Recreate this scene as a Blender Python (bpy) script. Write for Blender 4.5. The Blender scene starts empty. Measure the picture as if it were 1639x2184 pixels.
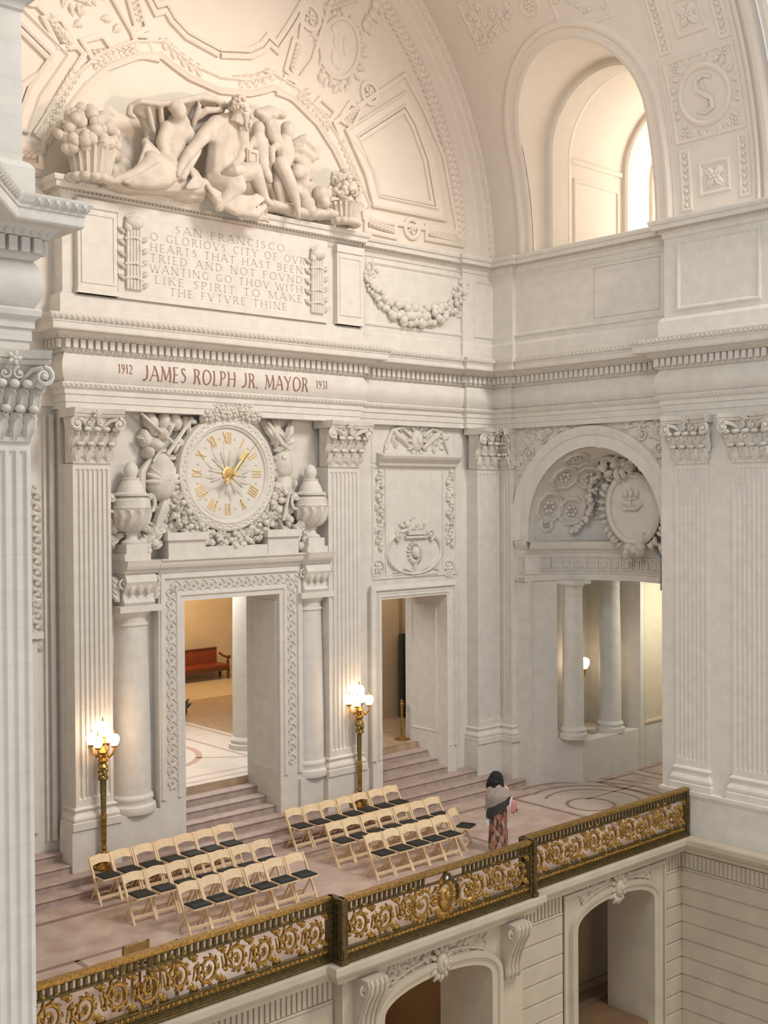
import bpy, math, random
from math import pi, sin, cos, sqrt, radians, atan2, hypot
from mathutils import Matrix, Vector
random.seed(7)
S = bpy.context.scene
COL = S.collection
# ------------------------------------------------------------------ camera
CAMZ = 7.2
FPX = 2479.6; PITCH = -0.01408388; ROLL = -0.00624909; YAW = 0.84003989
FW = Vector((cos(YAW)*cos(PITCH), sin(YAW)*cos(PITCH), sin(PITCH)))
RT = Vector((sin(YAW), -cos(YAW), 0.0)); UP = RT.cross(FW)
CR = RT*cos(ROLL) + UP*sin(ROLL); CU = -RT*sin(ROLL) + UP*cos(ROLL)
cd = bpy.data.cameras.new('camera'); cam = bpy.data.objects.new('camera', cd); COL.objects.link(cam)
cd.sensor_fit = 'HORIZONTAL'; cd.sensor_width = 36.0; cd.lens = 36.0*FPX/1639.0; cd.clip_end = 200
m = Matrix((CR, CU, -FW)).transposed().to_4x4(); m.translation = Vector((0, 0, CAMZ)); cam.matrix_world = m
S.camera = cam
def ray(x, y): return FW + CR*((x-819.5)/FPX) - CU*((y-1092.0)/FPX)
def atY(x, y, Y):                       # where the sight line through a photo pixel meets the plane of a wall
    d = ray(x, y); t = Y/d.y; return Vector((d.x*t, Y, CAMZ + d.z*t))
def atX(x, y, X):
    d = ray(x, y); t = X/d.x; return Vector((X, d.y*t, CAMZ + d.z*t))
def atZ(x, y, Z):
    d = ray(x, y); t = (Z-CAMZ)/d.z; return Vector((d.x*t, d.y*t, Z))
XM, ZS, RV = 13.61, 13.1, 8.14         # barrel vault axis, springing and radius
# ------------------------------------------------------------------ light
w = bpy.data.worlds.new('world'); S.world = w; w.use_nodes = True
w.node_tree.nodes['Background'].inputs[0].default_value = (0.93, 0.955, 1.0, 1)
w.node_tree.nodes['Background'].inputs[1].default_value = 0.62
S.view_settings.view_transform = 'Standard'; S.view_settings.look = 'None'
S.view_settings.exposure = 0.27; S.view_settings.gamma = 1.0; S.view_settings.use_curve_mapping = False
def area(name, loc, tgt, sx, sy, e, col, spread=180):
    l = bpy.data.lights.new(name, 'AREA'); l.shape = 'RECTANGLE'; l.size = sx; l.size_y = sy; l.energy = e; l.color = col
    l.spread = radians(spread)
    o = bpy.data.objects.new(name, l); COL.objects.link(o); o.location = loc
    o.rotation_euler = (Vector(tgt)-Vector(loc)).to_track_quat('-Z', 'Y').to_euler(); return o
area('dome_daylight', (19, 0, 25), (12.5, 19, 6), 5.5, 5.5, 3500, (1.0, 0.93, 0.84))
area('added_cool_fill', (-3, 6, 21), (21, 15.5, 5), 6, 6, 1150, (0.88, 0.94, 1.0))  # added unseen fill from the left, brightens and cools the niche wall
area('warm_cornice_floodlight', (14.5, 4.0, 10.4), (13.2, 20.3, 16.0), 1.6, 1.0, 150, (1.0, 0.66, 0.44), 80)
area('added_warm_low_fill', (13, 3.0, -5.0), (14, 14, -2), 3, 2, 170, (1.0, 0.72, 0.42))  # added unseen warm fill from below, turns the balcony front beige
area('landing_skylight', (15.6, 24.0, 6.4), (15.2, 23.6, 1.05), 3.0, 2.6, 290, (1.0, 0.97, 0.92))
area('hall_lamp_warm', (19.5, 31.0, 6.0), (20.5, 33.0, 1.6), 3.0, 2.0, 190, (1.0, 0.63, 0.28))
area('side_hall_lamp', (21.0, 22.6, 5.6), (21.0, 23.4, 2.0), 1.2, 1.0, 16, (1.0, 0.62, 0.30))
area('arch_passage_daylight', (26.2, 16.3, 4.6), (26.0, 18.3, 2.8), 1.0, 1.4, 60, (0.98, 0.98, 0.84))
area('undercroft_lamp', (13.6, 18.5, -1.6), (13.6, 16.5, -3.2), 2.5, 1.5, 50, (1.0, 0.60, 0.28))
area('undercroft_lamp_beyond', (19.0, 18.0, -1.6), (19.0, 15.5, -4), 2.5, 1.5, 22, (1.0, 0.66, 0.30))
# ------------------------------------------------------------------ materials
def mat(name, col, rough=0.7, metal=0.0, var=0.0, scale=3.0, bump=0.0, bscale=30.0, col2=None, emit=None, estr=0.0, detail=5.0, veins=False, joints=0):
    mt = bpy.data.materials.new(name); mt.use_nodes = True; nt = mt.node_tree; b = nt.nodes['Principled BSDF']
    b.inputs['Base Color'].default_value = (*col, 1); b.inputs['Roughness'].default_value = rough; b.inputs['Metallic'].default_value = metal
    tc = nt.nodes.new('ShaderNodeNewGeometry')
    if var or col2:
        n = nt.nodes.new('ShaderNodeTexNoise'); n.inputs['Scale'].default_value = scale; n.inputs['Detail'].default_value = detail
        nt.links.new(tc.outputs['Position'], n.inputs['Vector'])
        r = nt.nodes.new('ShaderNodeValToRGB'); c2 = col2 or tuple(max(0, c*(1-var)) for c in col)
        c1 = col if col2 else tuple(min(1, c*(1+var*.5)) for c in col)
        if veins: r.color_ramp.elements[0].position = .44; r.color_ramp.elements[1].position = .6
        else: r.color_ramp.elements[0].position = .3; r.color_ramp.elements[1].position = .7
        r.color_ramp.elements[0].color = (*c2, 1); r.color_ramp.elements[1].color = (*c1, 1)
        nt.links.new(n.outputs['Fac'], r.inputs['Fac']); nt.links.new(r.outputs['Color'], b.inputs['Base Color'])
    if bump:
        n2 = nt.nodes.new('ShaderNodeTexNoise'); n2.inputs['Scale'].default_value = bscale; n2.inputs['Detail'].default_value = 4
        nt.links.new(tc.outputs['Position'], n2.inputs['Vector'])
        bp = nt.nodes.new('ShaderNodeBump'); bp.inputs['Strength'].default_value = bump; bp.inputs['Distance'].default_value = 0.01
        nt.links.new(n2.outputs['Fac'], bp.inputs['Height']); nt.links.new(bp.outputs['Normal'], b.inputs['Normal'])
    if joints:
        sp = nt.nodes.new('ShaderNodeSeparateXYZ'); ad = nt.nodes.new('ShaderNodeMath'); ad.operation = 'ADD'; cb = nt.nodes.new('ShaderNodeCombineXYZ')
        nt.links.new(tc.outputs['Position'], sp.inputs[0]); nt.links.new(sp.outputs['X'], ad.inputs[0]); nt.links.new(sp.outputs['Y'], ad.inputs[1]); nt.links.new(ad.outputs[0], cb.inputs['X']); nt.links.new(sp.outputs['Z'], cb.inputs['Y'])
        br = nt.nodes.new('ShaderNodeTexBrick'); nt.links.new(cb.outputs[0], br.inputs['Vector']); br.inputs['Scale'].default_value = 1.0; br.inputs['Brick Width'].default_value = 1.15; br.inputs['Row Height'].default_value = .41
        br.inputs['Mortar Size'].default_value = .009; br.inputs['Mortar Smooth'].default_value = .6; br.inputs['Color1'].default_value = (1, 1, 1, 1); br.inputs['Color2'].default_value = (.955, .95, .935, 1); br.inputs['Mortar'].default_value = (.80, .77, .71, 1)
        mx = nt.nodes.new('ShaderNodeMix'); mx.data_type = 'RGBA'; mx.blend_type = 'MULTIPLY'; mx.inputs['Factor'].default_value = joints
        nt.links.new(r.outputs['Color'], mx.inputs['A']); nt.links.new(br.outputs['Color'], mx.inputs['B']); nt.links.new(mx.outputs['Result'], b.inputs['Base Color'])
    if emit:
        b.inputs['Emission Color'].default_value = (*emit, 1); b.inputs['Emission Strength'].default_value = estr
    return mt
STONE = mat('limestone', (0.66, 0.63, 0.575), 0.75, var=0.07, scale=4, bump=0.25, bscale=45, joints=.33)
STONE2 = mat('limestone_carved', (0.63, 0.595, 0.53), 0.75, var=0.14, scale=5, bump=0.5, bscale=28)
STONE3 = mat('limestone_sculpture', (0.60, 0.54, 0.465), 0.75, var=0.14, scale=4, bump=0.45, bscale=20)
WARM = mat('vault_plaster', (0.72, 0.655, 0.575), 0.8, var=0.03, scale=3, bump=0.15, bscale=30)
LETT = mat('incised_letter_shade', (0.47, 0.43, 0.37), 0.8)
RED = mat('painted_letter', (0.27, 0.14, 0.10), 0.8)
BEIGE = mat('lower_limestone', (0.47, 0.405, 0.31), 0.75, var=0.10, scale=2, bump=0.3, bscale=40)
FLOOR = mat('pink_marble_floor', (0.52, 0.415, 0.355), 0.34, var=0.2, scale=2.2, col2=(0.36, 0.25, 0.205), detail=8)
STEPM = mat('pink_marble_step', (0.46, 0.365, 0.32), 0.45, var=0.15, scale=6, col2=(0.34, 0.26, 0.225), detail=8)
PALE = mat('pale_marble_floor', (0.68, 0.64, 0.60), 0.3, var=0.06, scale=3)
INLAY = mat('brown_marble_inlay', (0.24, 0.16, 0.13), 0.35, var=0.15, scale=10)
TAN = mat('tan_marble_floor', (0.42, 0.30, 0.20), 0.3, var=0.2, scale=4)
CREAM = mat('cream_hall_stone', (0.66, 0.56, 0.42), 0.7, var=0.06, scale=2)
GOLD = mat('gilded_bronze', (0.40, 0.235, 0.06), 0.38, 0.8, var=0.55, scale=22, bump=0.6, bscale=60)
BRONZE = mat('dark_bronze', (0.12, 0.085, 0.03), 0.45, 0.6, var=0.4, scale=16, bump=0.5, bscale=60)
GREEN = mat('patina_bronze', (0.27, 0.21, 0.07), 0.42, 0.7, var=0.6, scale=25)
GOLDL = mat('gold_leaf', (0.85, 0.60, 0.26), 0.35, 0.55)
WOOD = mat('pale_wood', (0.80, 0.60, 0.37), 0.5, var=0.12, scale=12)
WOODD = mat('brown_wood', (0.36, 0.20, 0.07), 0.5, var=0.2, scale=12)
PAD = mat('black_vinyl', (0.010, 0.013, 0.011), 0.75)
LEATH = mat('red_brown_leather', (0.25, 0.06, 0.025), 0.4, var=0.2, scale=8)
GLOBE = mat('lit_glass_globe', (1, 0.95, 0.88), 0.3, emit=(1.0, 0.80, 0.56), estr=5.0)
SKIN = mat('skin', (0.56, 0.34, 0.25), 0.6)
HAIR = mat('black_hair', (0.008, 0.009, 0.009), 0.85, var=.3, scale=60)
SHAWL = mat('grey_shawl', (0.33, 0.275, 0.235), 0.9, var=0.2, scale=30, bump=.5, bscale=80)
SHAWD = mat('dark_shawl_border', (0.045, 0.045, 0.04), 0.9, var=.3, scale=30)
CLOTHW = mat('white_cloth', (0.72, 0.76, 0.74), 0.9)
PINK = mat('pink_bag', (0.55, 0.24, 0.22), 0.8, var=.2, scale=30)
PHONE = mat('silver_phone', (0.5, 0.5, 0.52), 0.4)
GLASS = mat('frosted_pane', (0.95, 0.95, 0.93), 0.3, emit=(1, .93, .84), estr=8)
def dressmat():
    mt = bpy.data.materials.new('printed_dress'); mt.use_nodes = True; nt = mt.node_tree; b = nt.nodes['Principled BSDF']; b.inputs['Roughness'].default_value = .9
    g = nt.nodes.new('ShaderNodeTexCoord'); mp = nt.nodes.new('ShaderNodeMapping'); mp.inputs['Scale'].default_value = (1, 1, .35)
    v = nt.nodes.new('ShaderNodeTexVoronoi'); v.inputs['Scale'].default_value = 26
    nt.links.new(g.outputs['Object'], mp.inputs['Vector']); nt.links.new(mp.outputs['Vector'], v.inputs['Vector'])
    r = nt.nodes.new('ShaderNodeValToRGB'); r.color_ramp.interpolation = 'CONSTANT'
    cs = [(0, (.24, .07, .04)), (.3, (.34, .17, .12)), (.48, (.08, .05, .03)), (.66, (.40, .28, .23)), (.85, (.34, .15, .04))]
    while len(r.color_ramp.elements) < len(cs): r.color_ramp.elements.new(.5)
    for e, (p, c) in zip(r.color_ramp.elements, cs): e.position = p; e.color = (*c, 1)
    nt.links.new(v.outputs['Color'], r.inputs['Fac']); nt.links.new(r.outputs['Color'], b.inputs['Base Color']); return mt
DRESS = dressmat()
# ------------------------------------------------------------------ mesh kit
def mA(Y, u0=0, v0=0): return lambda u, v, w: (u0+u, Y-w, v0+v)
def mB(X, u0=0, v0=0): return lambda u, v, w: (X-w, u0+u, v0+v)
def mV(u, v, w): a = v/RV; return (XM+(RV-w)*cos(a), u, ZS+(RV-w)*sin(a))
def mVr(u, v, w): a = v/RV; return (XM-(RV-w)*cos(a), u, ZS+(RV-w)*sin(a))
def sZ(z): return RV*math.asin((z-ZS)/RV)
def mW(u, v, w): return (u, v, w)
_ico = None
def ico():
    global _ico
    if _ico: return _ico
    t = (1+sqrt(5))/2
    V = [(-1,t,0),(1,t,0),(-1,-t,0),(1,-t,0),(0,-1,t),(0,1,t),(0,-1,-t),(0,1,-t),(t,0,-1),(t,0,1),(-t,0,-1),(-t,0,1)]
    F = [(0,11,5),(0,5,1),(0,1,7),(0,7,10),(0,10,11),(1,5,9),(5,11,4),(11,10,2),(10,7,6),(7,1,8),(3,9,4),(3,4,2),(3,2,6),(3,6,8),(3,8,9),(4,9,5),(2,4,11),(6,2,10),(8,6,7),(9,8,1)]
    V = [Vector(v).normalized() for v in V]; c = {}; F2 = []
    def mid(a, b):
        k = (min(a, b), max(a, b))
        if k not in c: V.append(((V[a]+V[b])/2).normalized()); c[k] = len(V)-1
        return c[k]
    for a, b, d in F:
        ab, bd, da = mid(a, b), mid(b, d), mid(d, a); F2 += [(a, ab, da), (b, bd, ab), (d, da, bd), (ab, bd, da)]
    _ico = (V, F2); return _ico
class MB:
    def __init__(s, m=mW): s.v = []; s.f = []; s.m = m
    def add(s, V, F):
        k = len(s.v); m = s.m
        s.v += [m(*p) for p in V]; s.f += [tuple(i+k for i in f) for f in F]; return s
    def box(s, a0, a1, b0, b1, c0, c1, n=1):
        V = []; F = []
        for i in range(n+1):
            t = i/n; b = b0+(b1-b0)*t; V += [(a0, b, c0), (a1, b, c0), (a1, b, c1), (a0, b, c1)]
        for i in range(n):
            k = 4*i
            for j in range(4): F.append((k+j, k+(j+1) % 4, k+4+(j+1) % 4, k+4+j))
        F += [(3, 2, 1, 0), (4*n, 4*n+1, 4*n+2, 4*n+3)]
        return s.add(V, F)
    def quad(s, a, b, c, d): return s.add([a, b, c, d], [(0, 1, 2, 3)])
    def blob(s, u, v, w, ru, rv=None, rw=None, rot=0):
        rv = rv or ru; rw = rw or ru; V, F = ico(); c, n = cos(rot), sin(rot)
        return s.add([(u+p.x*ru*c-p.y*rv*n, v+p.x*ru*n+p.y*rv*c, w+p.z*rw) for p in V], F)
    def tube(s, P, R, n=6, caps=True):
        P = [Vector(p) for p in P]
        if not hasattr(R, '__len__'): R = [R]*len(P)
        V = []; F = []; prev = None
        for i, p in enumerate(P):
            t = (P[min(i+1, len(P)-1)]-P[max(i-1, 0)])
            if t.length < 1e-9: t = Vector((0, 0, 1))
            t.normalize()
            if prev is None:
                a = Vector((0, 0, 1)) if abs(t.z) < .9 else Vector((1, 0, 0)); nx = t.cross(a).normalized()
            else: nx = (prev-t*prev.dot(t)).normalized()
            prev = nx; ny = t.cross(nx)
            for k in range(n):
                an = 2*pi*k/n; V.append(tuple(p+nx*cos(an)*R[i]+ny*sin(an)*R[i]))
        for i in range(len(P)-1):
            for k in range(n): F.append((i*n+k, i*n+(k+1) % n, (i+1)*n+(k+1) % n, (i+1)*n+k))
        if caps: F.append(tuple(range(n))[::-1]); F.append(tuple((len(P)-1)*n+k for k in range(n)))
        return s.add(V, F)
    def lathe(s, c, prof, n=20, axis=2, a0=0, a1=2*pi):
        V = []; F = []; cl = abs(a1-a0-2*pi) < 1e-6; nn = n if cl else n+1
        for r, h in prof:
            for k in range(nn):
                a = a0+(a1-a0)*k/n
                if axis == 2: V.append((c[0]+r*cos(a), c[1]+r*sin(a), c[2]+h))
                elif axis == 1: V.append((c[0]+r*cos(a), c[1]+h, c[2]+r*sin(a)))
                else: V.append((c[0]+h, c[1]+r*cos(a), c[2]+r*sin(a)))
        for i in range(len(prof)-1):
            for k in range(n if cl else nn-1):
                j = (k+1) % nn; F.append((i*nn+k, i*nn+j, (i+1)*nn+j, (i+1)*nn+k))
        return s.add(V, F)
    def sweep(s, path, prof, closed=False, caps=True):
        """mitred sweep in the u,v plane: prof = [(offset to the right of travel, w)]"""
        n = len(path); V = []; F = []; k = len(prof)
        for i in range(n):
            p = Vector(path[i]).to_2d() if len(path[i]) > 2 else Vector(path[i])
            a = Vector(path[i-1]) if (i > 0 or closed) else None
            b = Vector(path[(i+1) % n]) if (i < n-1 or closed) else None
            d1 = (p-a).normalized() if a is not None else None; d2 = (b-p).normalized() if b is not None else None
            d1 = d1 or d2; d2 = d2 or d1
            n1 = Vector((d1.y, -d1.x)); n2 = Vector((d2.y, -d2.x)); mm = (n1+n2)
            if mm.length < 1e-6: mm = n1
            mm.normalize(); mm = mm/max(.35, mm.dot(n1))
            for o, w in prof: q = p+mm*o; V.append((q.x, q.y, w))
        for i in range(n if closed else n-1):
            j = (i+1) % n
            for q in range(k-1): F.append((i*k+q, j*k+q, j*k+q+1, i*k+q+1))
        if caps and not closed: F.append(tuple(range(k))); F.append(tuple((n-1)*k+q for q in range(k))[::-1])
        return s.add(V, F)
    def leaf(s, u, v, ang, L, W, w0=0.0, bulge=0.03, curl=0.0, lobes=3, droop=0.0):
        ca, sa = cos(ang), sin(ang); V = []; F = []; n = 8
        for i in range(n+1):
            t = i/n; hw = W*.5*(sin(pi*min(1, t*.92+.08))**.7)*(1-.22*(1-cos(2*pi*lobes*t))*.5 if lobes else 1)
            if i == n: hw = W*.03
            d = t*L-droop*max(0, t-.75)**2*8*L; w = w0+bulge*sin(pi*min(t*1.1, 1))+curl*t**3
            for k, (o, dw) in enumerate(((-1, -.7), (-.5, .15), (0, -.1 if lobes else .3), (.5, .15), (1, -.7))):
                V.append((u+ca*d-sa*hw*o, v+sa*d+ca*hw*o, w+dw*bulge))
        for i in range(n):
            for k in range(4): a = i*5+k; F.append((a, a+1, a+6, a+5))
        return s.add(V, F)
    def spiral(s, u, v, r0, turns, a0=0, sgn=1, th=.02, w=.02, n=28, r1=.12, seg=5):
        P = []; R = []
        for i in range(n+1):
            t = i/n; r = r0*(1-t)**1.0*(1-r1)+r0*r1; a = a0+sgn*2*pi*turns*t
            P.append((u+r*cos(a), v+r*sin(a), w)); R.append(th*(1-.6*t))
        s.tube(P, R, seg); return s.blob(u, v, w, th*1.3, th*1.3, th*1.2)
    def rosette(s, u, v, r, w=0.0, n=6, h=None):
        h = h or r*.3
        for k in range(n): a = 2*pi*k/n; s.blob(u+cos(a)*r*.58, v+sin(a)*r*.58, w+h*.35, r*.42, r*.27, h*.6, a)
        return s.blob(u, v, w+h*.6, r*.26, r*.26, h*.6)
    def frame(s, pts, prof): return s.sweep(pts, prof, closed=True)
    def rect(s, u0, u1, v0, v1, prof, n=1):
        P = []
        for a, b in (((u0, v0), (u0, v1)), ((u0, v1), (u1, v1)), ((u1, v1), (u1, v0)), ((u1, v0), (u0, v0))):
            k = n if a[0] == b[0] else 1
            for i in range(k): P.append((a[0]+(b[0]-a[0])*i/k, a[1]+(b[1]-a[1])*i/k))
        return s.sweep(P, prof, closed=True)
    def garland(s, P, r, dens=1.0, w=0.03, seed=1, leaves=True):
        rd = random.Random(seed); L = 0; pts = []
        for a, b in zip(P[:-1], P[1:]):
            d = hypot(b[0]-a[0], b[1]-a[1]); k = max(1, int(d/(r*.55)*dens))
            for i in range(k): pts.append((a[0]+(b[0]-a[0])*i/k, a[1]+(b[1]-a[1])*i/k))
        N = len(pts)
        for i, p in enumerate(pts):
            t = (i+.5)/N; rr = r*(.5+.6*sin(pi*t)) if r > 0 else r
            for q in range(3):
                o = (q-1)*rr*.7; x = rr*rd.uniform(.35, .55)
                s.blob(p[0]+rd.uniform(-.3, .3)*rr, p[1]+o*.9+rd.uniform(-.2, .2)*rr, w+rd.uniform(.2, .7)*rr, x, x, x*.9)
            if leaves and i % 2 == 0:
                a = rd.uniform(0, 2*pi); s.leaf(p[0], p[1], a, rr*1.5, rr*.8, w, rr*.25)
        return s
    def build(s, name, mt, parent=None, smooth=False, loc=None, angle=40):
        me = bpy.data.meshes.new(name); off = Vector(loc) if loc is not None else (Vector(parent['_o']) if parent is not None and '_o' in parent else Vector((0, 0, 0)))
        me.from_pydata([(p[0]-off.x, p[1]-off.y, p[2]-off.z) for p in s.v], [], s.f); me.update()
        me.materials.append(mt)
        if smooth: me.shade_smooth(); me.set_sharp_from_angle(angle=radians(angle))
        o = bpy.data.objects.new(name, me); COL.objects.link(o)
        if parent is not None: o.parent = parent; o['_o'] = tuple(off)
        elif loc is not None: o.location = loc; o['_o'] = tuple(off)
        else: o['_o'] = (0.0, 0.0, 0.0)
        return o
def empty(name, loc): o = bpy.data.objects.new(name, None); COL.objects.link(o); o.location = loc; o['_o'] = tuple(loc); o.empty_display_size = .1; return o
def tag(o, label=None, cat=None, group=None, kind=None):
    if label: o['label'] = label
    if cat: o['category'] = cat
    if group: o['group'] = group
    if kind: o['kind'] = kind
    return o
def struct(o): o['kind'] = 'structure'; return o
def arc(cx, cy, r, a0, a1, n=16, ry=None):
    ry = ry or r; return [(cx+r*cos(a0+(a1-a0)*i/n), cy+ry*sin(a0+(a1-a0)*i/n)) for i in range(n+1)]
def copytree(o, parent=None):
    c = o.copy(); COL.objects.link(c); c.parent = parent
    for ch in list(o.children): copytree(ch, c)
    return c
def remesh(o, vox, sm=2):
    md = o.modifiers.new('remesh', 'REMESH'); md.mode = 'VOXEL'; md.voxel_size = vox; md.use_smooth_shade = True
    if sm: m2 = o.modifiers.new('smooth', 'SMOOTH'); m2.factor = .5; m2.iterations = sm
    return o
def P_(x, y, Y): p = atY(x, y, Y); return (p.x, p.z)          # photo pixel -> (u, v) on a clock-wall plane
def Q_(x, y, X): p = atX(x, y, X); return (p.y, p.z)          # photo pixel -> (u, v) on a side-wall plane
exec_sections = []
# ================================================================== SETTING
ZT = 1.05                                # landing level
YN = [19.04, 19.35, 19.68, 20.03, 20.36, 20.70, 21.05]
YB, YE, YR, YW, YC = 19.72, 19.97, 20.12, 20.06, 19.72     # bay entablature, recess entablature, deep recess, door-wall face, corner pilaster
XB, XE, XC, XP = 21.75, 21.62, 21.60, 21.22
BX0, BX1 = P_(140, 800, YB)[0], P_(768, 800, YB)[0]         # bay ends
# ---- floors
fl = MB(); fl.box(4.6, 21.5, 13.95, 19.1, -.12, 0).box(11.3, 15.75, 13.7, 14.0, -.12, 0).box(21.5, 30, 12.4, 19.6, -.12, 0)
floor = struct(fl.build('floor', FLOOR))
struct(MB().box(-12, 21, -16, 14.0, -6.2, -6.0).build('floor_rotunda', mat('rotunda_floor_stone', (.46, .41, .35), .5)))
# inlaid bands of the pavement
iv = MB(lambda u, v, w: (u, v, w+.004))
def band2d(mb, P, wd, closed=False): mb.sweep(P, [(-wd/2, 0), (-wd/2, .003), (wd/2, .003), (wd/2, 0)], closed)
ib = MB(); cx, cy = 21.75, 16.95
def inl(P, wd=.10, closed=False):
    mb = MB(); band2d(mb, P, wd, closed); o = mb.build('inlay_band', INLAY, floor); return o
inl([(5, 18.42), (21.2, 18.42)], .11)
inl([(20.55, 14.2), (20.55, 18.42)], .10)
inl([(17.6, 14.1), (17.6, 18.42)], .10)
inl(arc(cx, cy, 1.5, -pi/2-.35, pi/2+.35, 24), .10); inl(arc(cx, cy, 1.13, -pi/2-.6, pi/2+.6, 24), .08)
inl(arc(cx-.25, cy-.1, .55, 0, 2*pi, 24)[:-1], .09, True)
inl(arc(cx, cy, 1.9, -pi/2-.15, pi/2+.2, 24), .08); inl(arc(cx, cy, 2.3, .0, pi/2+.1, 16), .07); 
inl([(23.3, 15.8), (23.3, 18.0), (24.7, 18.0), (24.7, 15.8)], .08); inl([(25.1, 15.8), (25.1, 18.1), (28, 18.1)], .08)
inl([(cx, cy+.25), (cx+1.9, cy+.25)], .06)
inl([(5, 16.6), (9.5, 16.6)], .09); inl([(8.4, 14.2), (8.4, 16.6)], .09)
PALEP = MB().box(20.65, 23.2, 15.3, 18.3, 0, .0025).build('pale_marble_panel', mat('pale_pink_marble', (0.50, 0.41, 0.35), .33, var=.1, scale=3), floor)
# upper landing behind the clock wall
lf = MB().box(6, 27, 21.05, 34, .8, ZT); landing = struct(lf.build('floor', TAN)); 
g = MB(); g.box(9, 17.1, 21.1, 27.2, ZT, ZT+.004); g.build('pale_marble_panel', PALE, landing)
g = MB(); g.box(9, 27, 30.0, 33.6, ZT, ZT+.004); g.build('cream_marble_panel', mat('cream_marble_floor', (0.60, 0.50, 0.36), .3, var=.08, scale=3), landing)
def inl2(P, wd=.1, closed=False):
    mb = MB(lambda u, v, w: (u, v, ZT+.004+w)); band2d(mb, P, wd, closed); mb.build('inlay_band', INLAY2, landing)
INLAY2 = mat('rose_marble_inlay', (0.50, 0.36, 0.30), .35)
inl2([(9, 21.35), (17.0, 21.35)], .06); inl2([(9, 21.75), (17, 21.75)], .06)
inl2([(16.9, 21.4), (16.9, 27)], .09); inl2([(15.9, 21.8), (15.9, 27)], .09); inl2(arc(13.6, 24.4, 1.75, 0, 2*pi, 40)[:-1], .16, True)
inl2(arc(13.6, 24.4, 1.1, 0, 2*pi, 32)[:-1], .08, True)
inl2([(14.9, 23.3), (15.9, 22.5)], .08)
# ---- steps
st = tag(empty('staircase', (13.6, 19.0, 0)), 'long flight of pink marble steps rising to the clock wall doorways', 'stairs')
def step(x0, x1, k, yb):
    z = .15*k; y = YN[k-1]; mb = MB(); mb.box(x0, x1, y+.03, yb, z-.15, z-.035)
    mb.sweep([(x0, 0), (x1, 0)], [(0, 0)]) if 0 else None
    # tread with a rounded nosing
    V = []; prof = [(yb, z-.035), (y+.03, z-.035), (y+.005, z-.03), (y, z-.018), (y+.006, z-.004), (y+.02, z), (yb, z)]
    for x in (x0, x1): V += [(x, a, b) for a, b in prof]
    n = len(prof); F = [(i, i+1, n+i+1, n+i) for i in range(n-1)] + [tuple(range(n)), tuple(range(n, 2*n))[::-1]]
    mb.add(V, F); return mb.build('stair_step', STEPM, st)
step(5.52, 21.74, 1, 19.6); step(5.52, 21.33, 2, 19.9); step(5.52, P_(1015, 1648, YC)[0], 3, 20.1)
DX0, DX1 = 12.45, 14.80                   # clock doorway
SX0, SX1 = P_(813, 1600, YW)[0], 19.97    # small doorway
for k in (4, 5, 6, 7):
    yb = 21.053 if k == 7 else YN[k]+.1
    step(DX0, DX1, k, yb); step(SX0, SX1, k, yb)
step(5.52, 9.9, 4, 20.3)
# ---- clock wall (wall_back)
wb = MB()
H1, H2, H3 = 5.13, 8.9, 13.12
WY1 = 21.08
wb.box(9.95, DX0-.03, YR, WY1-.02, 0, H2); wb.box(DX1+.03, 16.9, YR, WY1-.02, 0, H2); wb.box(DX0-.03, DX1+.03, YR, WY1-.02, H1+.03, H2)
wb.box(16.9, SX0-.03, YR, WY1+.28, 0, H2); wb.box(SX1+.03, 23, YR, WY1+.28, 0, H2)
SZ = P_(880, 1273, YW)[1]
wb.box(SX0-.03, SX1+.03, YR, WY1+.28, SZ+.03, H2); wb.box(4.5, 9.95, YR+.2, WY1, 0, H2)
wb.box(4.5, 23, YR+.1, WY1, H2, 22)
wall_back = struct(wb.build('wall_back', STONE))
lun = MB(mA(YR+.09)); P = arc(XM, ZS, 8.3, 0, pi, 48); V = [(XM, ZS, 0)]+[(a, b, 0) for a, b in P]
lun.add(V, [(0, i, i+1) for i in range(1, len(V)-1)]); lun.build('lunette_panel', WARM, wall_back)
# ---- entablature profile (out, z) and attic profiles, swept round the whole room
def plan_sweep(path, prof):
    mb = MB(lambda a, b, w: (a, b, w)); mb.sweep(path, [(o, z) for o, z in prof]); return mb
def bay_path(off=0):
    return [(4.6, YR+.25), (BX0, YR+.25), (BX0, YB), (BX1, YB), (BX1, YE), (20.55, YE), (20.55, YE-.10), (XE-.10, YE-.10), (XE-.10, 19.3),
            (XE, 19.3), (XE, 14.66), (XP, 14.66), (XP, 10.0)]
PATH = bay_path()
bulge = lambda z: .10*sin(pi*(z-9.32)/(9.86-9.32))**.8 if 9.32 < z < 9.86 else 0
arch_prof = [(-.5, 8.84), (0, 8.84), (0, 8.96), (.02, 8.965), (.02, 9.10), (.045, 9.105), (.045, 9.19), (.10, 9.24), (.11, 9.30), (.10, 9.32), (-.5, 9.32)]
fr_prof = [(-.5, 9.32)] + [(.03+bulge(9.32+.54*i/24), 9.32+.54*i/24) for i in range(25)] + [(-.5, 9.86)]
bed_prof = [(-.5, 9.86), (.05, 9.86), (.09, 9.90), (.09, 9.925), (.10, 9.925), (.10, 10.10), (.17, 10.105), (.19, 10.13), (.25, 10.19), (.27, 10.215), (-.5, 10.215)]
cor_prof = [(-.5, 10.215), (.44, 10.215), (.455, 10.235), (.455, 10.345), (.47, 10.35), (.475, 10.38), (.50, 10.41), (.53, 10.47), (.535, 10.50), (-.5, 10.53)]
ent = tag(empty('entablature', (13.6, 20, 8.84)), 'long white stone entablature with carved name running round both walls', 'entablature')
ent['kind'] = 'structure'
plan_sweep(PATH, arch_prof).build('architrave', STONE, ent)
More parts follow.
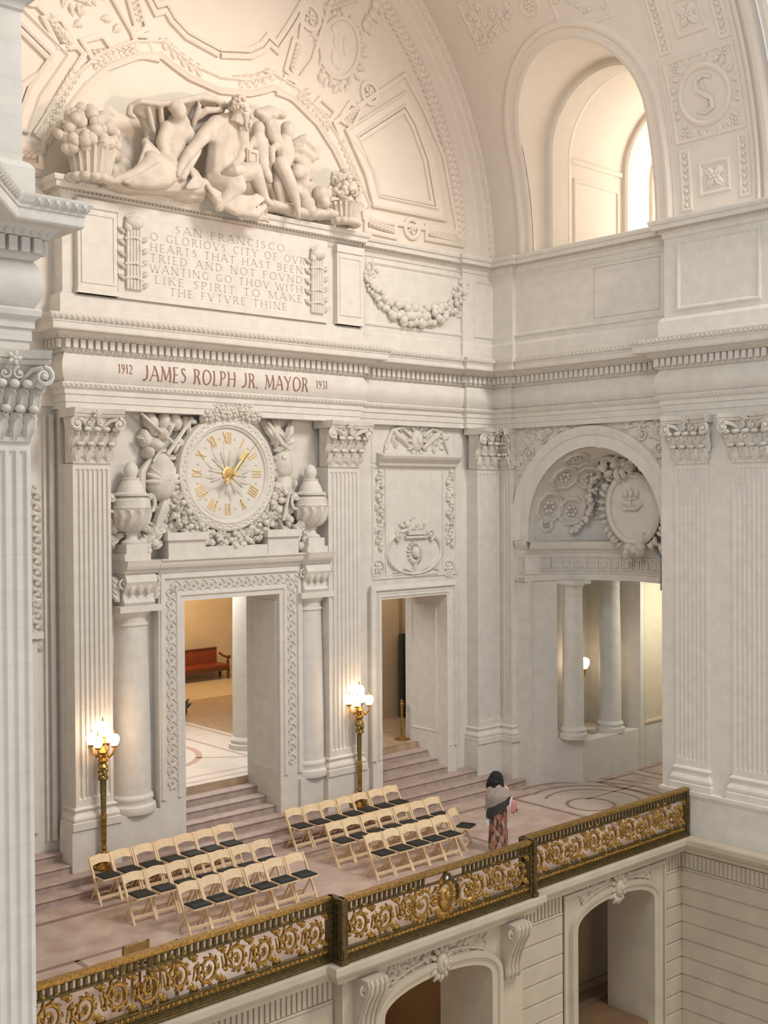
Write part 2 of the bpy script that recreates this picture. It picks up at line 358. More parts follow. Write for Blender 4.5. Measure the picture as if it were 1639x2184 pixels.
fr = plan_sweep(PATH, fr_prof).build('frieze', STONE, ent, smooth=True, angle=30)
bed = plan_sweep(PATH, bed_prof).build('bed_moulding', STONE, ent)
cor = plan_sweep(PATH, cor_prof).build('corona', STONE, ent)
# ornament runs
def along(path, out, step_, fn, inset=0.0):
    """calls fn(x, y, tangent, normal, i) at even steps along each straight leg, offset outwards"""
    n = len(path); c = 0
    for i in range(n-1):
        a, b = Vector(path[i]), Vector(path[i+1]); t = (b-a); L = t.length
        if L < .09: continue
        t.normalize(); nn = Vector((t.y, -t.x))
        # mitred ends
        def shift(j):
            if j <= 0 or j >= n-1: return 0
            p, q, r = Vector(path[j-1]), Vector(path[j]), Vector(path[j+1]); t1 = (q-p).normalized(); t2 = (r-q).normalized()
            return (t1.x*t2.y-t1.y*t2.x)*out    # + convex outwards
        s0 = -shift(i)*1.0; s1 = -shift(i+1)*1.0
        L0 = 0 - (shift(i)); L1 = L + (shift(i+1))
        m_ = max(1, round((L1-L0)/step_)); d = (L1-L0)/m_
        for k in range(m_):
            p = a+t*(L0+d*(k+.5))+nn*out; fn(p.x, p.y, t, nn, c); c += 1
den_me = MB(); den_me.box(-.048, .048, 0, .075, 9.935, 10.095)
den0 = None
def dent(x, y, t, nn, i):
    global den0
    if den0 is None:
        o = den_me.build('dentil', STONE, ent, loc=None); den0 = o
        o.location = (0, 0, 0)
    else: o = den0.copy(); COL.objects.link(o)
    # mesh is local: move its own origin
    o.matrix_local = Matrix.Translation((-13.6+x, -20+y, -8.84)) @ Matrix(((t.x, nn.x, 0, 0), (t.y, nn.y, 0, 0), (0, 0, 1, 0), (0, 0, 0, 1)))
den_me.v = [(p[0]+13.6, p[1]+20, p[2]+8.84) for p in den_me.v]
along(PATH[1:], .105, .150, dent)
om = MB()
def egg(x, y, t, nn, i): om.blob(x, y, 10.165, .035, .035, .045); om.box(x-.006+t.x*.035, x+.006+t.x*.035, y-.012+t.y*.035, y+.012+t.y*.035, 10.12, 10.20)
along(PATH[1:], .20, .105, egg)
tag(om.build('egg_and_dart', STONE2, ent, smooth=True), kind='stuff')
om = MB()
def lf1(x, y, t, nn, i):
    V = [(x-t.x*.04, y-t.y*.04, 9.235), (x+t.x*.04, y+t.y*.04, 9.235), (x+t.x*.04+nn.x*.03, y+t.y*.04+nn.y*.03, 9.30), (x-t.x*.04+nn.x*.03, y-t.y*.04+nn.y*.03, 9.30), (x+nn.x*.045, y+nn.y*.045, 9.27)]
    om.add(V, [(0, 1, 4), (1, 2, 4), (2, 3, 4), (3, 0, 4)])
along(PATH[1:], .085, .10, lf1)
def lf2(x, y, t, nn, i):
    V = [(x-t.x*.04, y-t.y*.04, 10.385), (x+t.x*.04, y+t.y*.04, 10.385), (x+t.x*.03+nn.x*.045, y+t.y*.03+nn.y*.045, 10.465), (x-t.x*.03+nn.x*.045, y-t.y*.03+nn.y*.045, 10.465), (x+nn.x*.055, y+nn.y*.055, 10.42)]
    om.add(V, [(0, 1, 4), (1, 2, 4), (2, 3, 4), (3, 0, 4)])
along(PATH[1:], .485, .11, lf2)
def lf3(x, y, t, nn, i): om.blob(x, y, 9.892, .028, .028, .022)
along(PATH[1:], .085, .085, lf3)
tag(om.build('leaf_ornament', STONE2, ent), kind='stuff')
# ---- attic storey
AT = [(4.6, YR+.3), (BX0+.02, YR+.3), (BX0+.02, YB+.13), (BX1+.02, YB+.13), (BX1+.02, YE+.1), (20.55, YE+.1), (20.55, YE+.02), (XE-.02, YE+.02), (XE-.02, 19.3),
      (XE+.08, 19.3), (XE+.08, 14.66), (XP+.08, 14.66), (XP+.08, 10.0)]
aprof = [(-.4, 10.45), (.10, 10.5), (.10, 10.90), (.06, 10.96), (.03, 10.98), (0, 10.99), (0, 12.66), (.03, 12.68), (.04, 12.76), (.09, 12.80), (.10, 12.84), (.19, 12.86), (.20, 12.95), (.24, 12.97), (.26, 13.03), (.26, 13.06), (-.45, 13.10)]
attic = struct(MB().box(5.1, 5.5, 14.3, 20.4, -.1, 13.1).build('wall_left', STONE))
attic = struct(tag(plan_sweep(AT, aprof).build('attic_wall', STONE), 'attic storey'))
om = MB()
along(AT[1:], .15, .085, lambda x, y, t, nn, i: om.blob(x, y, 12.838, .03, .03, .022))
tag(om.build('bead_ornament', mat('aged_limestone', (0.50, 0.45, 0.37), .8, var=.1), attic), kind='stuff')
# ---- side wall with the arched niche (wall_right)
NY, NR, NZ = 17.0, 1.95, 6.37
def wall_hole(mb, X, x2, y0, y1, z0, z1, R):
    """face of a wall with a round-headed opening and its reveal"""
    mm = mB(X); A = [(NY-R, z0)] + [(NY-R*cos(a), NZ+R*sin(a)) for a in [pi*i/32 for i in range(33)]] + [(NY+R, z0)]
    B = []
    for (u, v) in A:
        if v <= NZ+1e-6: B.append((y0 if u < NY else y1, v))
        else:
            t = abs((u-NY)/R); 
            B.append((y0+(y1-y0)*(u-(NY-R))/(2*R), z1))
    B[0] = (y0, z0); B[-1] = (y1, z0); B[1] = (y0, z1); B[-2] = (y1, z1)
    B = B; V = [(u, v, 0) for u, v in A]+[(u, v, 0) for u, v in B]; n = len(A)
    old = mb.m; mb.m = mm; mb.add(V, [(i, i+1, n+i+1, n+i) for i in range(n-1)])
    V = [(u, v, 0) for u, v in A]+[(u, v, -x2) for u, v in A]; mb.add(V, [(i, i+1, n+i+1, n+i) for i in range(n-1)]); mb.m = old
wr = MB(); wall_hole(wr, XB, .32, 14.5, 20.3, -.02, 8.92, NR)
wr.box(XP+.02, 23.2, 8.0, 14.7, -.5, 8.92)
wall_right = struct(wr.build('wall_right', STONE))
# apse behind the arch: cylinder wall, ring entablature, half dome
ap = MB(); cxa, RA = 21.45, 2.02
def ring(mb, r0, r1, z0, z1, a0, a1, n=12):
    V = []; F = []
    for i in range(n+1):
        a = a0+(a1-a0)*i/n
        for r, z in ((r0, z0), (r1, z0), (r1, z1), (r0, z1)): V.append((cxa+r*cos(a), NY+r*sin(a), z))
    for i in range(n):
        for j in range(4): F.append((4*i+j, 4*i+(j+1) % 4, 4*i+4+(j+1) % 4, 4*i+4+j))
    F += [(0, 1, 2, 3), (4*n+3, 4*n+2, 4*n+1, 4*n)]
    mb.add(V, F)
A1 = math.asin(1.95/RA); aw = atan2(18.70-NY, sqrt(RA**2-1.70**2))
for sg in (1, -1):
    ring(ap, RA, RA+.5, 0, 5.2, sg*A1, sg*aw, 6)
ap.build('apse_wall', STONE, wall_right, smooth=True, angle=30)
e2 = MB(); V = []; F = []
rp = [(2.62, 5.07), (1.98, 5.07), (1.98, 5.22), (1.95, 5.24), (1.97, 5.27), (1.97, 5.72), (1.93, 5.78), (1.90, 5.82), (1.84, 5.86), (1.80, 5.94), (1.78, 6.03), (1.98, 6.06), (2.4, 6.08)]
for i in range(25):
    a = -1.47+2.94*i/24
    for r, z in rp: V.append((cxa+r*cos(a), NY+r*sin(a), z))
k = len(rp)
for i in range(24):
    for j in range(k-1): F.append((i*k+j, i*k+j+1, (i+1)*k+j+1, (i+1)*k+j))
e2.add(V, F); e2.build('ring_entablature', STONE, wall_right, smooth=True, angle=25)
def mRing(u, v, w): return (cxa+(1.965-w)*cos(u), NY+(1.965-w)*sin(u), v)
gk = MB(mRing)
def meander(mb, u0, u1, v0, v1, n, th, h=.012):
    d = (u1-u0)/n
    for i in range(n):
        a = u0+d*i; X = lambda t: a+d*t; Z = lambda t: v0+(v1-v0)*t
        for (x0, z0, x1, z1) in ((.05, 0, .05, 1), (.05, 1, .85, 1), (.85, 1, .85, .25), (.85, .25, .35, .25), (.35, .25, .35, .65), (.35, .65, .6, .65), (.05, 0, 1.05, 0)):
            tu = th/2; mb.box(min(X(x0), X(x1))-tu, max(X(x0), X(x1))+tu, min(Z(z0), Z(z1))-th*.9, max(Z(z0), Z(z1))+th*.9, 0, h)
meander(gk, -1.2, 1.25, 5.32, 5.64, 16, .016, .03)
tag(gk.build('meander_relief', STONE2, wall_right), kind='stuff')
dm = MB(); V = []; F = []; n1, n2 = 28, 12; RD = 1.935
for j in range(n2+1):
    e = (pi/2)*j/n2
    for i in range(n1+1):
        a = -pi/2+pi*i/n1; V.append((21.80+RD*cos(e)*cos(a), NY+RD*cos(e)*sin(a), NZ+RD*sin(e)))
for j in range(n2):
    for i in range(n1): F.append((j*(n1+1)+i, j*(n1+1)+i+1, (j+1)*(n1+1)+i+1, (j+1)*(n1+1)+i))
# drum below the dome springing
for i in range(n1+1):
    a = -pi/2+pi*i/n1; V.append((21.80+RD*cos(a), NY+RD*sin(a), 6.02))
b0 = (n2+1)*(n1+1)
for i in range(n1): F.append((b0+i, b0+i+1, i+1, i))
dm.add(V, F); dm.build('half_dome', STONE, wall_right, smooth=True, angle=60)
# passage behind the apse
ps = MB()
ps.box(23.02, 25.42, 18.25, 18.62, 0, 1.03); ps.box(23.0, 30, 19.9, 20.1, 0, 5.2); ps.box(22.6, 25.42, 18.62, 19.95, .88, .98)
ps.box(25.35, 25.5, 18.22, 19.95, 0, 5.2); ps.box(25.5, 30, 18.32, 18.5, 0, 5.2)
ps.box(23.45, 30, 14.5, 20.1, 5.12, 5.3); ps.box(22.3, 23.5, 18.78, 20.1, 5.12, 5.3); ps.box(22.3, 23.5, 14.4, 15.2, 5.12, 5.3); ps.box(28, 28.2, 14.5, 20.1, 0, 5.2); ps.box(22.6, 28, 15.2, 15.4, 0, 5.2)
ps.box(22.2, 22.45, 18.95, 20.0, 0, 5.2)
passage = struct(ps.build('wall_passage', STONE))
pp = MB(mA(18.32)); pp.rect(25.62, 26.9, 1.15, 4.85, [(-.05, 0), (-.05, .03), (0, .045), (.05, .03), (.05, 0)]); pp.build('trim_moulding', CREAM, passage)
pp = MB(mA(18.318)); pp.box(25.6, 27.2, 1.2, 4.8, 0, .004); pp.build('cream_panel', CREAM, passage)
# ---- wall above the arch up to the attic, pier, end of the vault
# ---- vault with the window opening
WY0, WY1w, WZ = 15.18, 18.75, 15.62; WR = (WY1w-WY0)/2; WYC = (WY0+WY1w)/2
vm = MB(mV); Y0v, Y1v = 12.35, 20.35
def vgrid(u0, u1, v0, v1, nu=1, nv=8): 
    V = [(u0+(u1-u0)*i/nu, v0+(v1-v0)*j/nv, 0) for j in range(nv+1) for i in range(nu+1)]
    vm.add(V, [(j*(nu+1)+i, j*(nu+1)+i+1, (j+1)*(nu+1)+i+1, (j+1)*(nu+1)+i) for j in range(nv) for i in range(nu)])
sT = sZ(18.4)
vgrid(Y0v, WY0-.2, 0, sT, 2, 16); vgrid(WY1w+.2, Y1v, 0, sT, 2, 16)
ARC = [(WY0, 0)]+[(WY0, sZ(13.1+2.52*i/5)) for i in range(1, 5)]+[(WYC-WR*cos(pi*i/28), sZ(WZ+WR*sin(pi*i/28))) for i in range(29)]+[(WY1w, sZ(13.1+2.52*i/5)) for i in (4, 3, 2, 1)]+[(WY1w, 0)]
OUTR = []
for i_, (u, v) in enumerate(ARC):
    if i_ < 5: OUTR.append((WY0-.2, v))
    elif i_ > 33: OUTR.append((WY1w+.2, v))
    else:
        k_ = i_-5
        if k_ <= 8: OUTR.append((WY0-.2, sZ(WZ)+(sT-sZ(WZ))*k_/8))
        elif k_ >= 20: OUTR.append((WY1w+.2, sZ(WZ)+(sT-sZ(WZ))*(28-k_)/8))
        else: OUTR.append((WY0-.2+(WY1w-WY0+.4)*(k_-8)/12, sT))
for (i, (a, b)) in enumerate(zip(ARC[:-1], ARC[1:])):
    c, d = OUTR[i], OUTR[i+1]; N = 6
    V = []
    for q in range(N+1):
        t = q/N; V += [(a[0]+(c[0]-a[0])*t, a[1]+(c[1]-a[1])*t, 0), (b[0]+(d[0]-b[0])*t, b[1]+(d[1]-b[1])*t, 0)]
    vm.add(V, [(2*q, 2*q+1, 2*q+3, 2*q+2) for q in range(N)])
V = [(Y0v+(Y1v-Y0v)*i/1, sT+(RV*pi-0*sT-sT)*j/30, 0) for j in range(31) for i in range(2)]
vm.add(V, [(2*j, 2*j+1, 2*j+3, 2*j+2) for j in range(30)])
vault = struct(vm.build('ceiling', WARM, smooth=True, angle=50))
ra = MB(); V = []; F = []
for i in range(49):
    a = pi*i/48
    for r in (8.02, 12.5): V.append((XM+r*cos(a), 12.10, ZS+r*sin(a)))
for i in range(48): F.append((2*i, 2*i+1, 2*i+3, 2*i+2))
ra.add(V, F).build('trim_front_arch', WARM, vault)
mo = MB(mV)
mo.sweep(ARC, [(-.0, -.02), (0, .02), (-.05, .045), (-.10, .05), (-.12, .03), (-.26, .035), (-.28, .07), (-.34, .09), (-.38, .085), (-.42, .04), (-.44, 0)])
mo.build('trim_window_arch', WARM, vault, smooth=True, angle=30)
tn = MB(); V = []; F = []
PR = [(WY0, 13.0)]+[(WY0, 13.1+2.52*i/6) for i in range(6)]+[(WY0, WZ)]+[(WYC-WR*cos(pi*i/24), WZ+WR*sin(pi*i/24)) for i in range(1, 24)]+[(WY1w, WZ)]+[(WY1w, 13.1+2.52*i/6) for i in (5, 4, 3, 2, 1, 0)]+[(WY1w, 13.0)]
def vx(z): return XM+sqrt(max(0, RV**2-(z-ZS)**2)) if z > ZS else XM+RV
XT = 27.6
for (y, z) in PR: V += [(vx(z), y, z), (XT, y, z)]
for i in range(len(PR)-1): F.append((2*i, 2*i+1, 2*i+3, 2*i+2))
tn.add(V, F); tn.box(21.6, XT+.2, WY0-.1, WY1w+.1, 12.9, 13.06)
tun = struct(tn.build('window_1', WARM, smooth=True, angle=35))
def rib(x0, x1, d, mt=WARM):
    mb = MB(); V = []; F = []; q = [(x0, 0), (x0, d*.7), (x0+.06, d), (x1-.06, d), (x1, d*.7), (x1, 0)]
    for (y, z) in PR:
        k = max(0, min(1, (z-WZ)/WR)); cyy = (y-WYC)/WR
        for x, dd in q: 
            rr = (WR-dd)/WR
            V.append((x, WYC+(y-WYC)*rr, z if z <= WZ else WZ+(z-WZ)*rr))
    n = len(q)
    for i in range(len(PR)-1):
        for j in range(n-1): F.append((i*n+j, i*n+j+1, (i+1)*n+j+1, (i+1)*n+j))
    mb.add(V, F); mb.build('arch_rib', mt, tun, smooth=True, angle=30)
rib(22.25, 22.95, .16); rib(22.95, 23.15, .09); rib(25.35, 25.75, .13); rib(25.75, 25.9, .07); rib(26.6, 26.85, .12)
mb = MB(mA(WY1w)); mb.rect(23.35, 25.15, 12.5, 15.15, [(-.05, 0), (-.04, .03), (0, .04), (.04, .03), (.05, 0)]); mb.build('trim_panel', WARM, tun)
mb = MB(mA(WY1w-.0)); mb.box(23.2, 25.3, 15.55, 15.66, 0, .05); mb.build('trim_cornice', WARM, tun)
# window at the end: round-headed bronze-free stone frame, circle and panes
wn = MB(mB(XT)); wn.sweep([(WY0, 13.05), (WY0, WZ)]+[(WYC-WR*cos(pi*i/24), WZ+WR*sin(pi*i/24)) for i in range(1, 24)]+[(WY1w, WZ), (WY1w, 13.05)], [(0, 0), (0, .12), (.42, .12), (.46, .08), (.52, .08), (.52, 0)])
wn.sweep(arc(WYC, 15.2, .85, 0, 2*pi, 40)[:-1], [(-.07, 0), (-.07, .1), (-.02, .14), (.05, .1), (.07, 0)], closed=True)
wn.sweep(arc(WYC, 15.2, .66, 0, 2*pi, 40)[:-1], [(-.03, 0), (-.03, .08), (.03, .08), (.03, 0)], closed=True)
wn.build('window_frame', WARM, tun, smooth=True, angle=35)
for (a, b, c, d) in ((-1.2, -.05, 13.05, 14.2), (.05, 1.2, 13.05, 14.2), (-1.2, -.05, 14.2, 16.2), (.05, 1.2, 14.2, 16.2), (-1.2, 1.2, 16.2, 16.95)):
    MB(mB(XT+.06)).box(WYC+a, WYC+b, c, d, 0, .01).build('window_pane', GLASS, tun)
# panelled coffers on the vault between the windows
cf = MB(mV); prof = [(-.05, 0), (-.05, .02), (-.02, .035), (.03, .02), (.04, 0)]
def vz(px, py):
    d = ray(px, py); a = d.x**2+d.z**2; b = 2*(-d.x*XM+d.z*(CAMZ-ZS)); c = XM**2+(CAMZ-ZS)**2-RV*RV
    t = (-b+sqrt(b*b-4*a*c))/(2*a); return (d.y*t, RV*atan2(CAMZ+d.z*t-ZS, d.x*t-XM))
def coffer(u0, u1, v0, v1, kind):
    c = tag(empty('coffer', mV((u0+u1)/2, (v0+v1)/2, 0)))
    c.parent = vault; c['_o'] = tuple(c.location)
    mb = MB(mV); mb.rect(u0, u1, v0, v1, prof, 4); mb.build('coffer_frame', WARM, c)
    mb = MB(mV); rd = random.Random(int(u0*100+v0*10))
    uc, vc, du, dv = (u0+u1)/2, (v0+v1)/2, (u1-u0), (v1-v0)
    if kind == 'rose':
        for k in range(4): mb.leaf(uc, vc, pi/4+pi/2*k, min(du, dv)*.52, min(du, dv)*.36, .0, .05)
        mb.rosette(uc, vc, min(du, dv)*.24, .02)
    elif kind == 'strip':
        n = int(dv/.14)
        for k in range(n):
            v = v0+dv*(k+.5)/n; mb.blob(uc, v, .01, .045, .05, .035)
            mb.leaf(uc, v, pi/2+(.9 if k % 2 else -.9), .12, .07, .01, .03)
    elif kind == 'medal':
        R = .58
        mb.sweep(arc(uc, vc, R, 0, 2*pi, 36)[:-1], [(-.07, 0), (-.06, .03), (0, .06), (.06, .03), (.07, 0)], closed=True)
        for k in range(22):
            a = 2*pi*k/22+.1
            if abs(cos(a)) > .1: mb.leaf(uc+cos(a)*(R+.08), vc+sin(a)*(R+.08), a+rd.uniform(-.5, .5), rd.uniform(.2, .32), .14, .0, .045)
        SS = [(.22, .30), (.05, .38), (-.14, .30), (-.16, .12), (0, 0), (.16, -.12), (.15, -.30), (-.02, -.38), (-.22, -.30)]
        mb.tube([(uc-a, vc+b, .02) for a, b in SS], [.03, .04, .05, .055, .06, .055, .05, .04, .03], 6)
        mb.tube([(uc-.0, vc+.3, .02), (uc-.05, vc-.25, .02)], .02, 5)
        for sx in (-1, 1):
            for sy in (-1, 1): mb.rosette(uc+sx*du*.36, vc+sy*dv*.42, .12, .0, 5)
    mb.build('coffer_relief', WARM, c, smooth=True)
def cf2(p0, p1, kind):
    a, b = vz(*p0), vz(*p1); coffer(min(a[0], b[0]), max(a[0], b[0]), min(a[1], b[1]), max(a[1], b[1]), kind)
coffer(13.35, 14.0, .5, 1.1, 'rose'); coffer(14.28, 14.45, .25, 1.45, 'strip'); coffer(12.88, 13.05, .3, 1.5, 'strip')
coffer(12.9, 14.5, 1.68, 3.32, 'medal')
coffer(13.38, 14.0, 3.78, 4.45, 'rose'); coffer(14.3, 14.5, 3.55, 4.95, 'strip'); coffer(12.9, 13.1, 3.5, 4.9, 'strip')
mb = MB(mV)   # border rib at the open end and springing fillets
mb.rect(12.36, 12.62, -.4, 12.4, [(-.05, 0), (-.04, .08), (0, .1), (.04, .08), (.05, 0)], 30)
mb.rect(12.0, 12.36, -.4, 12.4, [(-.16, 0), (-.10, .12), (0, .14), (.10, .12), (.16, 0)], 30)
mb.build('trim_vault_edge', WARM, vault)
mb = MB(mV)
for (u0, u1) in ((12.75, 14.68),):
    mb.rect(u0, u1, .12, 9, [(-.02, 0), (-.02, .015), (.02, .015), (.02, 0)], 24)
# foliage beside and above the window arch
rd = random.Random(4)
for (px, py) in ((1015, 40), (1030, 60), (1045, 85), (1060, 55), (1075, 40), (1020, 90), (1030, 20), (1090, 25), (1050, 20)):
    u, v = vz(px, py)
    for k in range(2): mb.leaf(u, v, rd.uniform(0, 6.28), .3, .16, 0, .05)
    mb.blob(u, v, .02, .05)
for (a, b) in (((1000, 0), (1025, 110)), ((1175, 0), (1305, 30))):
    p, q = vz(*a), vz(*b)
    mb.rect(min(p[0], q[0]), max(p[0], q[0]), min(p[1], q[1]), max(p[1], q[1]), prof, 2)
for k in range(9): u, v = vz(1190+k*12, 4+k*2.5); mb.leaf(u, v, .5+k, .16, .1, 0, .04)
u, v = vz(1130, 12); mb.sweep(arc(u, v, .24, 0, 2*pi, 20)[:-1], [(-.03, 0), (0, .03), (.03, 0)], closed=True); mb.rosette(u, v, .15)
tag(mb.build('foliage_relief', WARM, vault, smooth=True), kind='stuff')
# ================================================================== LUNETTE ORNAMENT
YL = YR+.09
lu = MB(mA(YL))
def L1(cx, cy): p = atY(cx/2, cy/2, YL); return (p.x, p.z)            # read off an enlargement (x2)
def L2(cx, cy): p = atY(820+cx/2, cy/2, YL); return (p.x, p.z)
def mir(P): return [(2*XM-u, v) for u, v in P]
RIB = [(-.15, 0), (-.15, .08), (-.11, .10), (-.07, .05), (.07, .05), (.11, .10), (.15, .08), (.15, 0)]
RIBT = [(-.055, 0), (-.05, .06), (0, .08), (.05, .06), (.055, 0)]
scoop = [(XM, L1(996, 408)[1])]+[L1(*p) for p in ((1060, 404), (1120, 392), (1165, 378))]
arm = [L1(*p) for p in ((1165, 378), (1250, 430), (1350, 530), (1420, 640), (1480, 760), (1540, 900))]
whole = mir(arm)[::-1]+mir(scoop)[::-1][1:-1]+scoop+arm[1:]
lunr = MB(mA(YL)); lunr.sweep(whole, RIBT, caps=True)
def offs(P, d):
    mb = MB(); mb.sweep(P, [(d, 0)], caps=False); return [(p[0], p[1]) for p in mb.v]
lunr.sweep(offs(whole, -.16), RIB)
for sg in (0, 1):
    f = (lambda P: mir(P)) if sg else (lambda P: P)
    # circle panel at the top with its stepped frame
    c = [(XM, L1(996, 228)[1])]+[L1(*p) for p in ((1060, 215), (1110, 190), (1140, 152), (1175, 185), (1235, 95), (1290, 0), (1330, -70))]
    lunr.sweep(f(c), RIBT); lunr.sweep(f(offs(c, .14)), RIBT)
    lunr.sweep(f([(XM, L1(996, 150)[1]*1.0+.32), L1(1100, 128), L1(1180, 60), L1(1230, -40)]), RIBT) if 0 else None
    # frames of the radial compartments
    for P in ([(1215, 300), (1250, 172), (1290, 190), (1250, 335)], [(1185, 400), (1215, 330), (1265, 355), (1240, 420)],
              [(1300, -30), (1420, -30), (1330, 260), (1270, 345), (1250, 310), (1275, 180)],
              [(1445, 510), (1490, 440), (1540, 470), (1500, 545)], [(1320, 470), (1365, 420), (1430, 480), (1395, 530)]):
        lunr.sweep(f([L1(*p) for p in P]), RIBT, closed=True)
    big = [(748, 285), (862, 212), (890, 262), (918, 340), (938, 458), (800, 430), (785, 370)]
    BP = [(atY(x, y, YL).x, atY(x, y, YL).z) for x, y in big]
    lunr.sweep(f(BP), RIB, closed=True); lunr.sweep(f(offs(BP+[BP[0]], .22)[:-1]), RIBT, closed=True)
    big2 = [(712, 262), (862, 160), (905, 240), (945, 335), (975, 500), (775, 465), (765, 390)]
    BP2 = [(atY(x, y, YL).x, atY(x, y, YL).z) for x, y in big2]
    lunr.sweep(f(BP2), RIBT, closed=True)
    # bottom chain panels and rosette
    for (x0, x1, y0, y1, y2, y3) in ((778, 842, 462, 478, 492, 507), (908, 985, 482, 497, 510, 524)):
        lunr.sweep(f([(atY(x, y, YL).x, atY(x, y, YL).z) for x, y in ((x0, y0), (x1, y1), (x1, y3), (x0, y2))]), RIBT, closed=True)
    q = atY(877, 488, YL); qq = f([(q.x, q.z)])[0]
    lunr.sweep(arc(qq[0], qq[1], .22, 0, 2*pi, 20)[:-1], RIBT, closed=True)
    for (cx, cy, r) in ((1320, 75, 50), (1575, 398, 46), (1450, -60, 50)):
        p = f([L1(cx, cy)])[0]; lunr.sweep(arc(p[0], p[1], r/2/95, 0, 2*pi, 20)[:-1], RIBT, closed=True)
    # oval medallion frame, tilted outward
    p = L1(1450, 205); ex, ey, ro = .52, .72, -.42
    ov = [(p[0]+ex*cos(a)*cos(ro)-ey*sin(a)*sin(ro), p[1]+ex*cos(a)*sin(ro)+ey*sin(a)*cos(ro)) for a in [2*pi*i/32 for i in range(32)]]
    lunr.sweep(f(ov), [(-.06, 0), (-.05, .05), (0, .08), (.05, .05), (.06, 0)], closed=True)
lunr.build('trim_rib', WARM, wall_back, smooth=True, angle=30)
lo = MB(mA(YL)); rd = random.Random(11)
def leafrow(P, L, W, fl=1):
    for a, b in zip(P[:-1], P[1:]):
        d = hypot(b[0]-a[0], b[1]-a[1]); n = max(1, int(d/(L*.62))); an = atan2(b[1]-a[1], b[0]-a[0])
        for i in range(n):
            t = i/n; u, v = a[0]+(b[0]-a[0])*t, a[1]+(b[1]-a[1])*t
            lo.leaf(u, v, an+.5, L*1.1, W*1.1, .01, .08, 0, 2); lo.leaf(u, v, an-.5, L*1.1, W*1.1, .01, .08, 0, 2); lo.blob(u, v, .04, L*.2)
for sg in (0, 1):
    f = (lambda P: mir(P)) if sg else (lambda P: P)
    leafrow(f([L1(*p) for p in ((1165, 315), (1100, 345), (1040, 352), (996, 352))]), .26, .17)
    leafrow(f([L1(*p) for p in ((1260, 405), (1340, 470), (1400, 550))]), .2, .13)
    leafrow(f([L1(*p) for p in ((1445, 590), (1490, 700), (1535, 830))]), .2, .13)
    # laurel band rising beside the arch
    A = [(XM+7.08*cos(a), ZS+.1+7.08*sin(a)) for a in [radians(2+54*i/14) for i in range(15)]]
    leafrow(f(A), .24, .20)
    for P in ([(1240, 300), (1270, 190)], [(1520, -10), (1400, 30)], [(1465, 530), (1525, 455)], [(1345, 470), (1400, 510)]):
        leafrow(f([L1(*p) for p in P]), .16, .11)
    for (x0, y0, x1, y1) in ((782, 472, 838, 492), (912, 496, 982, 515)):
        leafrow(f([(atY(x0, y0, YL).x, atY(x0, y0, YL).z), (atY(x1, y1, YL).x, atY(x1, y1, YL).z)]), .18, .12)
    for (cx, cy) in ((1320, 75), (1575, 398), (1450, -60)):
        p = f([L1(cx, cy)])[0]; lo.rosette(p[0], p[1], .17, .01, 5)
    q = atY(877, 488, YL); qq = f([(q.x, q.z)])[0]; lo.rosette(qq[0], qq[1], .15, .01, 5)
    p = f([L1(1450, 205)])[0]
    for k in range(26):
        a = 2*pi*k/26; r0 = rd.uniform(.62, .8); u = p[0]+cos(a)*r0*.8; v = p[1]+sin(a)*r0*1.05
        lo.leaf(u, v, a+rd.uniform(-.8, .8), rd.uniform(.2, .34), .15, 0, .06)
    for k in range(12):     # seated figure and shield in low relief on the medallion
        lo.blob(p[0]+rd.uniform(-.22, .22), p[1]+rd.uniform(-.42, .42), .0, rd.uniform(.05, .13), rd.uniform(.08, .2), .045)
    for (cx, cy) in ((1590, 60), (1560, 110), (1600, 20)):
        p = f([L1(cx, cy)])[0]; lo.blob(p[0], p[1], .03, .13, .15, .08); lo.leaf(p[0], p[1], 1.2, .4, .22, 0, .07); lo.leaf(p[0], p[1], -.6, .35, .2, 0, .07)
    for (cx, cy) in ((1330, 385), (1370, 360), (1420, 400), (1395, 330)):
        p = f([L1(cx, cy)])[0]; lo.leaf(p[0], p[1], rd.uniform(0, 6), .3, .17, 0, .06)
tag(lo.build('foliage_relief', WARM, wall_back, smooth=True), kind='stuff')
av = MB(mA(YL)); A = arc(XM, ZS, 7.72, 0, pi, 72)
av.sweep([(XM+7.72, ZS-.1)]+A[0:]+[(XM-7.72, ZS-.1)], [(.42, 0), (.42, .22), (.34, .24), (.30, .20), (.16, .20), (.12, .16), (-.10, .155), (-.14, .11), (-.30, .10), (-.36, .04), (-.40, 0)])
av.build('trim_archivolt', WARM, wall_back, smooth=True, angle=30)
av = MB(mA(YL-.2))
for i in range(150):
    a = radians(0.6+ i*1.2); u, v = XM+7.95*cos(a), ZS+7.95*sin(a)
    if v < 20: av.leaf(u, v, a+pi/2+.5*(1 if i % 2 else -1), .15, .09, 0, .03, 0, 0)
tag(av.build('leaf_ornament', WARM, wall_back), kind='stuff')

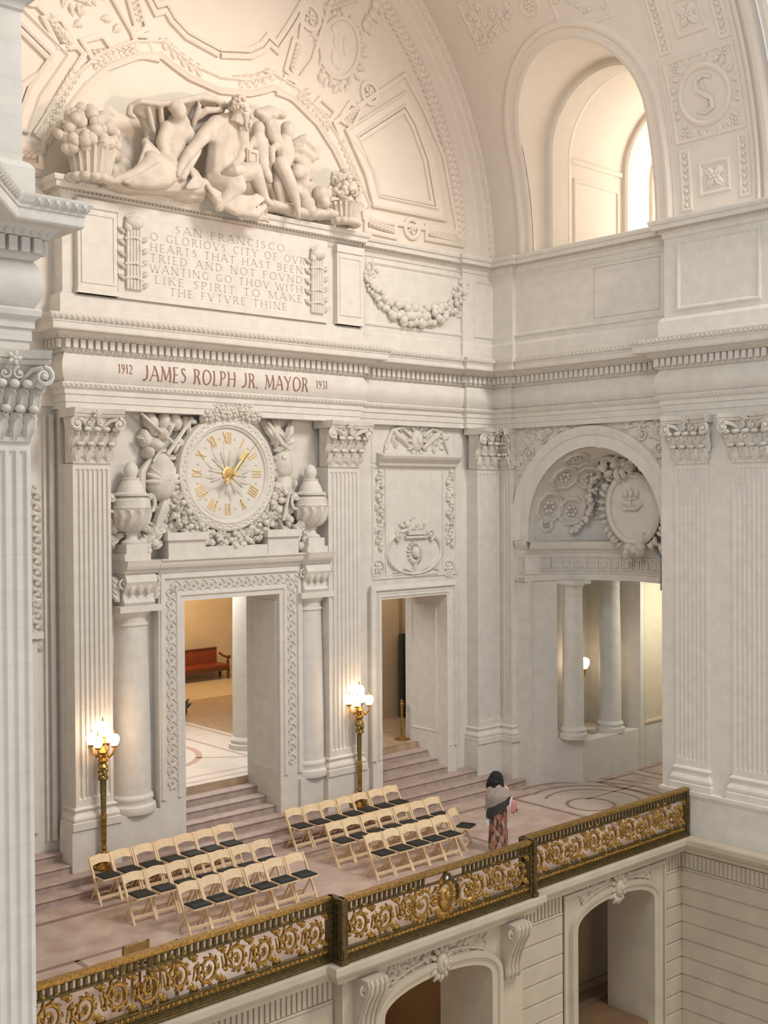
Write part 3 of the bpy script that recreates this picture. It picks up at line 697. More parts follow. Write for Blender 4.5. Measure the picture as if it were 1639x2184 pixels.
# ================================================================== CARVED COMPONENTS
def capital(mb, uc, v0, wd, h, half=True, front=.0, seed=0, scale=1.0):
    """acanthus capital on a flat pilaster: uc centre, v0 neck, wd shaft width, h height; mapper gives the wall plane at the shaft face"""
    W = wd
    mb.box(uc-W/2, uc+W/2, v0, v0+h*.86, -.3, .015)
    V = []; F = []
    for i in range(5):
        t = i/4; e = .02+.12*t**2; a = W/2+e*.6; V += [(uc-a, v0+h*.86*t, -.2), (uc-a, v0+h*.86*t, e), (uc+a, v0+h*.86*t, e), (uc+a, v0+h*.86*t, -.2)]
    for i in range(4):
        for j in range(3): F.append((4*i+j, 4*i+j+1, 4*i+5+j, 4*i+4+j))
    mb.add(V, F)
    for k in range(4):
        u = uc+(k-1.5)*W/3.6; mb.leaf(u, v0+.0, pi/2, h*.40, W*.34, .03, .06, .17, 3, .8)
        mb.blob(u, v0+h*.35, .17, W*.10, h*.045, .045)
    for k in range(5):
        u = uc+(k-2)*W/4; mb.leaf(u, v0+h*.22, pi/2, h*.46, W*.32, .04, .07, .22, 3, .8)
        mb.blob(u, v0+h*.62, .22, W*.10, h*.05, .05)
    for sg in (-1, 1):
        P = [(uc+sg*W*.10, v0+h*.48, .06), (uc+sg*W*.2, v0+h*.66, .12), (uc+sg*W*.38, v0+h*.78, .2), (uc+sg*W*.52, v0+h*.80, .28)]
        mb.tube(P, [W*.035, W*.045, W*.05, W*.05], 5)
        mb.spiral(uc+sg*W*.56, v0+h*.71, h*.115, 1.6, pi/2, -sg, W*.05, .27, 18, .15)
        mb.spiral(uc+sg*W*.14, v0+h*.74, h*.075, 1.3, pi/2, sg, W*.035, .16, 14, .15)
        mb.leaf(uc+sg*W*.5, v0+h*.45, pi/2+sg*-.3, h*.36, W*.24, .12, .06, .12, 3, .7)
    mb.rosette(uc, v0+h*.9, h*.09, .22, 5)
    n = 8; V = []; F = []
    for i in range(n+1):
        t = -1+2*i/n; u = uc+t*W*.66; w = .14+.17*t*t
        V += [(u, v0+h*.84, -.3), (u, v0+h*.84, w), (u, v0+h*.88, w+.02), (u, v0+h*.90, w), (u, v0+h*.91, w+.03), (u, v0+h, w+.05), (u, v0+h, -.3)]
    for i in range(n):
        for j in range(6): F.append((7*i+j, 7*i+j+1, 7*i+8+j, 7*i+7+j))
    F += [tuple(range(7)), tuple(7*n+j for j in range(7))[::-1]]
    mb.add(V, F)
def flutes(mb, u0, u1, v0, v1, n=7, dep=.25, fd=.042, edge=.05):
    W = u1-u0; fw = (W-2*edge)/n; xs = []
    for k in range(n):
        a = u0+edge+fw*k
        for t in (.14, .26, .5, .74, .86): xs.append((a+fw*t, t, k))
    rows = [(v0, 0), (v0+.10, 0), (v0+.13, .75), (v0+.17, 1), (v1-.17, 1), (v1-.13, .75), (v1-.10, 0), (v1, 0)]
    V = []; F = []
    for v, g in rows:
        V += [(u0, v, -dep), (u0, v, 0), (u0+edge*.8, v, 0)]
        for x, t, k in xs: V.append((x, v, -g*fd*(0 if t in (.14, .86) else (1 if t == .5 else .8))))
        V += [(u1-edge*.8, v, 0), (u1, v, 0), (u1, v, -dep)]
    m_ = len(V)//len(rows)
    for j in range(len(rows)-1):
        for i in range(m_-1): F.append((j*m_+i, j*m_+i+1, (j+1)*m_+i+1, (j+1)*m_+i))
    F.append(tuple(range(m_))); mb.add(V, F)
BASEP = [(0, 1.0), (.0, .93), (.035, .90), (.05, .84), (.035, .77), (.02, .70), (.03, .64), (.06, .58), (.085, .48), (.085, .40), (.07, .33), (.11, .30), (.11, 0)]
def pil_base(mb, u0, u1, v0, h, dep=.3):
    V = []; F = []
    for o, t in BASEP: V += [(u0-o, v0+h*t, -dep), (u0-o, v0+h*t, o), (u1+o, v0+h*t, o), (u1+o, v0+h*t, -dep)]
    for i in range(len(BASEP)-1):
        for j in range(3): F.append((4*i+j, 4*i+j+1, 4*i+5+j, 4*i+4+j))
    mb.add(V, F)
def pilaster(name, label, mp, u0, u1, zc=7.83, zb=1.5, zp=1.07, n=7, pedw=.12, zped=.0, pedo=.10, cap=True, ped=True, grp='fluted pilasters of the two walls', dep=.42):
    c = mp((u0+u1)/2, zped, 0); t = tag(empty(name, c), label, 'pilaster', grp)
    mb = MB(mp); flutes(mb, u0, u1, zb, zc, n, dep); mb.build('shaft', STONE, t)
    mb = MB(mp); mb.sweep([(u0-.0, zc), (u1+.0, zc)], [(0, 0), (0, .03), (-.05, .04), (-.07, .0)]); pil_base(mb, u0, u1, zp, zb-zp, dep); mb.build('base', STONE, t)
    if cap:
        mb = MB(mp); capital(mb, (u0+u1)/2, zc+.01, u1-u0, 8.84-zc-.01); mb.build('capital', STONE2, t, smooth=True, angle=50)
    if ped:
        mb = MB(mp); mb.box(u0-pedw, u1+pedw, zped, zp, -dep, pedo); mb.build('pedestal', STONE, t)
    return t
uL0, uL1 = P_(155, 990, YB)[0], P_(236, 990, YB)[0]; uR0, uR1 = P_(700, 1000, YB)[0], P_(767, 1000, YB)[0]
pilaster('pilaster', 'fluted stone pilaster between the left bronze lamp and the fluted pier', mA(YB), uL0, uL1, pedo=.08, zped=.3)
pilaster('pilaster', 'fluted stone pilaster behind the right bronze lamp, right of the clock', mA(YB), uR0, uR1, pedo=.08, zped=.3)
cu0, cu1 = P_(1020, 1000, YC)[0], P_(1073, 1000, YC)[0]
pilaster('pilaster', 'fluted corner pilaster facing the chairs, right of the small doorway', mA(YC+.02), cu0, cu1+.05, zped=.15, n=7, pedo=.08)
pilaster('pilaster', 'narrow fluted pilaster in the corner, left of the arched niche', mB(XC), 19.36, 19.66, n=2, zped=0, pedo=.09, pedw=.06)
a, b = Q_(1440, 991, XP)[0], Q_(1511, 991, XP)[0]
pilaster('pilaster', 'fluted pilaster just right of the arched niche, over the railing end', mB(XP), b, a, zp=.9, zb=1.45, pedo=.16, zped=.84, n=7)
a2 = Q_(1562, 991, XP)[0]
pilaster('pilaster', 'fluted pilaster cut by the right edge, right of the stone blocks', mB(XP), a2-.86, a2, zp=.9, zb=1.45, pedo=.16, zped=.84, n=7)
cf_ = MB(); cf_.box(21.615, 22, 19.5, 20.2, .1, 8.84); cf_.box(21.53, 22, 19.45, 20.2, .1, 1.07); struct(cf_.build('wall_corner', STONE))
# masonry blocks between the two pilasters of the pier
blk = tag(empty('pier_masonry', (XP+.12, (a2+b)/2, 1.4)), 'column of plain stone blocks between the two right-hand fluted pilasters', 'masonry')
zz = 1.45; me0 = None; kb = 0
while zz < 8.8:
    hh = .405; mb = MB(mB(XP+.12)); 
    if me0 is None:
        mb.sweep([(a2+.01, zz+hh-.0), (b-.01, zz+hh-.0)], [(0, -.1)], caps=False) if 0 else None
        V = [(a2, zz, -.1), (b, zz, -.1), (b, zz+hh, -.1), (a2, zz+hh, -.1), (a2+.0, zz, 0), (b, zz, 0), (b, zz+hh, 0), (a2, zz+hh, 0), (a2, zz+.03, .05), (b, zz+.03, .05), (b, zz+hh-.03, .05), (a2, zz+hh-.03, .05)]
        mb.add(V, [(0, 1, 5, 4), (1, 2, 6, 5), (2, 3, 7, 6), (3, 0, 4, 7), (4, 5, 9, 8), (5, 6, 10, 9), (6, 7, 11, 10), (7, 4, 8, 11), (8, 9, 10, 11)])
        me0 = mb.build('stone_block', STONE, blk)
    else:
        o = me0.copy(); COL.objects.link(o); o.parent = blk; o.location.z += hh*kb; o.location.x += random.uniform(-.006, .006)
    zz += hh; kb += 1
# pier pedestal ledge
pd = MB(mB(XP-.12)); pd.box(8, 14.60, -.14, .84, -.4, -.005); pd.sweep([(14.62, .82), (8, .82)], [(0, 0), (0, -.0)]) if 0 else None
for z0, o in ((.80, .02), (.86, .05), (-.10, .03)): pd.box(8, 14.62+o, z0, z0+.07, -.4, o)
struct(pd.build('wall_right_plinth', STONE))
# ---- doorway surround under the clock
ds = tag(empty('doorway_surround', ((DX0+DX1)/2, 19.85, .45)), 'carved stone doorway surround below the clock, wide steps inside', 'doorway')
YD = 19.86; mp = mA(YD)
SX_0, SX_1, ZD = 11.86, 15.42, 5.72
def jambs(parent, mp, x0, x1, z1, d0, d1, dz, z0, dep, mt=STONE):
    mb = MB(mp); mb.box(x0, d0, z0, z1, -dep, 0); mb.build('door_jamb', mt, parent)
    mb = MB(mp); mb.box(d1, x1, z0, z1, -dep, 0); mb.build('door_jamb', mt, parent)
    mb = MB(mp); mb.box(d0, d1, dz, z1, -dep, 0); mb.build('door_lintel', mt, parent)
jambs(ds, mp, SX_0, SX_1, ZD, DX0, DX1, 5.13, .3, 1.22)
fr_ = MB(mp)
def U(o, zb=1.25): return [(DX0-o, zb), (DX0-o, 5.13+o), (DX1+o, 5.13+o), (DX1+o, zb)]
fr_.sweep(U(.10), [(-.10, 0), (-.08, .03), (-.02, .035), (0, .02), (.0, 0)]); fr_.sweep(U(.50), [(-.07, 0), (-.05, .04), (.03, .05), (.05, 0)]); fr_.sweep(U(.16), [(-.02, 0), (-.02, .012), (.02, .012), (.02, 0)])
fr_.build('door_moulding', STONE, ds)
rl = MB(mp)
def interlace(mb, path, wd, step_):
    for a, b in zip(path[:-1], path[1:]):
        L = hypot(b[0]-a[0], b[1]-a[1]); n = max(1, int(L/step_)); tx, ty = (b[0]-a[0])/L, (b[1]-a[1])/L; nx, ny = ty, -tx
        for sg in (-1, 1):
            P = []
            for i in range(n*8+1):
                s_ = L*i/(n*8); o = sg*wd*.5*sin(pi*i/8+.0); P.append((a[0]+tx*s_+nx*o, a[1]+ty*s_+ny*o, .008))
            mb.tube(P, .017, 4)
        for i in range(n):
            s_ = L*(i+.5)/n; mb.rosette(a[0]+tx*s_, a[1]+ty*s_, wd*.22, .0, 4, .03)
            for sg in (-1, 1): mb.leaf(a[0]+tx*L*i/n, a[1]+ty*L*i/n, atan2(ny*sg, nx*sg), wd*.45, wd*.3, 0, .025)
interlace(rl, [(DX0-.30, 1.45), (DX0-.30, 5.43), (DX1+.30, 5.43), (DX1+.30, 1.45)], .22, .21)
tag(rl.build('interlace_relief', STONE2, ds), kind='stuff')
cp = MB(mp); cp.sweep([(SX_0-.02, ZD), (SX_1+.02, ZD)], [(0, -.1), (0, .03), (-.06, .05), (-.10, .12), (-.16, .15), (-.22, .16), (-.24, .20), (-.27, .20), (-.27, -.1)]); cp.build('door_cornice', STONE, ds)
mb = MB(lambda u, v, w: (DX1-w, u, v)); mb.rect(20.02, 20.95, 1.35, 4.95, [(-.03, 0), (-.02, .02), (.02, .02), (.03, 0)]); mb.build('reveal_panel', STONE, ds)
# small doorway
sd = tag(empty('doorway_surround', (18.9, 20.0, .45)), 'plain moulded doorway surround left of the corner, brass post inside', 'doorway')
mp = mA(YW-.06); jambs(sd, mp, SX0-.30, SX1+.30, SZ+.32, SX0, SX1, SZ, .45, 1.5)
mb = MB(mp)
def U2(o, zb=1.1): return [(SX0-o, zb), (SX0-o, SZ+o), (SX1+o, SZ+o), (SX1+o, zb)]
mb.sweep(U2(.06), [(-.06, 0), (-.05, .03), (.0, .03), (.02, 0)]); mb.sweep(U2(.26), [(-.08, 0), (-.07, .03), (0, .05), (.04, .06), (.06, 0)]); mb.sweep(U2(.15), [(-.02, 0), (-.02, .012), (.02, .012), (.02, 0)])
mb.build('door_moulding', STONE, sd)
mb = MB(lambda u, v, w: (SX1-w, u, v)); mb.rect(20.4, 21.25, 1.4, SZ-.3, [(-.03, 0), (-.02, .02), (.02, .02), (.03, 0)]); mb.build('reveal_panel', STONE, sd)
# ---- columns and consoles beside the clock door
YCOL = YR+.02
def side_column(u, label):
    t = tag(empty('engaged_column', (u, YCOL, 1.1)), label, 'column', 'smooth columns beside the clock doorway')
    r = .39
    mb = MB(); mb.lathe((u, YCOL, 0), [(r*1.22, 1.10), (r*1.26, 1.16), (r*1.22, 1.24), (r*1.08, 1.27), (r*1.06, 1.33), (r*1.12, 1.37), (r*1.1, 1.42), (r, 1.46)], 28); mb.build('base', STONE, t, smooth=True)
    mb = MB(); mb.lathe((u, YCOL, 0), [(r, 1.44), (r*.985, 2.6), (r*.92, 3.9), (r*.86, 4.72)], 28); mb.build('shaft', STONE, t, smooth=True)
    mb = MB(); mb.lathe((u, YCOL, 0), [(r*.86, 4.72), (r*.93, 4.73), (r*.93, 4.76), (r*.86, 4.78), (r*.86, 4.88), (r*.95, 4.92), (r*1.08, 5.0)], 28); mb.box(u-r*1.14, u+r*1.14, YCOL-r*1.14, YCOL+.3, 5.0, 5.12); mb.build('capital', STONE, t, smooth=True)
    mb = MB(); mb.box(u-.44, u+.44, YR-.34, YR+.2, .3, 1.11); mb.build('plinth', STONE, t)
    return t
cL, cR = 11.38, 15.72
side_column(cL, 'smooth engaged column behind the left bronze lamp'); side_column(cR, 'smooth engaged column between the clock doorway and the right bronze lamp')
def console(u, label):
    t = tag(empty('console', (u, YCOL, 5.12)), label, 'console', 'scrolled consoles carrying the urns')
    mb = MB(mA(YR)); P = [(0, 5.12), (.36, 5.12), (.40, 5.18), (.34, 5.24), (.33, 5.34), (.42, 5.46), (.48, 5.58), (.44, 5.68), (.40, 5.74), (0, 5.74)]
    V = []; n = len(P)
    for x in (u-.33, u+.33): V += [(x, z, w) for w, z in P]
    mb.add(V, [(i, i+1, n+i+1, n+i) for i in range(n-1)]+[tuple(range(n))[::-1], tuple(range(n, 2*n))]); mb.build('scroll_block', STONE, t)
    mb = MB(mA(YR))
    for sg in (-1, 1):
        mb.spiral(u+sg*.33, 5.56, .13, 1.4, 0, sg, .03, .36, 16); 
        for k in range(4): mb.leaf(u+sg*.36, 5.2+.1*k, pi/2+sg*-.7, .26, .16, .25, .05)
    for k in range(3): mb.leaf(u+(k-1)*.18, 5.62, -pi/2, .3, .18, .40, .05)
    mb.build('acanthus', STONE2, t, smooth=True)
    mb = MB(mA(YR)); mb.sweep([(u-.36, 5.74), (u+.36, 5.74)], [(0, -.1), (0, .44), (-.05, .46), (-.09, .53), (-.14, .56), (-.20, .58), (-.25, .60), (-.25, -.1)]); mb.build('cornice', STONE, t)
    return t
console(cL, 'scrolled stone console with thick cornice under the left urn'); console(cR, 'scrolled stone console with thick cornice under the right urn')
def urn(u, label):
    yc = YR-.28; t = tag(empty('urn', (u, yc, 5.99)), label, 'urn', 'stone urns beside the clock')
    mb = MB(); mb.box(u-.28, u+.28, yc-.24, yc+.3, 5.99, 6.12); mb.box(u-.22, u+.22, yc-.2, yc+.3, 6.12, 6.30); mb.build('plinth', STONE, t)
    mb = MB(); mb.lathe((u, yc, 0), [(.20, 6.30), (.21, 6.34), (.12, 6.40), (.10, 6.47), (.14, 6.51), (.12, 6.53)], 24); mb.build('foot', STONE, t, smooth=True)
    mb = MB(); V = []; F = []; n = 48; pr = [(.12, 6.52, 0), (.24, 6.58, 1), (.33, 6.70, 1), (.37, 6.84, 1), (.385, 6.96, .6), (.385, 7.0, 0), (.37, 7.03, 0), (.36, 7.14, 0), (.30, 7.20, 0), (.27, 7.24, 0)]
    for r, z, g in pr:
        for k in range(n):
            a = 2*pi*k/n+(z-6.5)*1.6*g; rr = r*(1+.055*g*(1 if k % 4 < 2 else -1)); V.append((u+rr*cos(a), yc+rr*sin(a), z))
    for i in range(len(pr)-1):
        for k in range(n): F.append((i*n+k, i*n+(k+1) % n, (i+1)*n+(k+1) % n, (i+1)*n+k))
    mb.add(V, F); mb.build('bowl', STONE2, t, smooth=True, angle=35)
    mb = MB(); mb.lathe((u, yc, 0), [(.34, 7.22), (.35, 7.26), (.26, 7.30), (.25, 7.37), (.20, 7.46), (.17, 7.52), (.18, 7.56), (.10, 7.58), (.12, 7.63), (.145, 7.70), (.13, 7.78), (.07, 7.86), (0, 7.89)], 24); mb.build('lid', STONE, t, smooth=True)
    for sg in (-1, 1):
        mb = MB(lambda a, b, w: (a, yc-w, b)); P = [(u+sg*.34, 6.92), (u+sg*.47, 6.94), (u+sg*.52, 7.06), (u+sg*.50, 7.18), (u+sg*.42, 7.25), (u+sg*.36, 7.20)]
        mb.tube([(a, b, 0) for a, b in P], [.03, .04, .045, .045, .04, .03], 7); mb.spiral(u+sg*.42, 7.19, .075, 1.2, 0, sg, .028, .03, 12); mb.build('handle', STONE2, t, smooth=True)
    return t
urn(P_(280, 1080, YR-.28)[0], 'carved stone urn with lid, left of the clock'); urn(P_(663, 1080, YR-.28)[0], 'carved stone urn with lid, right of the clock')
# blocking course above the clock door
mb = MB(mA(YR)); mb.box(12.0, 12.85, 5.99, 6.35, -.1, .42); mb.box(11.95, 12.9, 6.35, 6.5, -.1, .48)
mb.box(14.4, 15.2, 5.99, 6.35, -.1, .42); mb.box(14.35, 15.25, 6.35, 6.5, -.1, .48); mb.box(12.85, 14.4, 5.99, 6.2, -.1, .40)
mb.build('door_blocking', STONE, ds)
# ---- clock
CU_, CV_ = P_(485.5, 1010, YR-.3)
YK = YR-.30
ck = tag(empty('round_clock', (CU_, YK, CV_)), 'large round carved stone clock with gilt numerals over the central doorway', 'clock')
def mK(u, v, w): return (CU_+u, YK-w, CV_+v)
CRD = (P_(594, 1025, YK)[0]-P_(388, 1010, YK)[0])/2
def ringm(mb, pr, n=64): mb.m = lambda a, b, w: mK(a, w, b) ; mb.lathe((0, 0, 0), [(r, h) for r, h in pr], n, axis=1); return mb
def klathe(name, mt, pr, n=64, smooth=True, par=None):
    mb = MB(mK); V = []; F = []
    for r, h in pr:
        for k in range(n): a = 2*pi*k/n; V.append((r*cos(a), r*sin(a), h))
    for i in range(len(pr)-1):
        for k in range(n): F.append((i*n+k, i*n+(k+1) % n, (i+1)*n+(k+1) % n, (i+1)*n+k))
    mb.add(V, F); return mb.build(name, mt, par or ck, smooth=smooth, angle=30)
R_ = CRD
klathe('rim', STONE, [(R_*.99, -.35), (R_, -.02), (R_*.985, .05), (R_*.95, .07), (R_*.93, .055), (R_*.88, .055), (R_*.855, .075), (R_*.83, .07), (R_*.81, .04), (R_*.79, .04), (R_*.775, .0), (R_*.76, -.02)])
face = klathe('clock_face', STONE, [(.001, .0), (R_*.45, 0), (R_*.77, 0)])
mb = MB(mK)
for k in range(72): a = 2*pi*k/72; mb.leaf(R_*.905*cos(a), R_*.905*sin(a), a+pi/2+.4*(1 if k % 2 else -1), .10, .05, .058, .015, 0, 0)
for k in range(12): a = 2*pi*(k+.5)/12; mb.blob(R_*.62*cos(a), R_*.62*sin(a), .0, .035, .035, .018)
for k in range(12): a = 2*pi*(k+.25)/12; mb.leaf(.12*cos(a), .12*sin(a), a, R_*.42, .17, .0, .03, 0, 2); mb.leaf(.10*cos(a+.26), .10*sin(a+.26), a+.26, R_*.32, .06, .01, .035, 0, 0)
mb.build('rim_ornament', STONE2, ck, smooth=True)
NUM = ['XII', 'I', 'II', 'III', 'IIII', 'V', 'VI', 'VII', 'VIII', 'IX', 'X', 'XI']
for k, tx in enumerate(NUM):
    a = pi/2-2*pi*k/12; mb = MB(mK); rx = (cos(a), sin(a)); tn_ = (sin(a), -cos(a)); r0, r1 = R_*.52, R_*.71
    wds = {'I': .055, 'V': .10, 'X': .11}; tot = sum(wds[c] for c in tx); x = -tot/2
    def pt(s_, r): return (rx[0]*r+tn_[0]*s_, rx[1]*r+tn_[1]*s_)
    def stroke(s0, q0, s1, q1, wd):
        p, q = pt(s0, q0), pt(s1, q1); mb.sweep([p, q], [(-wd/2, 0), (-wd/2, .018), (wd/2, .018), (wd/2, 0)])
    for c in tx:
        wd = wds[c]
        if c == 'I': stroke(x+wd/2, r0, x+wd/2, r1, .02)
        if c == 'V': stroke(x+.012, r1, x+wd/2, r0, .022); stroke(x+wd-.012, r1, x+wd/2, r0, .013)
        if c == 'X': stroke(x+.012, r1, x+wd-.012, r0, .022); stroke(x+wd-.012, r1, x+.012, r0, .013)
        x += wd
    mb.build('numeral', GOLDL, face)
klathe('hub', GOLDL, [(.13, 0), (.14, .04), (.11, .05), (.10, .05), (.06, .12), (.05, .26), (.045, .30), (.0, .30)], 24)
mb = MB(mK)
def hand(a, L, tail, w0, h):
    c, s_ = cos(a), sin(a); mb.tube([(-c*tail, -s_*tail, h), (0, 0, h), (c*L*.5, s_*L*.5, h), (c*L, s_*L, h)], [.022, .018, .016, .004], 5)
    for k in range(5):
        t = .55+.07*k
        for sg in (-1, 1): mb.leaf(c*L*t, s_*L*t, a+sg*.6, .10, .045, h, .015, 0, 0)
    for sg in (-1, 0, 1): mb.leaf(-c*tail*.5, -s_*tail*.5, a+pi+sg*.6, .13, .06, h, .02, 0, 0)
hand(radians(53), R_*.50, .26, 0, .20); mb.build('clock_hand', GOLDL, ck, smooth=True); mb = MB(mK)
mb.tube([(-.13*cos(radians(49)), -.13*sin(radians(49)), .27), (R_*.70*cos(radians(49)), R_*.70*sin(radians(49)), .27)], [.02, .006], 5); mb.build('clock_hand', GREEN, ck)
# wreath below and flowers above the clock
wr_ = MB(mA(YR)); rd = random.Random(3)
for i in range(300):
    a = radians(rd.uniform(192, 348)); r = R_*rd.uniform(1.02, 1.26); u, v = CU_+cos(a)*r, CV_+sin(a)*r*1.02
    if i % 4 == 0: wr_.blob(u, v, .27+rd.uniform(0, .12), rd.uniform(.04, .075))
    else: wr_.leaf(u, v, rd.uniform(0, 6.28), rd.uniform(.13, .22), .11, .28, .07)
wr_.sweep(arc(CU_, CV_, R_*1.12, radians(188), radians(352), 24), [(-.16, 0), (-.12, .26), (.12, .26), (.16, 0)])
tag(wr_.build('laurel_wreath', STONE2, smooth=True), 'thick carved wreath of leaves and fruit hanging under the clock', 'carving')
fw = MB(mA(YR))
for i in range(9):
    u, v = P_(438+13*i, 888-10*sin(pi*i/8)+rd.uniform(-4, 4), YR-.3); fw.rosette(u, v, .15, .34, 6, .12); fw.blob(u, v-.05, .3, .14, .14, .1)
for i in range(46):
    u, v = P_(rd.uniform(420, 552), rd.uniform(864, 898), YR-.3); fw.leaf(u, v, rd.uniform(-.3, 3.4), rd.uniform(.14, .24), .12, .33, .06)
for i in range(8): u, v = P_(455+10*i, 868-6*sin(pi*i/7), YR-.3); fw.rosette(u, v, .10, .36, 5, .09)
tag(fw.build('flower_garland', STONE2, smooth=True), 'carved bouquet of roses and leaves on top of the clock', 'carving')
def trophy(label, mirror, pts):
    t = tag(empty('trophy', (P_(pts[0][0], pts[0][1], YR)[0], YR-.2, P_(pts[0][0], pts[0][1], YR)[1])), label, 'carving', 'carved trophies beside the clock'); return t
# left trophy: shell-ribbed shield, wing-like edges, banners, axe blades and a lion mask
lt = tag(empty('trophy', (12.1, YR-.2, 6.5)), 'carved trophy of ribbed shield, wing and banners, left of the clock', 'carving')
mb = MB(mA(YR)); c0 = P_(348, 1018, YR-.25)
V = []; F = []; n = 24; mr = 7
for j in range(mr):
    t = j/(mr-1)
    for k in range(n):
        a = 2*pi*k/n; rr = (1-t); e = 1+.05*cos(a*9)*(1-t); u = c0[0]+.33*rr*e*cos(a); v = c0[1]+.50*rr*e*sin(a)-.06*cos(a)**2; V.append((u, v, .16+.30*sqrt(max(0, 1-rr*rr))))
for j in range(mr-1):
    for k in range(n): F.append((j*n+k, j*n+(k+1) % n, (j+1)*n+(k+1) % n, (j+1)*n+k))
mb.add(V, F)
for k in range(9): mb.leaf(c0[0], c0[1]-.1, pi/2+(k-4)*.38, .42, .12, .38, .05, -.12, 0)
mb.build('ribbed_shield', STONE2, lt, smooth=True)
mb = MB(mA(YR)); WL = [P_(x, y, YR-.2) for x, y in ((322, 975), (302, 1005), (300, 1045), (312, 1080))]
mb.tube([(u, v, .22) for u, v in WL], [.03, .08, .09, .03], 7); WL = [P_(x, y, YR-.2) for x, y in ((362, 1040), (352, 1075), (338, 1110), (334, 1150))]
mb.tube([(u, v, .2) for u, v in WL], [.05, .13, .11, .04], 8); WL = [P_(x, y, YR-.2) for x, y in ((390, 985), (392, 1020), (385, 1060))]; mb.tube([(u, v, .2) for u, v in WL], [.04, .09, .04], 7)
mb.build('wing_edge', STONE2, lt, smooth=True)
mb = MB(mA(YR)); 
mb.tube([(*P_(300, 880, YR-.3), .3), (*P_(368, 945, YR-.3), .34)], .035, 6); mb.tube([(*P_(385, 890, YR-.3), .22), (*P_(330, 985, YR-.3), .25)], .03, 6); mb.tube([(*P_(410, 892, YR-.2), .2), (*P_(360, 970, YR-.3), .25)], .045, 6)
mb.build('spear', STONE2, lt, smooth=True)
mb = MB(mA(YR))
for (x, y, rx, ry, rt, w) in ((325, 900, .15, .22, .4, .2), (352, 898, .13, .2, -.2, .2), (378, 900, .14, .2, .3, .18), (402, 905, .12, .18, 0, .14), (312, 935, .12, .2, .2, .2), (330, 950, .17, .13, 0, .28), (318, 965, .10, .14, 0, .24), (345, 925, .12, .14, 0, .25)):
    u, v = P_(x, y, YR-.2); mb.blob(u, v, w*.6, rx, ry, w, rt)
for k in range(22): u, v = P_(rd.uniform(305, 405), rd.uniform(892, 980), YR-.2); mb.leaf(u, v, rd.uniform(0, 6.28), .26, .13, .18, .08)
for k in range(9): u, v = P_(375+rd.uniform(-6, 10), 935+k*4, YR-.2); mb.leaf(u, v, -.4+.2*k, .24, .08, .22, .05, 0, 0)
mb.build('plume', STONE2, lt, smooth=True)
mb = MB(mA(YR))
for k in range(36): u, v = P_(rd.uniform(330, 402), rd.uniform(1070, 1140), YR-.2); mb.leaf(u, v, rd.uniform(0, 6.28), .24, .13, .14, .08); 
for k in range(26): u, v = P_(rd.uniform(335, 410), rd.uniform(1060, 1140), YR-.2); mb.blob(u, v, .14, .09, .10, .10)
mb.build('foliage_mass', STONE2, lt, smooth=True)
rt_ = tag(empty('trophy', (15.0, YR-.2, 6.5)), 'carved trophy of mask, shield and fluttering banners, right of the clock', 'carving')
mb = MB(mA(YR)); c0 = P_(606, 1005, YR-.2)
mb.blob(c0[0], c0[1]+.12, .14, .24, .34, .22); mb.blob(c0[0]+.02, c0[1]-.3, .12, .22, .36, .2); mb.blob(c0[0]-.06, c0[1]+.28, .3, .07, .07, .05)
mb.build('curved_shield', STONE2, rt_, smooth=True)
mb = MB(mA(YR)); 
mb.tube([(*P_(x, y, YR-.2), .22) for x, y in ((570, 900), (600, 945), (618, 960))], [.04, .06, .03], 7)
for k in range(9): u, v = P_(600+rd.uniform(-12, 14), 945+rd.uniform(-12, 18), YR-.2); mb.leaf(u, v, pi/2+(k-4)*.22, rd.uniform(.35, .6), .2, .12+.02*(k % 3), .1, 0, 2)
mb.build('banner', STONE2, rt_, smooth=True)
mb = MB(mA(YR)); mb.tube([(*P_(612, 1045, YR-.2), .3), (*P_(598, 1110, YR-.2), .32)], .04, 6); mb.tube([(*P_(575, 1070, YR-.2), .2), (*P_(600, 1120, YR-.2), .22)], .04, 6)
mb.build('spear', STONE2, rt_, smooth=True)
mb = MB(mA(YR))
for k in range(40): u, v = P_(rd.uniform(565, 632), rd.uniform(960, 1150), YR-.2); mb.leaf(u, v, rd.uniform(0, 6.28), .24, .13, .14, .08)
for k in range(30): u, v = P_(rd.uniform(575, 640), rd.uniform(1040, 1160), YR-.2); mb.blob(u, v, .12, .09, .10, .10)
mb.build('foliage_mass', STONE2, rt_, smooth=True)
mb = MB(mA(YR))   # acanthus at the foot of the urns
for (x0, x1) in ((300, 335), (615, 660)):
    for k in range(18): u, v = P_(rd.uniform(x0, x1), rd.uniform(1120, 1172), YR-.3); mb.leaf(u, v, rd.uniform(.3, 2.8), .28, .16, .3, .08)
    for k in range(8): u, v = P_(rd.uniform(x0, x1), rd.uniform(1135, 1175), YR-.3); mb.blob(u, v, .3, .10)
for k in range(12): u, v = P_(rd.uniform(236, 256), rd.uniform(1115, 1172), YR-.3); mb.leaf(u, v, rd.uniform(.3, 2.8), .26, .16, .15, .08)
tag(mb.build('acanthus_carving', STONE2, smooth=True), 'carved acanthus leaves round the feet of the two urns', 'carving')
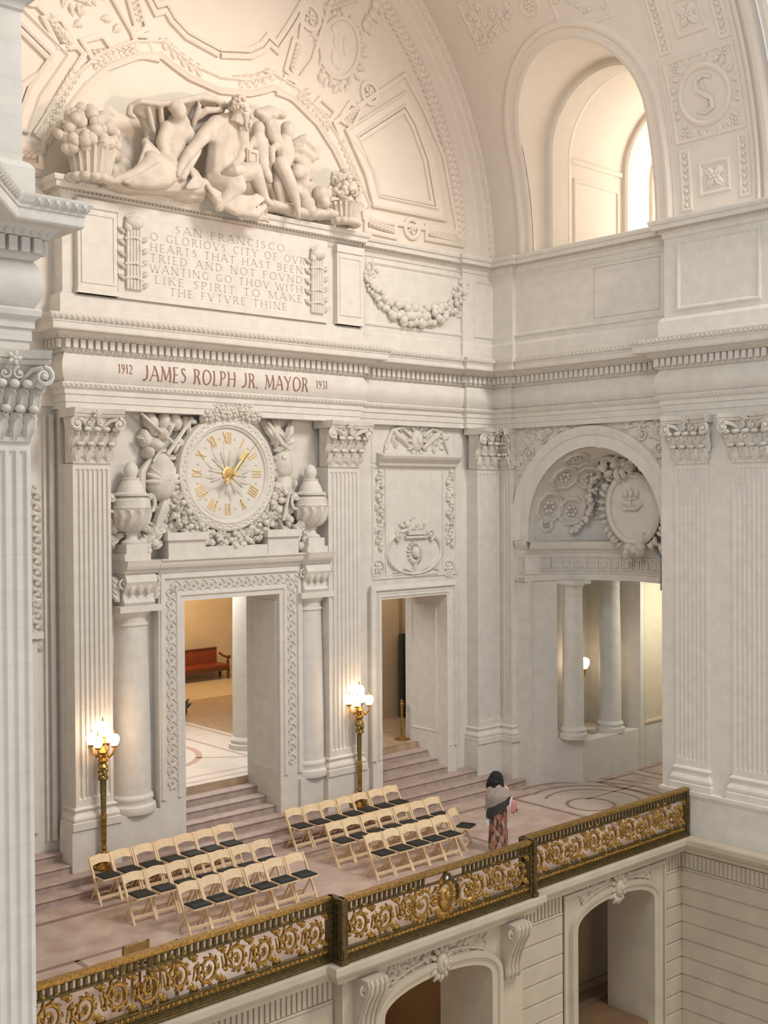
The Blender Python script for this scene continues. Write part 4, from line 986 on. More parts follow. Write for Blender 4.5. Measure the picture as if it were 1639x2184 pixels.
# ---- carved name on the curved frieze
GL = {'J': (.42, [((.10, .0), (.30, .16), 1), ((.30, .16), (.30, 1), 1), ((.02, .06), (.10, 0), 1)]), 'A': (.72, [((.02, 0), (.36, 1), .5), ((.36, 1), (.70, 0), 1), ((.16, .36), (.56, .36), .5)]),
 'M': (.86, [((.08, 0), (.12, 1), .5), ((.12, 1), (.43, .1), 1), ((.43, .1), (.74, 1), .5), ((.74, 1), (.80, 0), 1)]), 'E': (.5, [((.1, 0), (.1, 1), 1), ((.1, 1), (.46, 1), .5), ((.1, .52), (.4, .52), .5), ((.1, 0), (.48, 0), .5)]),
 'S': (.5, [((.42, .84), (.3, .98), .6), ((.3, .98), (.14, .92), .7), ((.14, .92), (.1, .72), .9), ((.1, .72), (.38, .42), 1), ((.38, .42), (.42, .2), .9), ((.42, .2), (.3, .03), .7), ((.3, .03), (.08, .1), .6)]),
 'R': (.6, [((.1, 0), (.1, 1), 1), ((.1, 1), (.36, .97), .5), ((.36, .97), (.48, .76), 1), ((.48, .76), (.34, .54), .8), ((.34, .54), (.1, .5), .5), ((.3, .52), (.58, 0), 1)]),
 'O': (.8, None), 'L': (.48, [((.1, 0), (.1, 1), 1), ((.1, 0), (.46, 0), .5)]), 'P': (.54, [((.1, 0), (.1, 1), 1), ((.1, 1), (.36, .97), .5), ((.36, .97), (.48, .74), 1), ((.48, .74), (.34, .5), .8), ((.34, .5), (.1, .46), .5)]),
 'H': (.74, [((.1, 0), (.1, 1), 1), ((.64, 0), (.64, 1), 1), ((.1, .5), (.64, .5), .5)]), 'Y': (.64, [((.02, 1), (.32, .48), 1), ((.62, 1), (.32, .48), .5), ((.32, .48), (.32, 0), 1)]),
 'N': (.76, [((.1, 0), (.1, 1), .5), ((.1, 1), (.66, 0), 1), ((.66, 0), (.66, 1), .5)]), 'F': (.48, [((.1, 0), (.1, 1), 1), ((.1, 1), (.46, 1), .5), ((.1, .52), (.4, .52), .5)]),
 'C': (.68, [((.62, .84), (.42, .99), .6), ((.42, .99), (.18, .88), .8), ((.18, .88), (.08, .5), 1), ((.08, .5), (.18, .12), 1), ((.18, .12), (.42, .01), .8), ((.42, .01), (.62, .14), .6)]),
 'I': (.22, [((.11, 0), (.11, 1), 1)]), 'G': (.72, [((.62, .84), (.42, .99), .6), ((.42, .99), (.18, .88), .8), ((.18, .88), (.08, .5), 1), ((.08, .5), (.18, .12), 1), ((.18, .12), (.42, .01), .8), ((.42, .01), (.62, .1), .6), ((.62, .1), (.62, .42), 1)]),
 'T': (.58, [((.29, 0), (.29, 1), 1), ((.02, .98), (.56, .98), .5)]), 'V': (.66, [((.02, 1), (.33, 0), 1), ((.33, 0), (.64, 1), .5)]), 'U': (.66, [((.02, 1), (.33, 0), 1), ((.33, 0), (.64, 1), .5)]),
 'B': (.56, [((.1, 0), (.1, 1), 1), ((.1, 1), (.34, .97), .5), ((.34, .97), (.44, .76), 1), ((.44, .76), (.32, .54), .7), ((.1, .53), (.34, .53), .5), ((.34, .53), (.5, .27), 1), ((.5, .27), (.36, .02), .8), ((.36, .02), (.1, 0), .5)]),
 'D': (.7, [((.1, 0), (.1, 1), 1), ((.1, 1), (.4, .96), .5), ((.4, .96), (.62, .7), .8), ((.62, .7), (.62, .3), 1), ((.62, .3), (.4, .04), .8), ((.4, .04), (.1, 0), .5)]),
 'W': (.98, [((.02, 1), (.26, 0), 1), ((.26, 0), (.49, .9), .5), ((.49, .9), (.73, 0), 1), ((.73, 0), (.96, 1), .5)]), 'K': (.62, [((.1, 0), (.1, 1), 1), ((.56, 1), (.12, .46), .5), ((.24, .6), (.6, 0), 1)]),
 '1': (.3, [((.16, 0), (.16, 1), 1), ((.16, 1), (.06, .88), .5)]), '9': (.5, [((.42, .7), (.34, .96), .8), ((.34, .96), (.16, .96), .6), ((.16, .96), (.07, .72), .9), ((.07, .72), (.2, .46), .7), ((.2, .46), (.42, .6), .6), ((.42, .7), (.34, .25), .9), ((.34, .25), (.14, 0), .8)]),
 '2': (.5, [((.08, .78), (.2, .98), .7), ((.2, .98), (.4, .86), .8), ((.4, .86), (.36, .5), 1), ((.36, .5), (.06, .02), .6), ((.06, .02), (.46, .02), .9)]),
 '3': (.48, [((.08, .86), (.24, .99), .6), ((.24, .99), (.4, .8), .9), ((.4, .8), (.2, .55), .6), ((.2, .55), (.42, .34), .8), ((.42, .34), (.34, .04), 1), ((.34, .04), (.06, .06), .7)]), '.': (.2, [((.06, .03), (.13, .03), 1.2)]), ' ': (.34, [])}
GL['O'] = (.8, [((.4+.34*cos(2*pi*i/12), .5+.5*sin(2*pi*i/12)), (.4+.34*cos(2*pi*(i+1)/12), .5+.5*sin(2*pi*(i+1)/12)), .6+.4*abs(cos(2*pi*(i+.5)/12))) for i in range(12)])
def write(mb, text, u0, u1, v, h, wt=.11, dep=.006, gap=.14, serif=True):
    tot = sum(GL[c][0]+gap for c in text)-gap; sc = (u1-u0)/(tot*h); x = u0
    for c in text:
        wd, st_ = GL[c]
        for (a, b, k) in st_:
            th = wt*h*k/2; p = (x+a[0]*h*sc, v+a[1]*h); q = (x+b[0]*h*sc, v+b[1]*h)
            nn_ = max(1, int(abs(a[1]-b[1])*10)); mb.sweep([(p[0]+(q[0]-p[0])*i/nn_, p[1]+(q[1]-p[1])*i/nn_) for i in range(nn_+1)], [(-th, -.004), (-th, dep), (th, dep), (th, -.004)])
            if serif and abs(a[1]-b[1]) > .3 and c not in 'SCGO9':
                for e, y in ((a, a[1]), (b, b[1])):
                    if y < .02 or y > .98:
                        yy = v+y*h; s_ = h*.09*sc; ty = .03*h
                        mb.box(x+e[0]*h*sc-s_, x+e[0]*h*sc+s_, yy-(0 if y < .5 else ty), yy+(ty if y < .5 else 0), 0, dep)
        x += (wd+gap)*h*sc
def mF(u, v, w): return (u, YB-(.034+bulge(v))-w, v)
def wr_px(mb, text, x0, x1, vc, h, **k):
    write(mb, text, P_(x0, 805, YB-.12)[0], P_(x1, 815, YB-.12)[0], vc-h/2, h, **k)
mb = MB(mF); wr_px(mb, 'JAMES ROLPH JR. MAYOR', 306, 657, 9.575, .29, dep=.004); wr_px(mb, '1912', 252, 283, 9.62, .17, dep=.004, gap=.1); wr_px(mb, '1931', 674, 698, 9.60, .17, dep=.004, gap=.1)
tag(mb.build('painted_lettering', RED, ent), kind=None)
# ================================================================== ATTIC PANELS AND INSCRIPTION
YA = YB+.13; at_ = mA(YA)
PANP = [(-.05, 0), (-.04, .03), (0, .04), (.03, .02), (.05, 0)]
mb = MB(at_)
x0, x1 = P_(247, 430, YA)[0], P_(706, 515, YA)[0]
SUNK = [(-.02, 0), (-.02, .06), (.05, .09), (.09, .09), (.12, .06), (.14, 0)]

for (a, b) in ((P_(165, 420, YA)[0], P_(237, 430, YA)[0]), (P_(716, 530, YA)[0], P_(762, 530, YA)[0])):
    mb.box(a-.07, b+.05, 10.98, 12.72, -.05, .14); mb.box(a-.09, b+.07, 12.56, 12.72, -.05, .17); mb.box(a-.09, b+.07, 10.98, 11.08, -.05, .16)
    mb.m = mA(YA-.14); mb.rect(a+.02, b-.02, 11.2, 12.46, [(-.03, 0), (-.025, .02), (.02, .02), (.03, 0)]); mb.m = at_
mb.build('trim_attic_panel', STONE, attic)
mb = MB(mA(YE+.1)); a, b = P_(772, 570, YE+.1)[0], P_(1008, 600, YE+.1)[0]; mb.rect(a+.05, b, 11.15, 12.55, PANP); c, d = P_(1030, 600, YC)[0], P_(1060, 600, YC)[0]
mb.build('trim_attic_panel', STONE, attic); mb = MB(mA(YE+.02)); mb.rect(c, d+.1, 11.15, 12.5, PANP); mb.build('trim_attic_panel', STONE, attic)
mb = MB(mB(XE+.08)); a, b = Q_(1097, 600, XE+.08)[0], Q_(1432, 560, XE+.08)[0]; mb.rect(b+.04, a, 11.15, 12.55, PANP); mb.build('trim_attic_panel', STONE, attic)
mb = MB(mB(XE+.08)); mb.rect(b+.3, b+2.1, 11.28, 12.44, [(-.008, 0), (-.008, .006), (.008, .006), (.008, 0)]); mb.build('panel_joint', LETT, attic)
mb = MB(mB(XP+.08)); a, b = Q_(1448, 540, XP+.08)[0], Q_(1620, 520, XP+.08)[0]; mb.rect(b, a, 11.15, 12.55, PANP); mb.build('trim_attic_panel', STONE, attic)
tab = tag(MB(mA(YA)).box(P_(251, 440, YA-.14)[0], P_(699, 520, YA-.14)[0], 10.97, 12.74, -.02, .14).build('inscription_tablet', STONE), 'broad stone tablet cut with seven lines of Roman capitals below the sculptures', 'tablet')
mb = MB(mA(YA-.14))
LN = [('SAN FRANCISCO', 373, 608, 482, 522), ('O GLORIOVS CITY OF OVR', 320, 650, 500, 547), ('HEARTS THAT HAST BEEN', 320, 645, 525, 568), ('TRIED AND NOT FOVND', 320, 645, 550, 592), ('WANTING GO THOV WITH', 320, 645, 575, 618), ('LIKE SPIRIT TO MAKE', 330, 645, 600, 638), ('THE FVTVRE THINE', 362, 612, 625, 660)]
for tx, xa, xb, ya, yb in LN:
    pa, pb = P_(xa, ya, YA-.14), P_(xb, yb, YA-.14); v = 12.36-.205*LN.index((tx, xa, xb, ya, yb))
    write(mb, tx, pa[0], pb[0], v, .145, dep=.006, wt=.13, gap=.22)
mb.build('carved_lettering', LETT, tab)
def fasces(xc, label):
    t = tag(empty('fasces_relief', (P_(xc, 550, (YA-.14))[0], (YA-.14), 11.1)), label, 'carving', 'fasces beside the inscription'); u = P_(xc, 550, (YA-.14))[0]
    mb = MB(mA((YA-.14))); mb.blob(u, 12.42, .06, .20, .14, .12); mb.blob(u-.12, 12.34, .05, .09, .12, .07); mb.tube([(u-.18, 12.5, .05), (u, 12.56, .08), (u+.2, 12.42, .05)], [.03, .05, .03]); mb.build('axe_head', STONE2, t, smooth=True)
    mb = MB(mA((YA-.14)))
    for k in range(5): mb.tube([(u+(k-2)*.07, 11.15, .03), (u+(k-2)*.065, 12.3, .04)], .04, 6)
    mb.build('rod_bundle', STONE2, t, smooth=True)
    mb = MB(mA((YA-.14)))
    for z in (11.35, 11.62, 12.1): mb.tube([(u-.19, z, .04), (u, z+.03, .09), (u+.19, z, .04)], .03, 6)
    for k in range(10): mb.leaf(u+(-.17 if k % 2 else .17), 11.2+.11*k, pi/2+(1 if k % 2 else -1), .2, .1, .02, .05)
    mb.build('ribbon', STONE2, t, smooth=True)
fasces(284, 'bundle of rods with axe carved left of the inscription'); fasces(675, 'bundle of rods with axe carved right of the inscription')
sw = MB(mA(YE+.1)); P = [P_(x, y, YE) for x, y in ((782, 590), (800, 622), (832, 655), (865, 672), (900, 678), (940, 668), (972, 650), (995, 622), (1002, 600))]
sw.garland(P, .22, 1.0, .0, 5); 
tag(sw.build('fruit_swag', STONE2, smooth=True), 'carved fruit swag hanging in the attic panel, right of the inscription', 'carving')
sw = MB(mA(YE+.1)); rd = random.Random(8)
for (x, y, n, sp) in ((795, 585, 10, 14), (985, 610, 8, 12), (1000, 680, 8, 12), (900, 600, 0, 9)):
    for k in range(n): u, v = P_(x+rd.uniform(-sp, sp), y+rd.uniform(-sp, sp), YE); sw.leaf(u, v, rd.uniform(0, 6.28), .28, .14, 0, .05); sw.blob(u, v, .02, .06)
tag(sw.build('leaf_spray', STONE2, smooth=True), 'carved leaf sprays in the corners of the swag panel', 'carving')
lp = MB(mA(YR+.3)); 
for k in range(22): lp.leaf(rd.uniform(8.1, 9.6), rd.uniform(11.2, 12.5), rd.uniform(0, 6.28), .34, .2, 0, .07)
tag(lp.build('leaf_relief', STONE2, smooth=True), 'carved leaf relief half hidden behind the projecting pier cornice', 'carving')
# ================================================================== SMALL DOOR BAY RELIEFS
mp = mA(YR)
hd = tag(empty('relief_panel', (19, YR, 5.4)), 'carved wall panel with hood, side garlands and shell shield over the small doorway', 'relief')
mb = MB(mp); a, b = P_(803, 985, YR)[0], P_(970, 985, YR)[0]; z1 = P_(885, 978, YR)[1]; z0 = P_(885, 995, YR)[1]
mb.sweep([(a, z1+.02), (b, z1+.02)], [(.30, 0), (.22, .03), (.20, .10), (.14, .12), (.04, .24), (-.02, .28), (-.10, .0)]); mb.build('hood_moulding', STONE, hd)
mb = MB(mp); a, b = P_(795, 1000, YR)[0], P_(972, 1000, YR)[0]; zt, zb_ = z0-.02, P_(883, 1228, YR)[1]
mb.rect(a, b, zb_, zt, [(-.03, 0), (-.03, .025), (.0, .03), (.03, .02), (.03, 0)]); a2_, b2_ = P_(822, 1000, YR)[0], P_(944, 1000, YR)[0]; zr = P_(883, 1178, YR)[1]
mb.rect(a2_, b2_, zb_+.05, zt, [(-.02, 0), (-.02, .025), (.02, .025), (.02, 0)]); mb.build('panel_moulding', STONE, hd)
mb = MB(mp); rd = random.Random(21)
for (uc) in ((a+a2_)/2, (b+b2_)/2):
    v = zt-.1
    while v > zb_+.75:
        mb.leaf(uc+rd.uniform(-.04, .04), v, -pi/2+rd.uniform(-.8, .8), .22, .13, 0, .06); mb.blob(uc+rd.uniform(-.07, .07), v, .03, rd.uniform(.04, .075)); v -= .085
mb.build('side_garland', STONE2, hd, smooth=True)
for (px, py) in ((806, 1212), (957, 1212)):
    mb = MB(mp); u, v = P_(px, py, YR); mb.sweep(arc(u, v, .19, 0, 2*pi, 24)[:-1], [(-.03, 0), (-.02, .03), (.02, .03), (.03, 0)], closed=True); mb.rosette(u, v, .15, .0, 6); mb.build('rosette', STONE2, hd, smooth=True)
mb = MB(mp); u, v = P_(883, 1176, YR); rx = (P_(944, 1165, YR)[0]-P_(826, 1165, YR)[0])/2*.98
mb.sweep(arc(u, v, rx, 0, 2*pi, 44, rx*.60)[:-1], [(-.05, 0), (-.04, .05), (0, .07), (.03, .05), (.05, 0)], closed=True)
for sg in (-1, 1): mb.spiral(u+sg*.50, v+.40, .13, 1.6, -pi/2, sg, .04, .06, 18)
mb.build('round_shield', STONE2, hd, smooth=True)
mb = MB(mp); uu, vv = P_(886, 1117, YR)
for k in range(9): a_ = pi*(k+.5)/9; mb.leaf(uu, vv-.12, a_, .30, .11, .03, .05, 0, 0)
mb.box(uu-.3, uu+.3, vv-.26, vv-.16, 0, .10); mb.box(uu-.36, uu+.36, vv-.34, vv-.28, 0, .08)
for k in range(14): mb.leaf(uu+rd.uniform(-.4, .4), vv-.12+rd.uniform(-.05, .08), rd.uniform(.2, 2.9), .2, .12, .03, .05)
mb.build('shell_crest', STONE2, hd, smooth=True)
mb = MB(mp); mb.blob(u+.02, v-.02, .03, .13, .15, .10); mb.blob(u+.04, v-.10, .08, .06, .06, .06); 
for k in range(18): a_ = 2*pi*k/18; mb.leaf(u+.02+cos(a_)*.12, v-.03+sin(a_)*.15, a_+.4, .16, .09, .02, .045)
for k in range(5): mb.leaf(u+.03, v-.22-.03*k, -pi/2+rd.uniform(-.5, .5), .18, .08, .02, .05)
mb.build('lion_mask', STONE2, hd, smooth=True)
mb = MB(mp)
for P in (((838, 1222), (860, 1212), (885, 1220), (915, 1208), (935, 1215)), ((838, 1228), (862, 1222), (885, 1228), (930, 1222))): mb.tube([(*P_(x, y, YR), .02) for x, y in P], [.02, .035, .03, .03, .015][:len(P)], 6)
mb.build('ribbon', STONE2, hd, smooth=True)
tp = tag(empty('winged_relief', (P_(888, 945, YR)[0], YR, P_(888, 945, YR)[1])), 'carved mask between two leafy wings under the architrave, over the small doorway', 'relief')
mb = MB(mp); u, v = P_(888, 940, YR); mb.blob(u, v, .02, .2, .27, .12); mb.blob(u, v+.02, .12, .09, .12, .06); 
for k in range(12): a_ = 2*pi*k/12; mb.leaf(u+cos(a_)*.16, v+sin(a_)*.24, a_, .2, .12, .03, .05)
mb.build('mask', STONE2, tp, smooth=True)
for sg in (-1, 1):
    mb = MB(mp)
    for k in range(7): mb.leaf(u+sg*(.22+.06*k), v-.18+.03*k, (pi/2-sg*(.9-.05*k)) if sg > 0 else pi/2+(.9-.05*k), .55-.03*k, .13, .02, .06, .03, 0)
    mb.tube([(u+sg*x, v+y, .04) for x, y in ((.2, .1), (.5, .3), (.8, .22), (.98, -.1), (1.05, -.3))], [.04, .05, .05, .04, .02], 6)
    for k in range(12): mb.leaf(u+sg*rd.uniform(.3, .95), v+rd.uniform(-.25, .22), rd.uniform(0, 6.28), .22, .11, 0, .05)
    mb.build('wing', STONE2, tp, smooth=True)
mb = MB(mp); mb.rect(P_(793, 905, YR)[0], P_(968, 910, YR)[0], 7.97, 8.78, [(-.015, 0), (-.015, .015), (.015, .015), (.015, 0)]); mb.build('relief_border', STONE, tp)
# left strip next to the fluted pier
ls = tag(empty('relief_panel', (8.9, YR+.2, 5)), 'narrow carved strip with hanging husks just right of the fluted pier', 'relief')
mp2 = mA(YR+.2); mb = MB(mp2); ul = P_(74, 1100, YR+.2)[0]
for k in range(30): mb.leaf(ul, 7.4-.1*k, -pi/2+(.6 if k % 2 else -.6), .2, .12, 0, .06); mb.blob(ul, 7.4-.1*k, .03, .045)
mb.build('husk_drop', STONE2, ls, smooth=True)
mb = MB(mp2); mb.box(ul+.16, ul+.2, .8, 8.75, 0, .06); mb.box(ul+.26, ul+.34, .8, 8.75, 0, .10); u_, v_ = P_(70, 1268, YR+.2); mb.rosette(u_, 5.3, .16, 0, 5); mb.rosette(u_, 5.0, .14, 0, 5)
mb.box(7.6, ul+.1, 4.6, 4.72, 0, .12); mb.box(ul-.28, ul-.2, .9, 4.6, 0, .05); mb.box(ul-.1, ul, 1.0, 4.5, 0, .07); mb.build('panel_moulding', STONE, ls)
# ================================================================== ARCHED NICHE ORNAMENT
mb = MB(mB(XB)); A = [(NY-NR, 6.06)]+[(NY-NR*cos(pi*i/40), NZ+NR*sin(pi*i/40)) for i in range(41)]+[(NY+NR, 6.06)]
mb.sweep(A, [(.008, -.1), (.008, .02), (-.26, .03), (-.28, .06), (-.36, .08), (-.42, .10), (-.48, .10), (-.50, .05), (-.50, 0)])
mb.build('trim_archivolt', STONE, wall_right, smooth=True, angle=30)
mb = MB(mB(XB))
for (y0, y1) in ((14.62, 15.06), (18.93, 19.3)):
    mb.sweep([(y1, 5.86), (y0, 5.86)][::-1], [(.0, -.1), (0, .03), (-.05, .06), (-.10, .10), (-.16, .12), (-.20, .12), (-.20, -.1)])
    mb.rect(y0+.05, y1-.04, 5.30, 5.66, [(-.02, 0), (-.02, .02), (.02, .02), (.02, 0)]); mb.rosette((y0+y1)/2, 5.48, .10, 0, 4); mb.box(y0, y1, 5.14, 5.2, 0, .04)
mb.build('impost', STONE, wall_right)
mb = MB(mB(XB)); rd = random.Random(31)
for sg in (-1, 1):
    for k in range(34):
        a_ = rd.uniform(.12, pi/2-.12); r = NR+.62+rd.uniform(0, .1); u = NY+sg*cos(a_)*r; v = NZ+sin(a_)*r
        umax = NY+sg*(2.3 if sg < 0 else 2.25); lim = 8.78
        t = rd.random(); u = u+(umax-u)*t*.9; v = min(lim-.05, v+(lim-v)*rd.random()*.4*t)
        if abs(u-NY) < 2.3: mb.leaf(u, v, rd.uniform(0, 6.28), .3, .16, 0, .05); mb.blob(u, v, .01, .05)
    for (du, v0, r) in ((1.9, 8.2, .22), (1.45, 8.55, .15), (2.1, 7.7, .14)): mb.spiral(NY+sg*du, v0, r, 1.6, 0, sg, .035, .03, 18)
tag(mb.build('spandrel_foliage', STONE2, wall_right, smooth=True), kind='stuff')
DC = (21.80, NY, NZ)
def mD(az, el, w): r = RD-w; return (DC[0]+r*cos(el)*cos(az), DC[1]+r*cos(el)*sin(az), DC[2]+r*sin(el))
mb = MB(mD); CP = [(-.035, 0), (-.035, .05), (0, .07), (.035, .04), (.035, 0)]
for (az, el, s_) in ((1.28, .28, .22), (.95, .22, .20), (.60, .30, .20), (1.15, .72, .2), (.72, .72, .2), (.25, .62, .17), (1.1, 1.08, .18), (.3, .98, .16), (1.3, .05, .1)):
    k_ = 1/max(.35, cos(el)); P = [(az+s_*.9*k_*cos(a), el+s_*.9*sin(a)) for a in [2*pi*i/8+pi/8 for i in range(8)]]
    mb.sweep(P, [(o*.8, w) for o, w in CP], closed=True)
    P = [(az+s_*.5*k_*cos(a), el+s_*.5*sin(a)) for a in [2*pi*i/8+pi/8 for i in range(8)]]; mb.sweep(P, [(-.012, 0), (-.012, .015), (.012, .015), (.012, 0)], closed=True)
    for k in range(6): a = 2*pi*k/6; mb.blob(az+cos(a)*s_*.28*k_, el+sin(a)*s_*.28, .03, s_*.15*k_, s_*.15, .05)
    mb.blob(az, el, .03, s_*.08*k_, s_*.08, .03)
mb.build('coffer_relief', STONE2, wall_right, smooth=True, angle=40)
# medallion and swag in the half dome
md = tag(empty('medallion', (22.9, 16.3, 7.0)), 'oval carved medallion with small ship in the half dome of the niche', 'carving')
pc = atX(1345, 1085, 22.75); mM = lambda u, v, w: (22.85-w-.10*v, pc.y+u, pc.z+v)
mb = MB(mM); mb.sweep(arc(0, 0, .72, 0, 2*pi, 40, .84)[:-1], [(-.10, -.2), (-.09, .06), (-.03, .10), (.04, .06), (.06, .02)], closed=True); 
V = [(0, 0, .05)]+[(.7*cos(2*pi*i/32), .82*sin(2*pi*i/32), .0) for i in range(32)]; mb.add(V, [(0, 1+i, 1+(i+1) % 32) for i in range(32)]); mb.build('medallion_field', STONE, md, smooth=True, angle=50)
mb = MB(mM); mb.tube([(.3, .10, .06), (.15, .0, .09), (-.15, .0, .09), (-.3, .10, .06)], [.03, .06, .06, .03], 6); mb.tube([(.22, .26, .06), (0, .22, .07), (-.22, .26, .06)], .025, 5); mb.tube([(0, .0, .07), (0, .5, .06)], .02, 5)
for k in range(3): mb.blob((k-1)*.16, .36, .05, .07, .09, .03)
mb.build('ship', STONE2, md, smooth=True)
mb = MB(mM)
for k in range(40):
    a = 2*pi*k/40; mb.leaf(.80*cos(a), .93*sin(a), a+rd.uniform(-.7, .7), .24, .13, .02, .06)
for (x, y) in ((.0, -.98), (-.2, -.9), (.15, -.92), (.1, 1.05), (.35, 1.0), (-.5, .95), (-.62, .8)): mb.blob(x, y, .05, .13, .11, .1); mb.leaf(x, y, rd.uniform(0, 6.28), .35, .2, .05, .08)
for k in range(16): mb.leaf(.25+rd.uniform(-.45, .5), .98+rd.uniform(-.1, .18), rd.uniform(0, 6.28), .32, .17, .14, .08)
mb.build('medallion_foliage', STONE2, md, smooth=True)
sg_ = MB(); P3 = [atX(x, y, X) for x, y, X in ((1290, 1000, 22.9), (1272, 1030, 23.0), (1262, 1062, 23.1), (1262, 1095, 23.15), (1245, 1120, 23.1), (1222, 1135, 22.9))]
for p, q in zip(P3[:-1], P3[1:]):
    for i in range(9):
        c = p.lerp(q, i/9); sg_.blob(c.x+rd.uniform(-.12, .02), c.y+rd.uniform(-.09, .09), c.z+rd.uniform(-.05, .05), rd.uniform(.05, .09))
tag(sg_.build('leaf_swag', STONE2, smooth=True), 'carved leaf swag hanging left of the medallion in the niche', 'carving')
# apse columns, sconce, passage details
def tuscan(x, y, z0, z1, r, label, pedz=None, pedw=.36):
    t = tag(empty('column', (x, y, pedz if pedz is not None else z0)), label, 'column', 'columns of the arched niche')
    mb = MB(); mb.lathe((x, y, z0), [(r*1.3, 0), (r*1.32, .06), (r*1.3, .12), (r*1.16, .14), (r*1.14, .18), (r*1.2, .21), (r*1.16, .25), (r, .30)], 28); mb.build('base', STONE, t, smooth=True)
    mb = MB(); H = z1-z0; mb.lathe((x, y, z0), [(r, .29), (r*.985, H*.35), (r*.93, H*.7), (r*.86, H-.36)], 28); mb.build('shaft', STONE, t, smooth=True)
    mb = MB(); mb.lathe((x, y, z1), [(r*.86, -.37), (r*.93, -.36), (r*.93, -.33), (r*.87, -.32), (r*.87, -.2), (r*.95, -.17), (r*1.12, -.09)], 28); mb.box(x-r*1.2, x+r*1.2, y-r*1.2, y+r*1.2, z1-.1, z1); mb.build('capital', STONE, t, smooth=True)
    return t
c1 = tuscan(22.86, 18.46, 1.12, 5.07, .27, 'front stone column on a tall pedestal inside the arched niche')
mb = MB(); ring(mb, RA-.02, RA+.8, 0, 1.12, aw-.0, atan2(18.25-NY, 1.55), 4); mb.build('pedestal', STONE, c1)
c2 = tuscan(24.55, 18.60, 1.03, 5.12, .29, 'rear stone column beyond the wall lamp inside the niche passage')
MB().box(24.1, 25.0, 18.27, 19.0, .95, 1.035).build('plinth', STONE, c2)
sc = atY(1240, 1418, 19.5)
scn = tag(empty('wall_sconce', (sc.x, 19.9, sc.z-.3)), 'gilded wall sconce with lit glass globes behind the front niche column', 'wall lamp')
mb = MB(); mb.lathe((sc.x, 19.86, sc.z-.25), [(.02, -.2), (.1, -.1), (.13, 0), (.10, .12), (.03, .2)], 12); mb.tube([(sc.x, 19.85, sc.z-.3), (sc.x, 19.6, sc.z-.36), (sc.x, 19.45, sc.z-.22)], .035, 6)
for dx in (-.16, .16): mb.tube([(sc.x, 19.6, sc.z-.34), (sc.x+dx, 19.5, sc.z-.3), (sc.x+dx, 19.5, sc.z-.16)], .03, 6); mb.lathe((sc.x+dx, 19.5, sc.z-.17), [(.02, 0), (.08, .02), (.09, .05), (.05, .06)], 10)
mb.build('bracket', GOLD, scn, smooth=True)
def globe(mb, x, y, z, r): mb.lathe((x, y, z), [(r*.45, -r*1.25), (r*.75, -r*.8), (r*1.0, -.1*r), (r*.98, r*.35), (r*.7, r*.8), (r*.25, r*1.0), (0, r*1.03)], 16)
for dx in (-.16, .16): mb = MB(); globe(mb, sc.x+dx, 19.5, sc.z+.05, .13); mb.build('globe', GLOBE, scn, smooth=True)
def plight(name, loc, e, col=(1, .64, .36), r=.12):
    l = bpy.data.lights.new(name, 'POINT'); l.energy = e; l.color = col; l.shadow_soft_size = r; o = bpy.data.objects.new(name, l); COL.objects.link(o); o.location = loc
plight('sconce_light', (sc.x+.0, 19.25, sc.z+.1), 4)
# ================================================================== ROOMS SEEN THROUGH THE DOORS
rm = MB(); rm.box(8, 30, 33.6, 33.8, ZT, 6.8); rm.box(6, 30, 21.1, 33.8, 6.7, 6.9); rm.box(8, 8.2, 21.1, 33.8, ZT, 6.8); rm.box(29.8, 30, 20, 34, ZT, 6.8)
struct(rm.build('wall_hall', CREAM)); 
pw = MB(); pw.box(19.2, 26, 24.1, 24.4, ZT, 6.8); pw.box(21.25, 21.9, 23.85, 24.1, ZT, 6.2); pw.box(22.2, 24, 24.02, 24.1, ZT, 4.6); part_w = struct(pw.build('wall_side_hall', CREAM))
pw = MB(mA(24.1)); pw.rect(19.5, 21.0, 1.3, 4.2, PANP); pw.rect(22.35, 22.95, 3.6, 5.2, PANP); pw.build('trim_panel', CREAM, part_w)
dd = tag(MB().box(*(lambda a, b: (a, b))(P_(856, 1400, 23.6)[0], P_(856, 1400, 23.6)[0]+.9), 23.55, 23.7, ZT, P_(862, 1352, 23.6)[1]).build('dark_door', mat('black_green_metal', (.02, .03, .025), .5)), 'dark metal door seen through the small doorway', 'door')
sp = P_(838, 1418, 24.08)
hc = tuscan(16.42, 23.45, ZT, 6.7, .32, 'smooth round column standing on the landing beyond the clock doorway'); hc['group'] = 'hall column'
# red leather bench
bx1 = P_(478, 1400, 33.2)[0]; bx0 = bx1-2.3; by = 33.15
bn = tag(empty('settle_bench', ((bx0+bx1)/2, by, ZT)), 'red-brown leather bench with carved arms against the far hall wall', 'bench')
mb = MB(); mb.box(bx0, bx1-.25, by+.12, by+.2, ZT+.5, ZT+1.0); mb.build('backrest', LEATH, bn)
mb = MB(); mb.box(bx0, bx1-.1, by-.42, by+.15, ZT+.40, ZT+.50); mb.build('seat', LEATH, bn)
mb = MB(); mb.box(bx0, bx1-.1, by-.44, by-.40, ZT+.30, ZT+.42); mb.box(bx0, bx1-.25, by+.10, by+.22, ZT+.98, ZT+1.03); mb.build('seat_rail', mat('dark_wood', (.12, .045, .02), .4), bn); DW = bpy.data.materials['dark_wood']
for yy in (by-.38, by+.12):
    mb = MB(); mb.lathe((bx1-.12, yy, ZT), [(.05, 0), (.035, .06), (.06, .14), (.04, .22), (.06, .32), (.05, .42), (.03, .5)], 10); mb.build('leg', DW, bn, smooth=True)
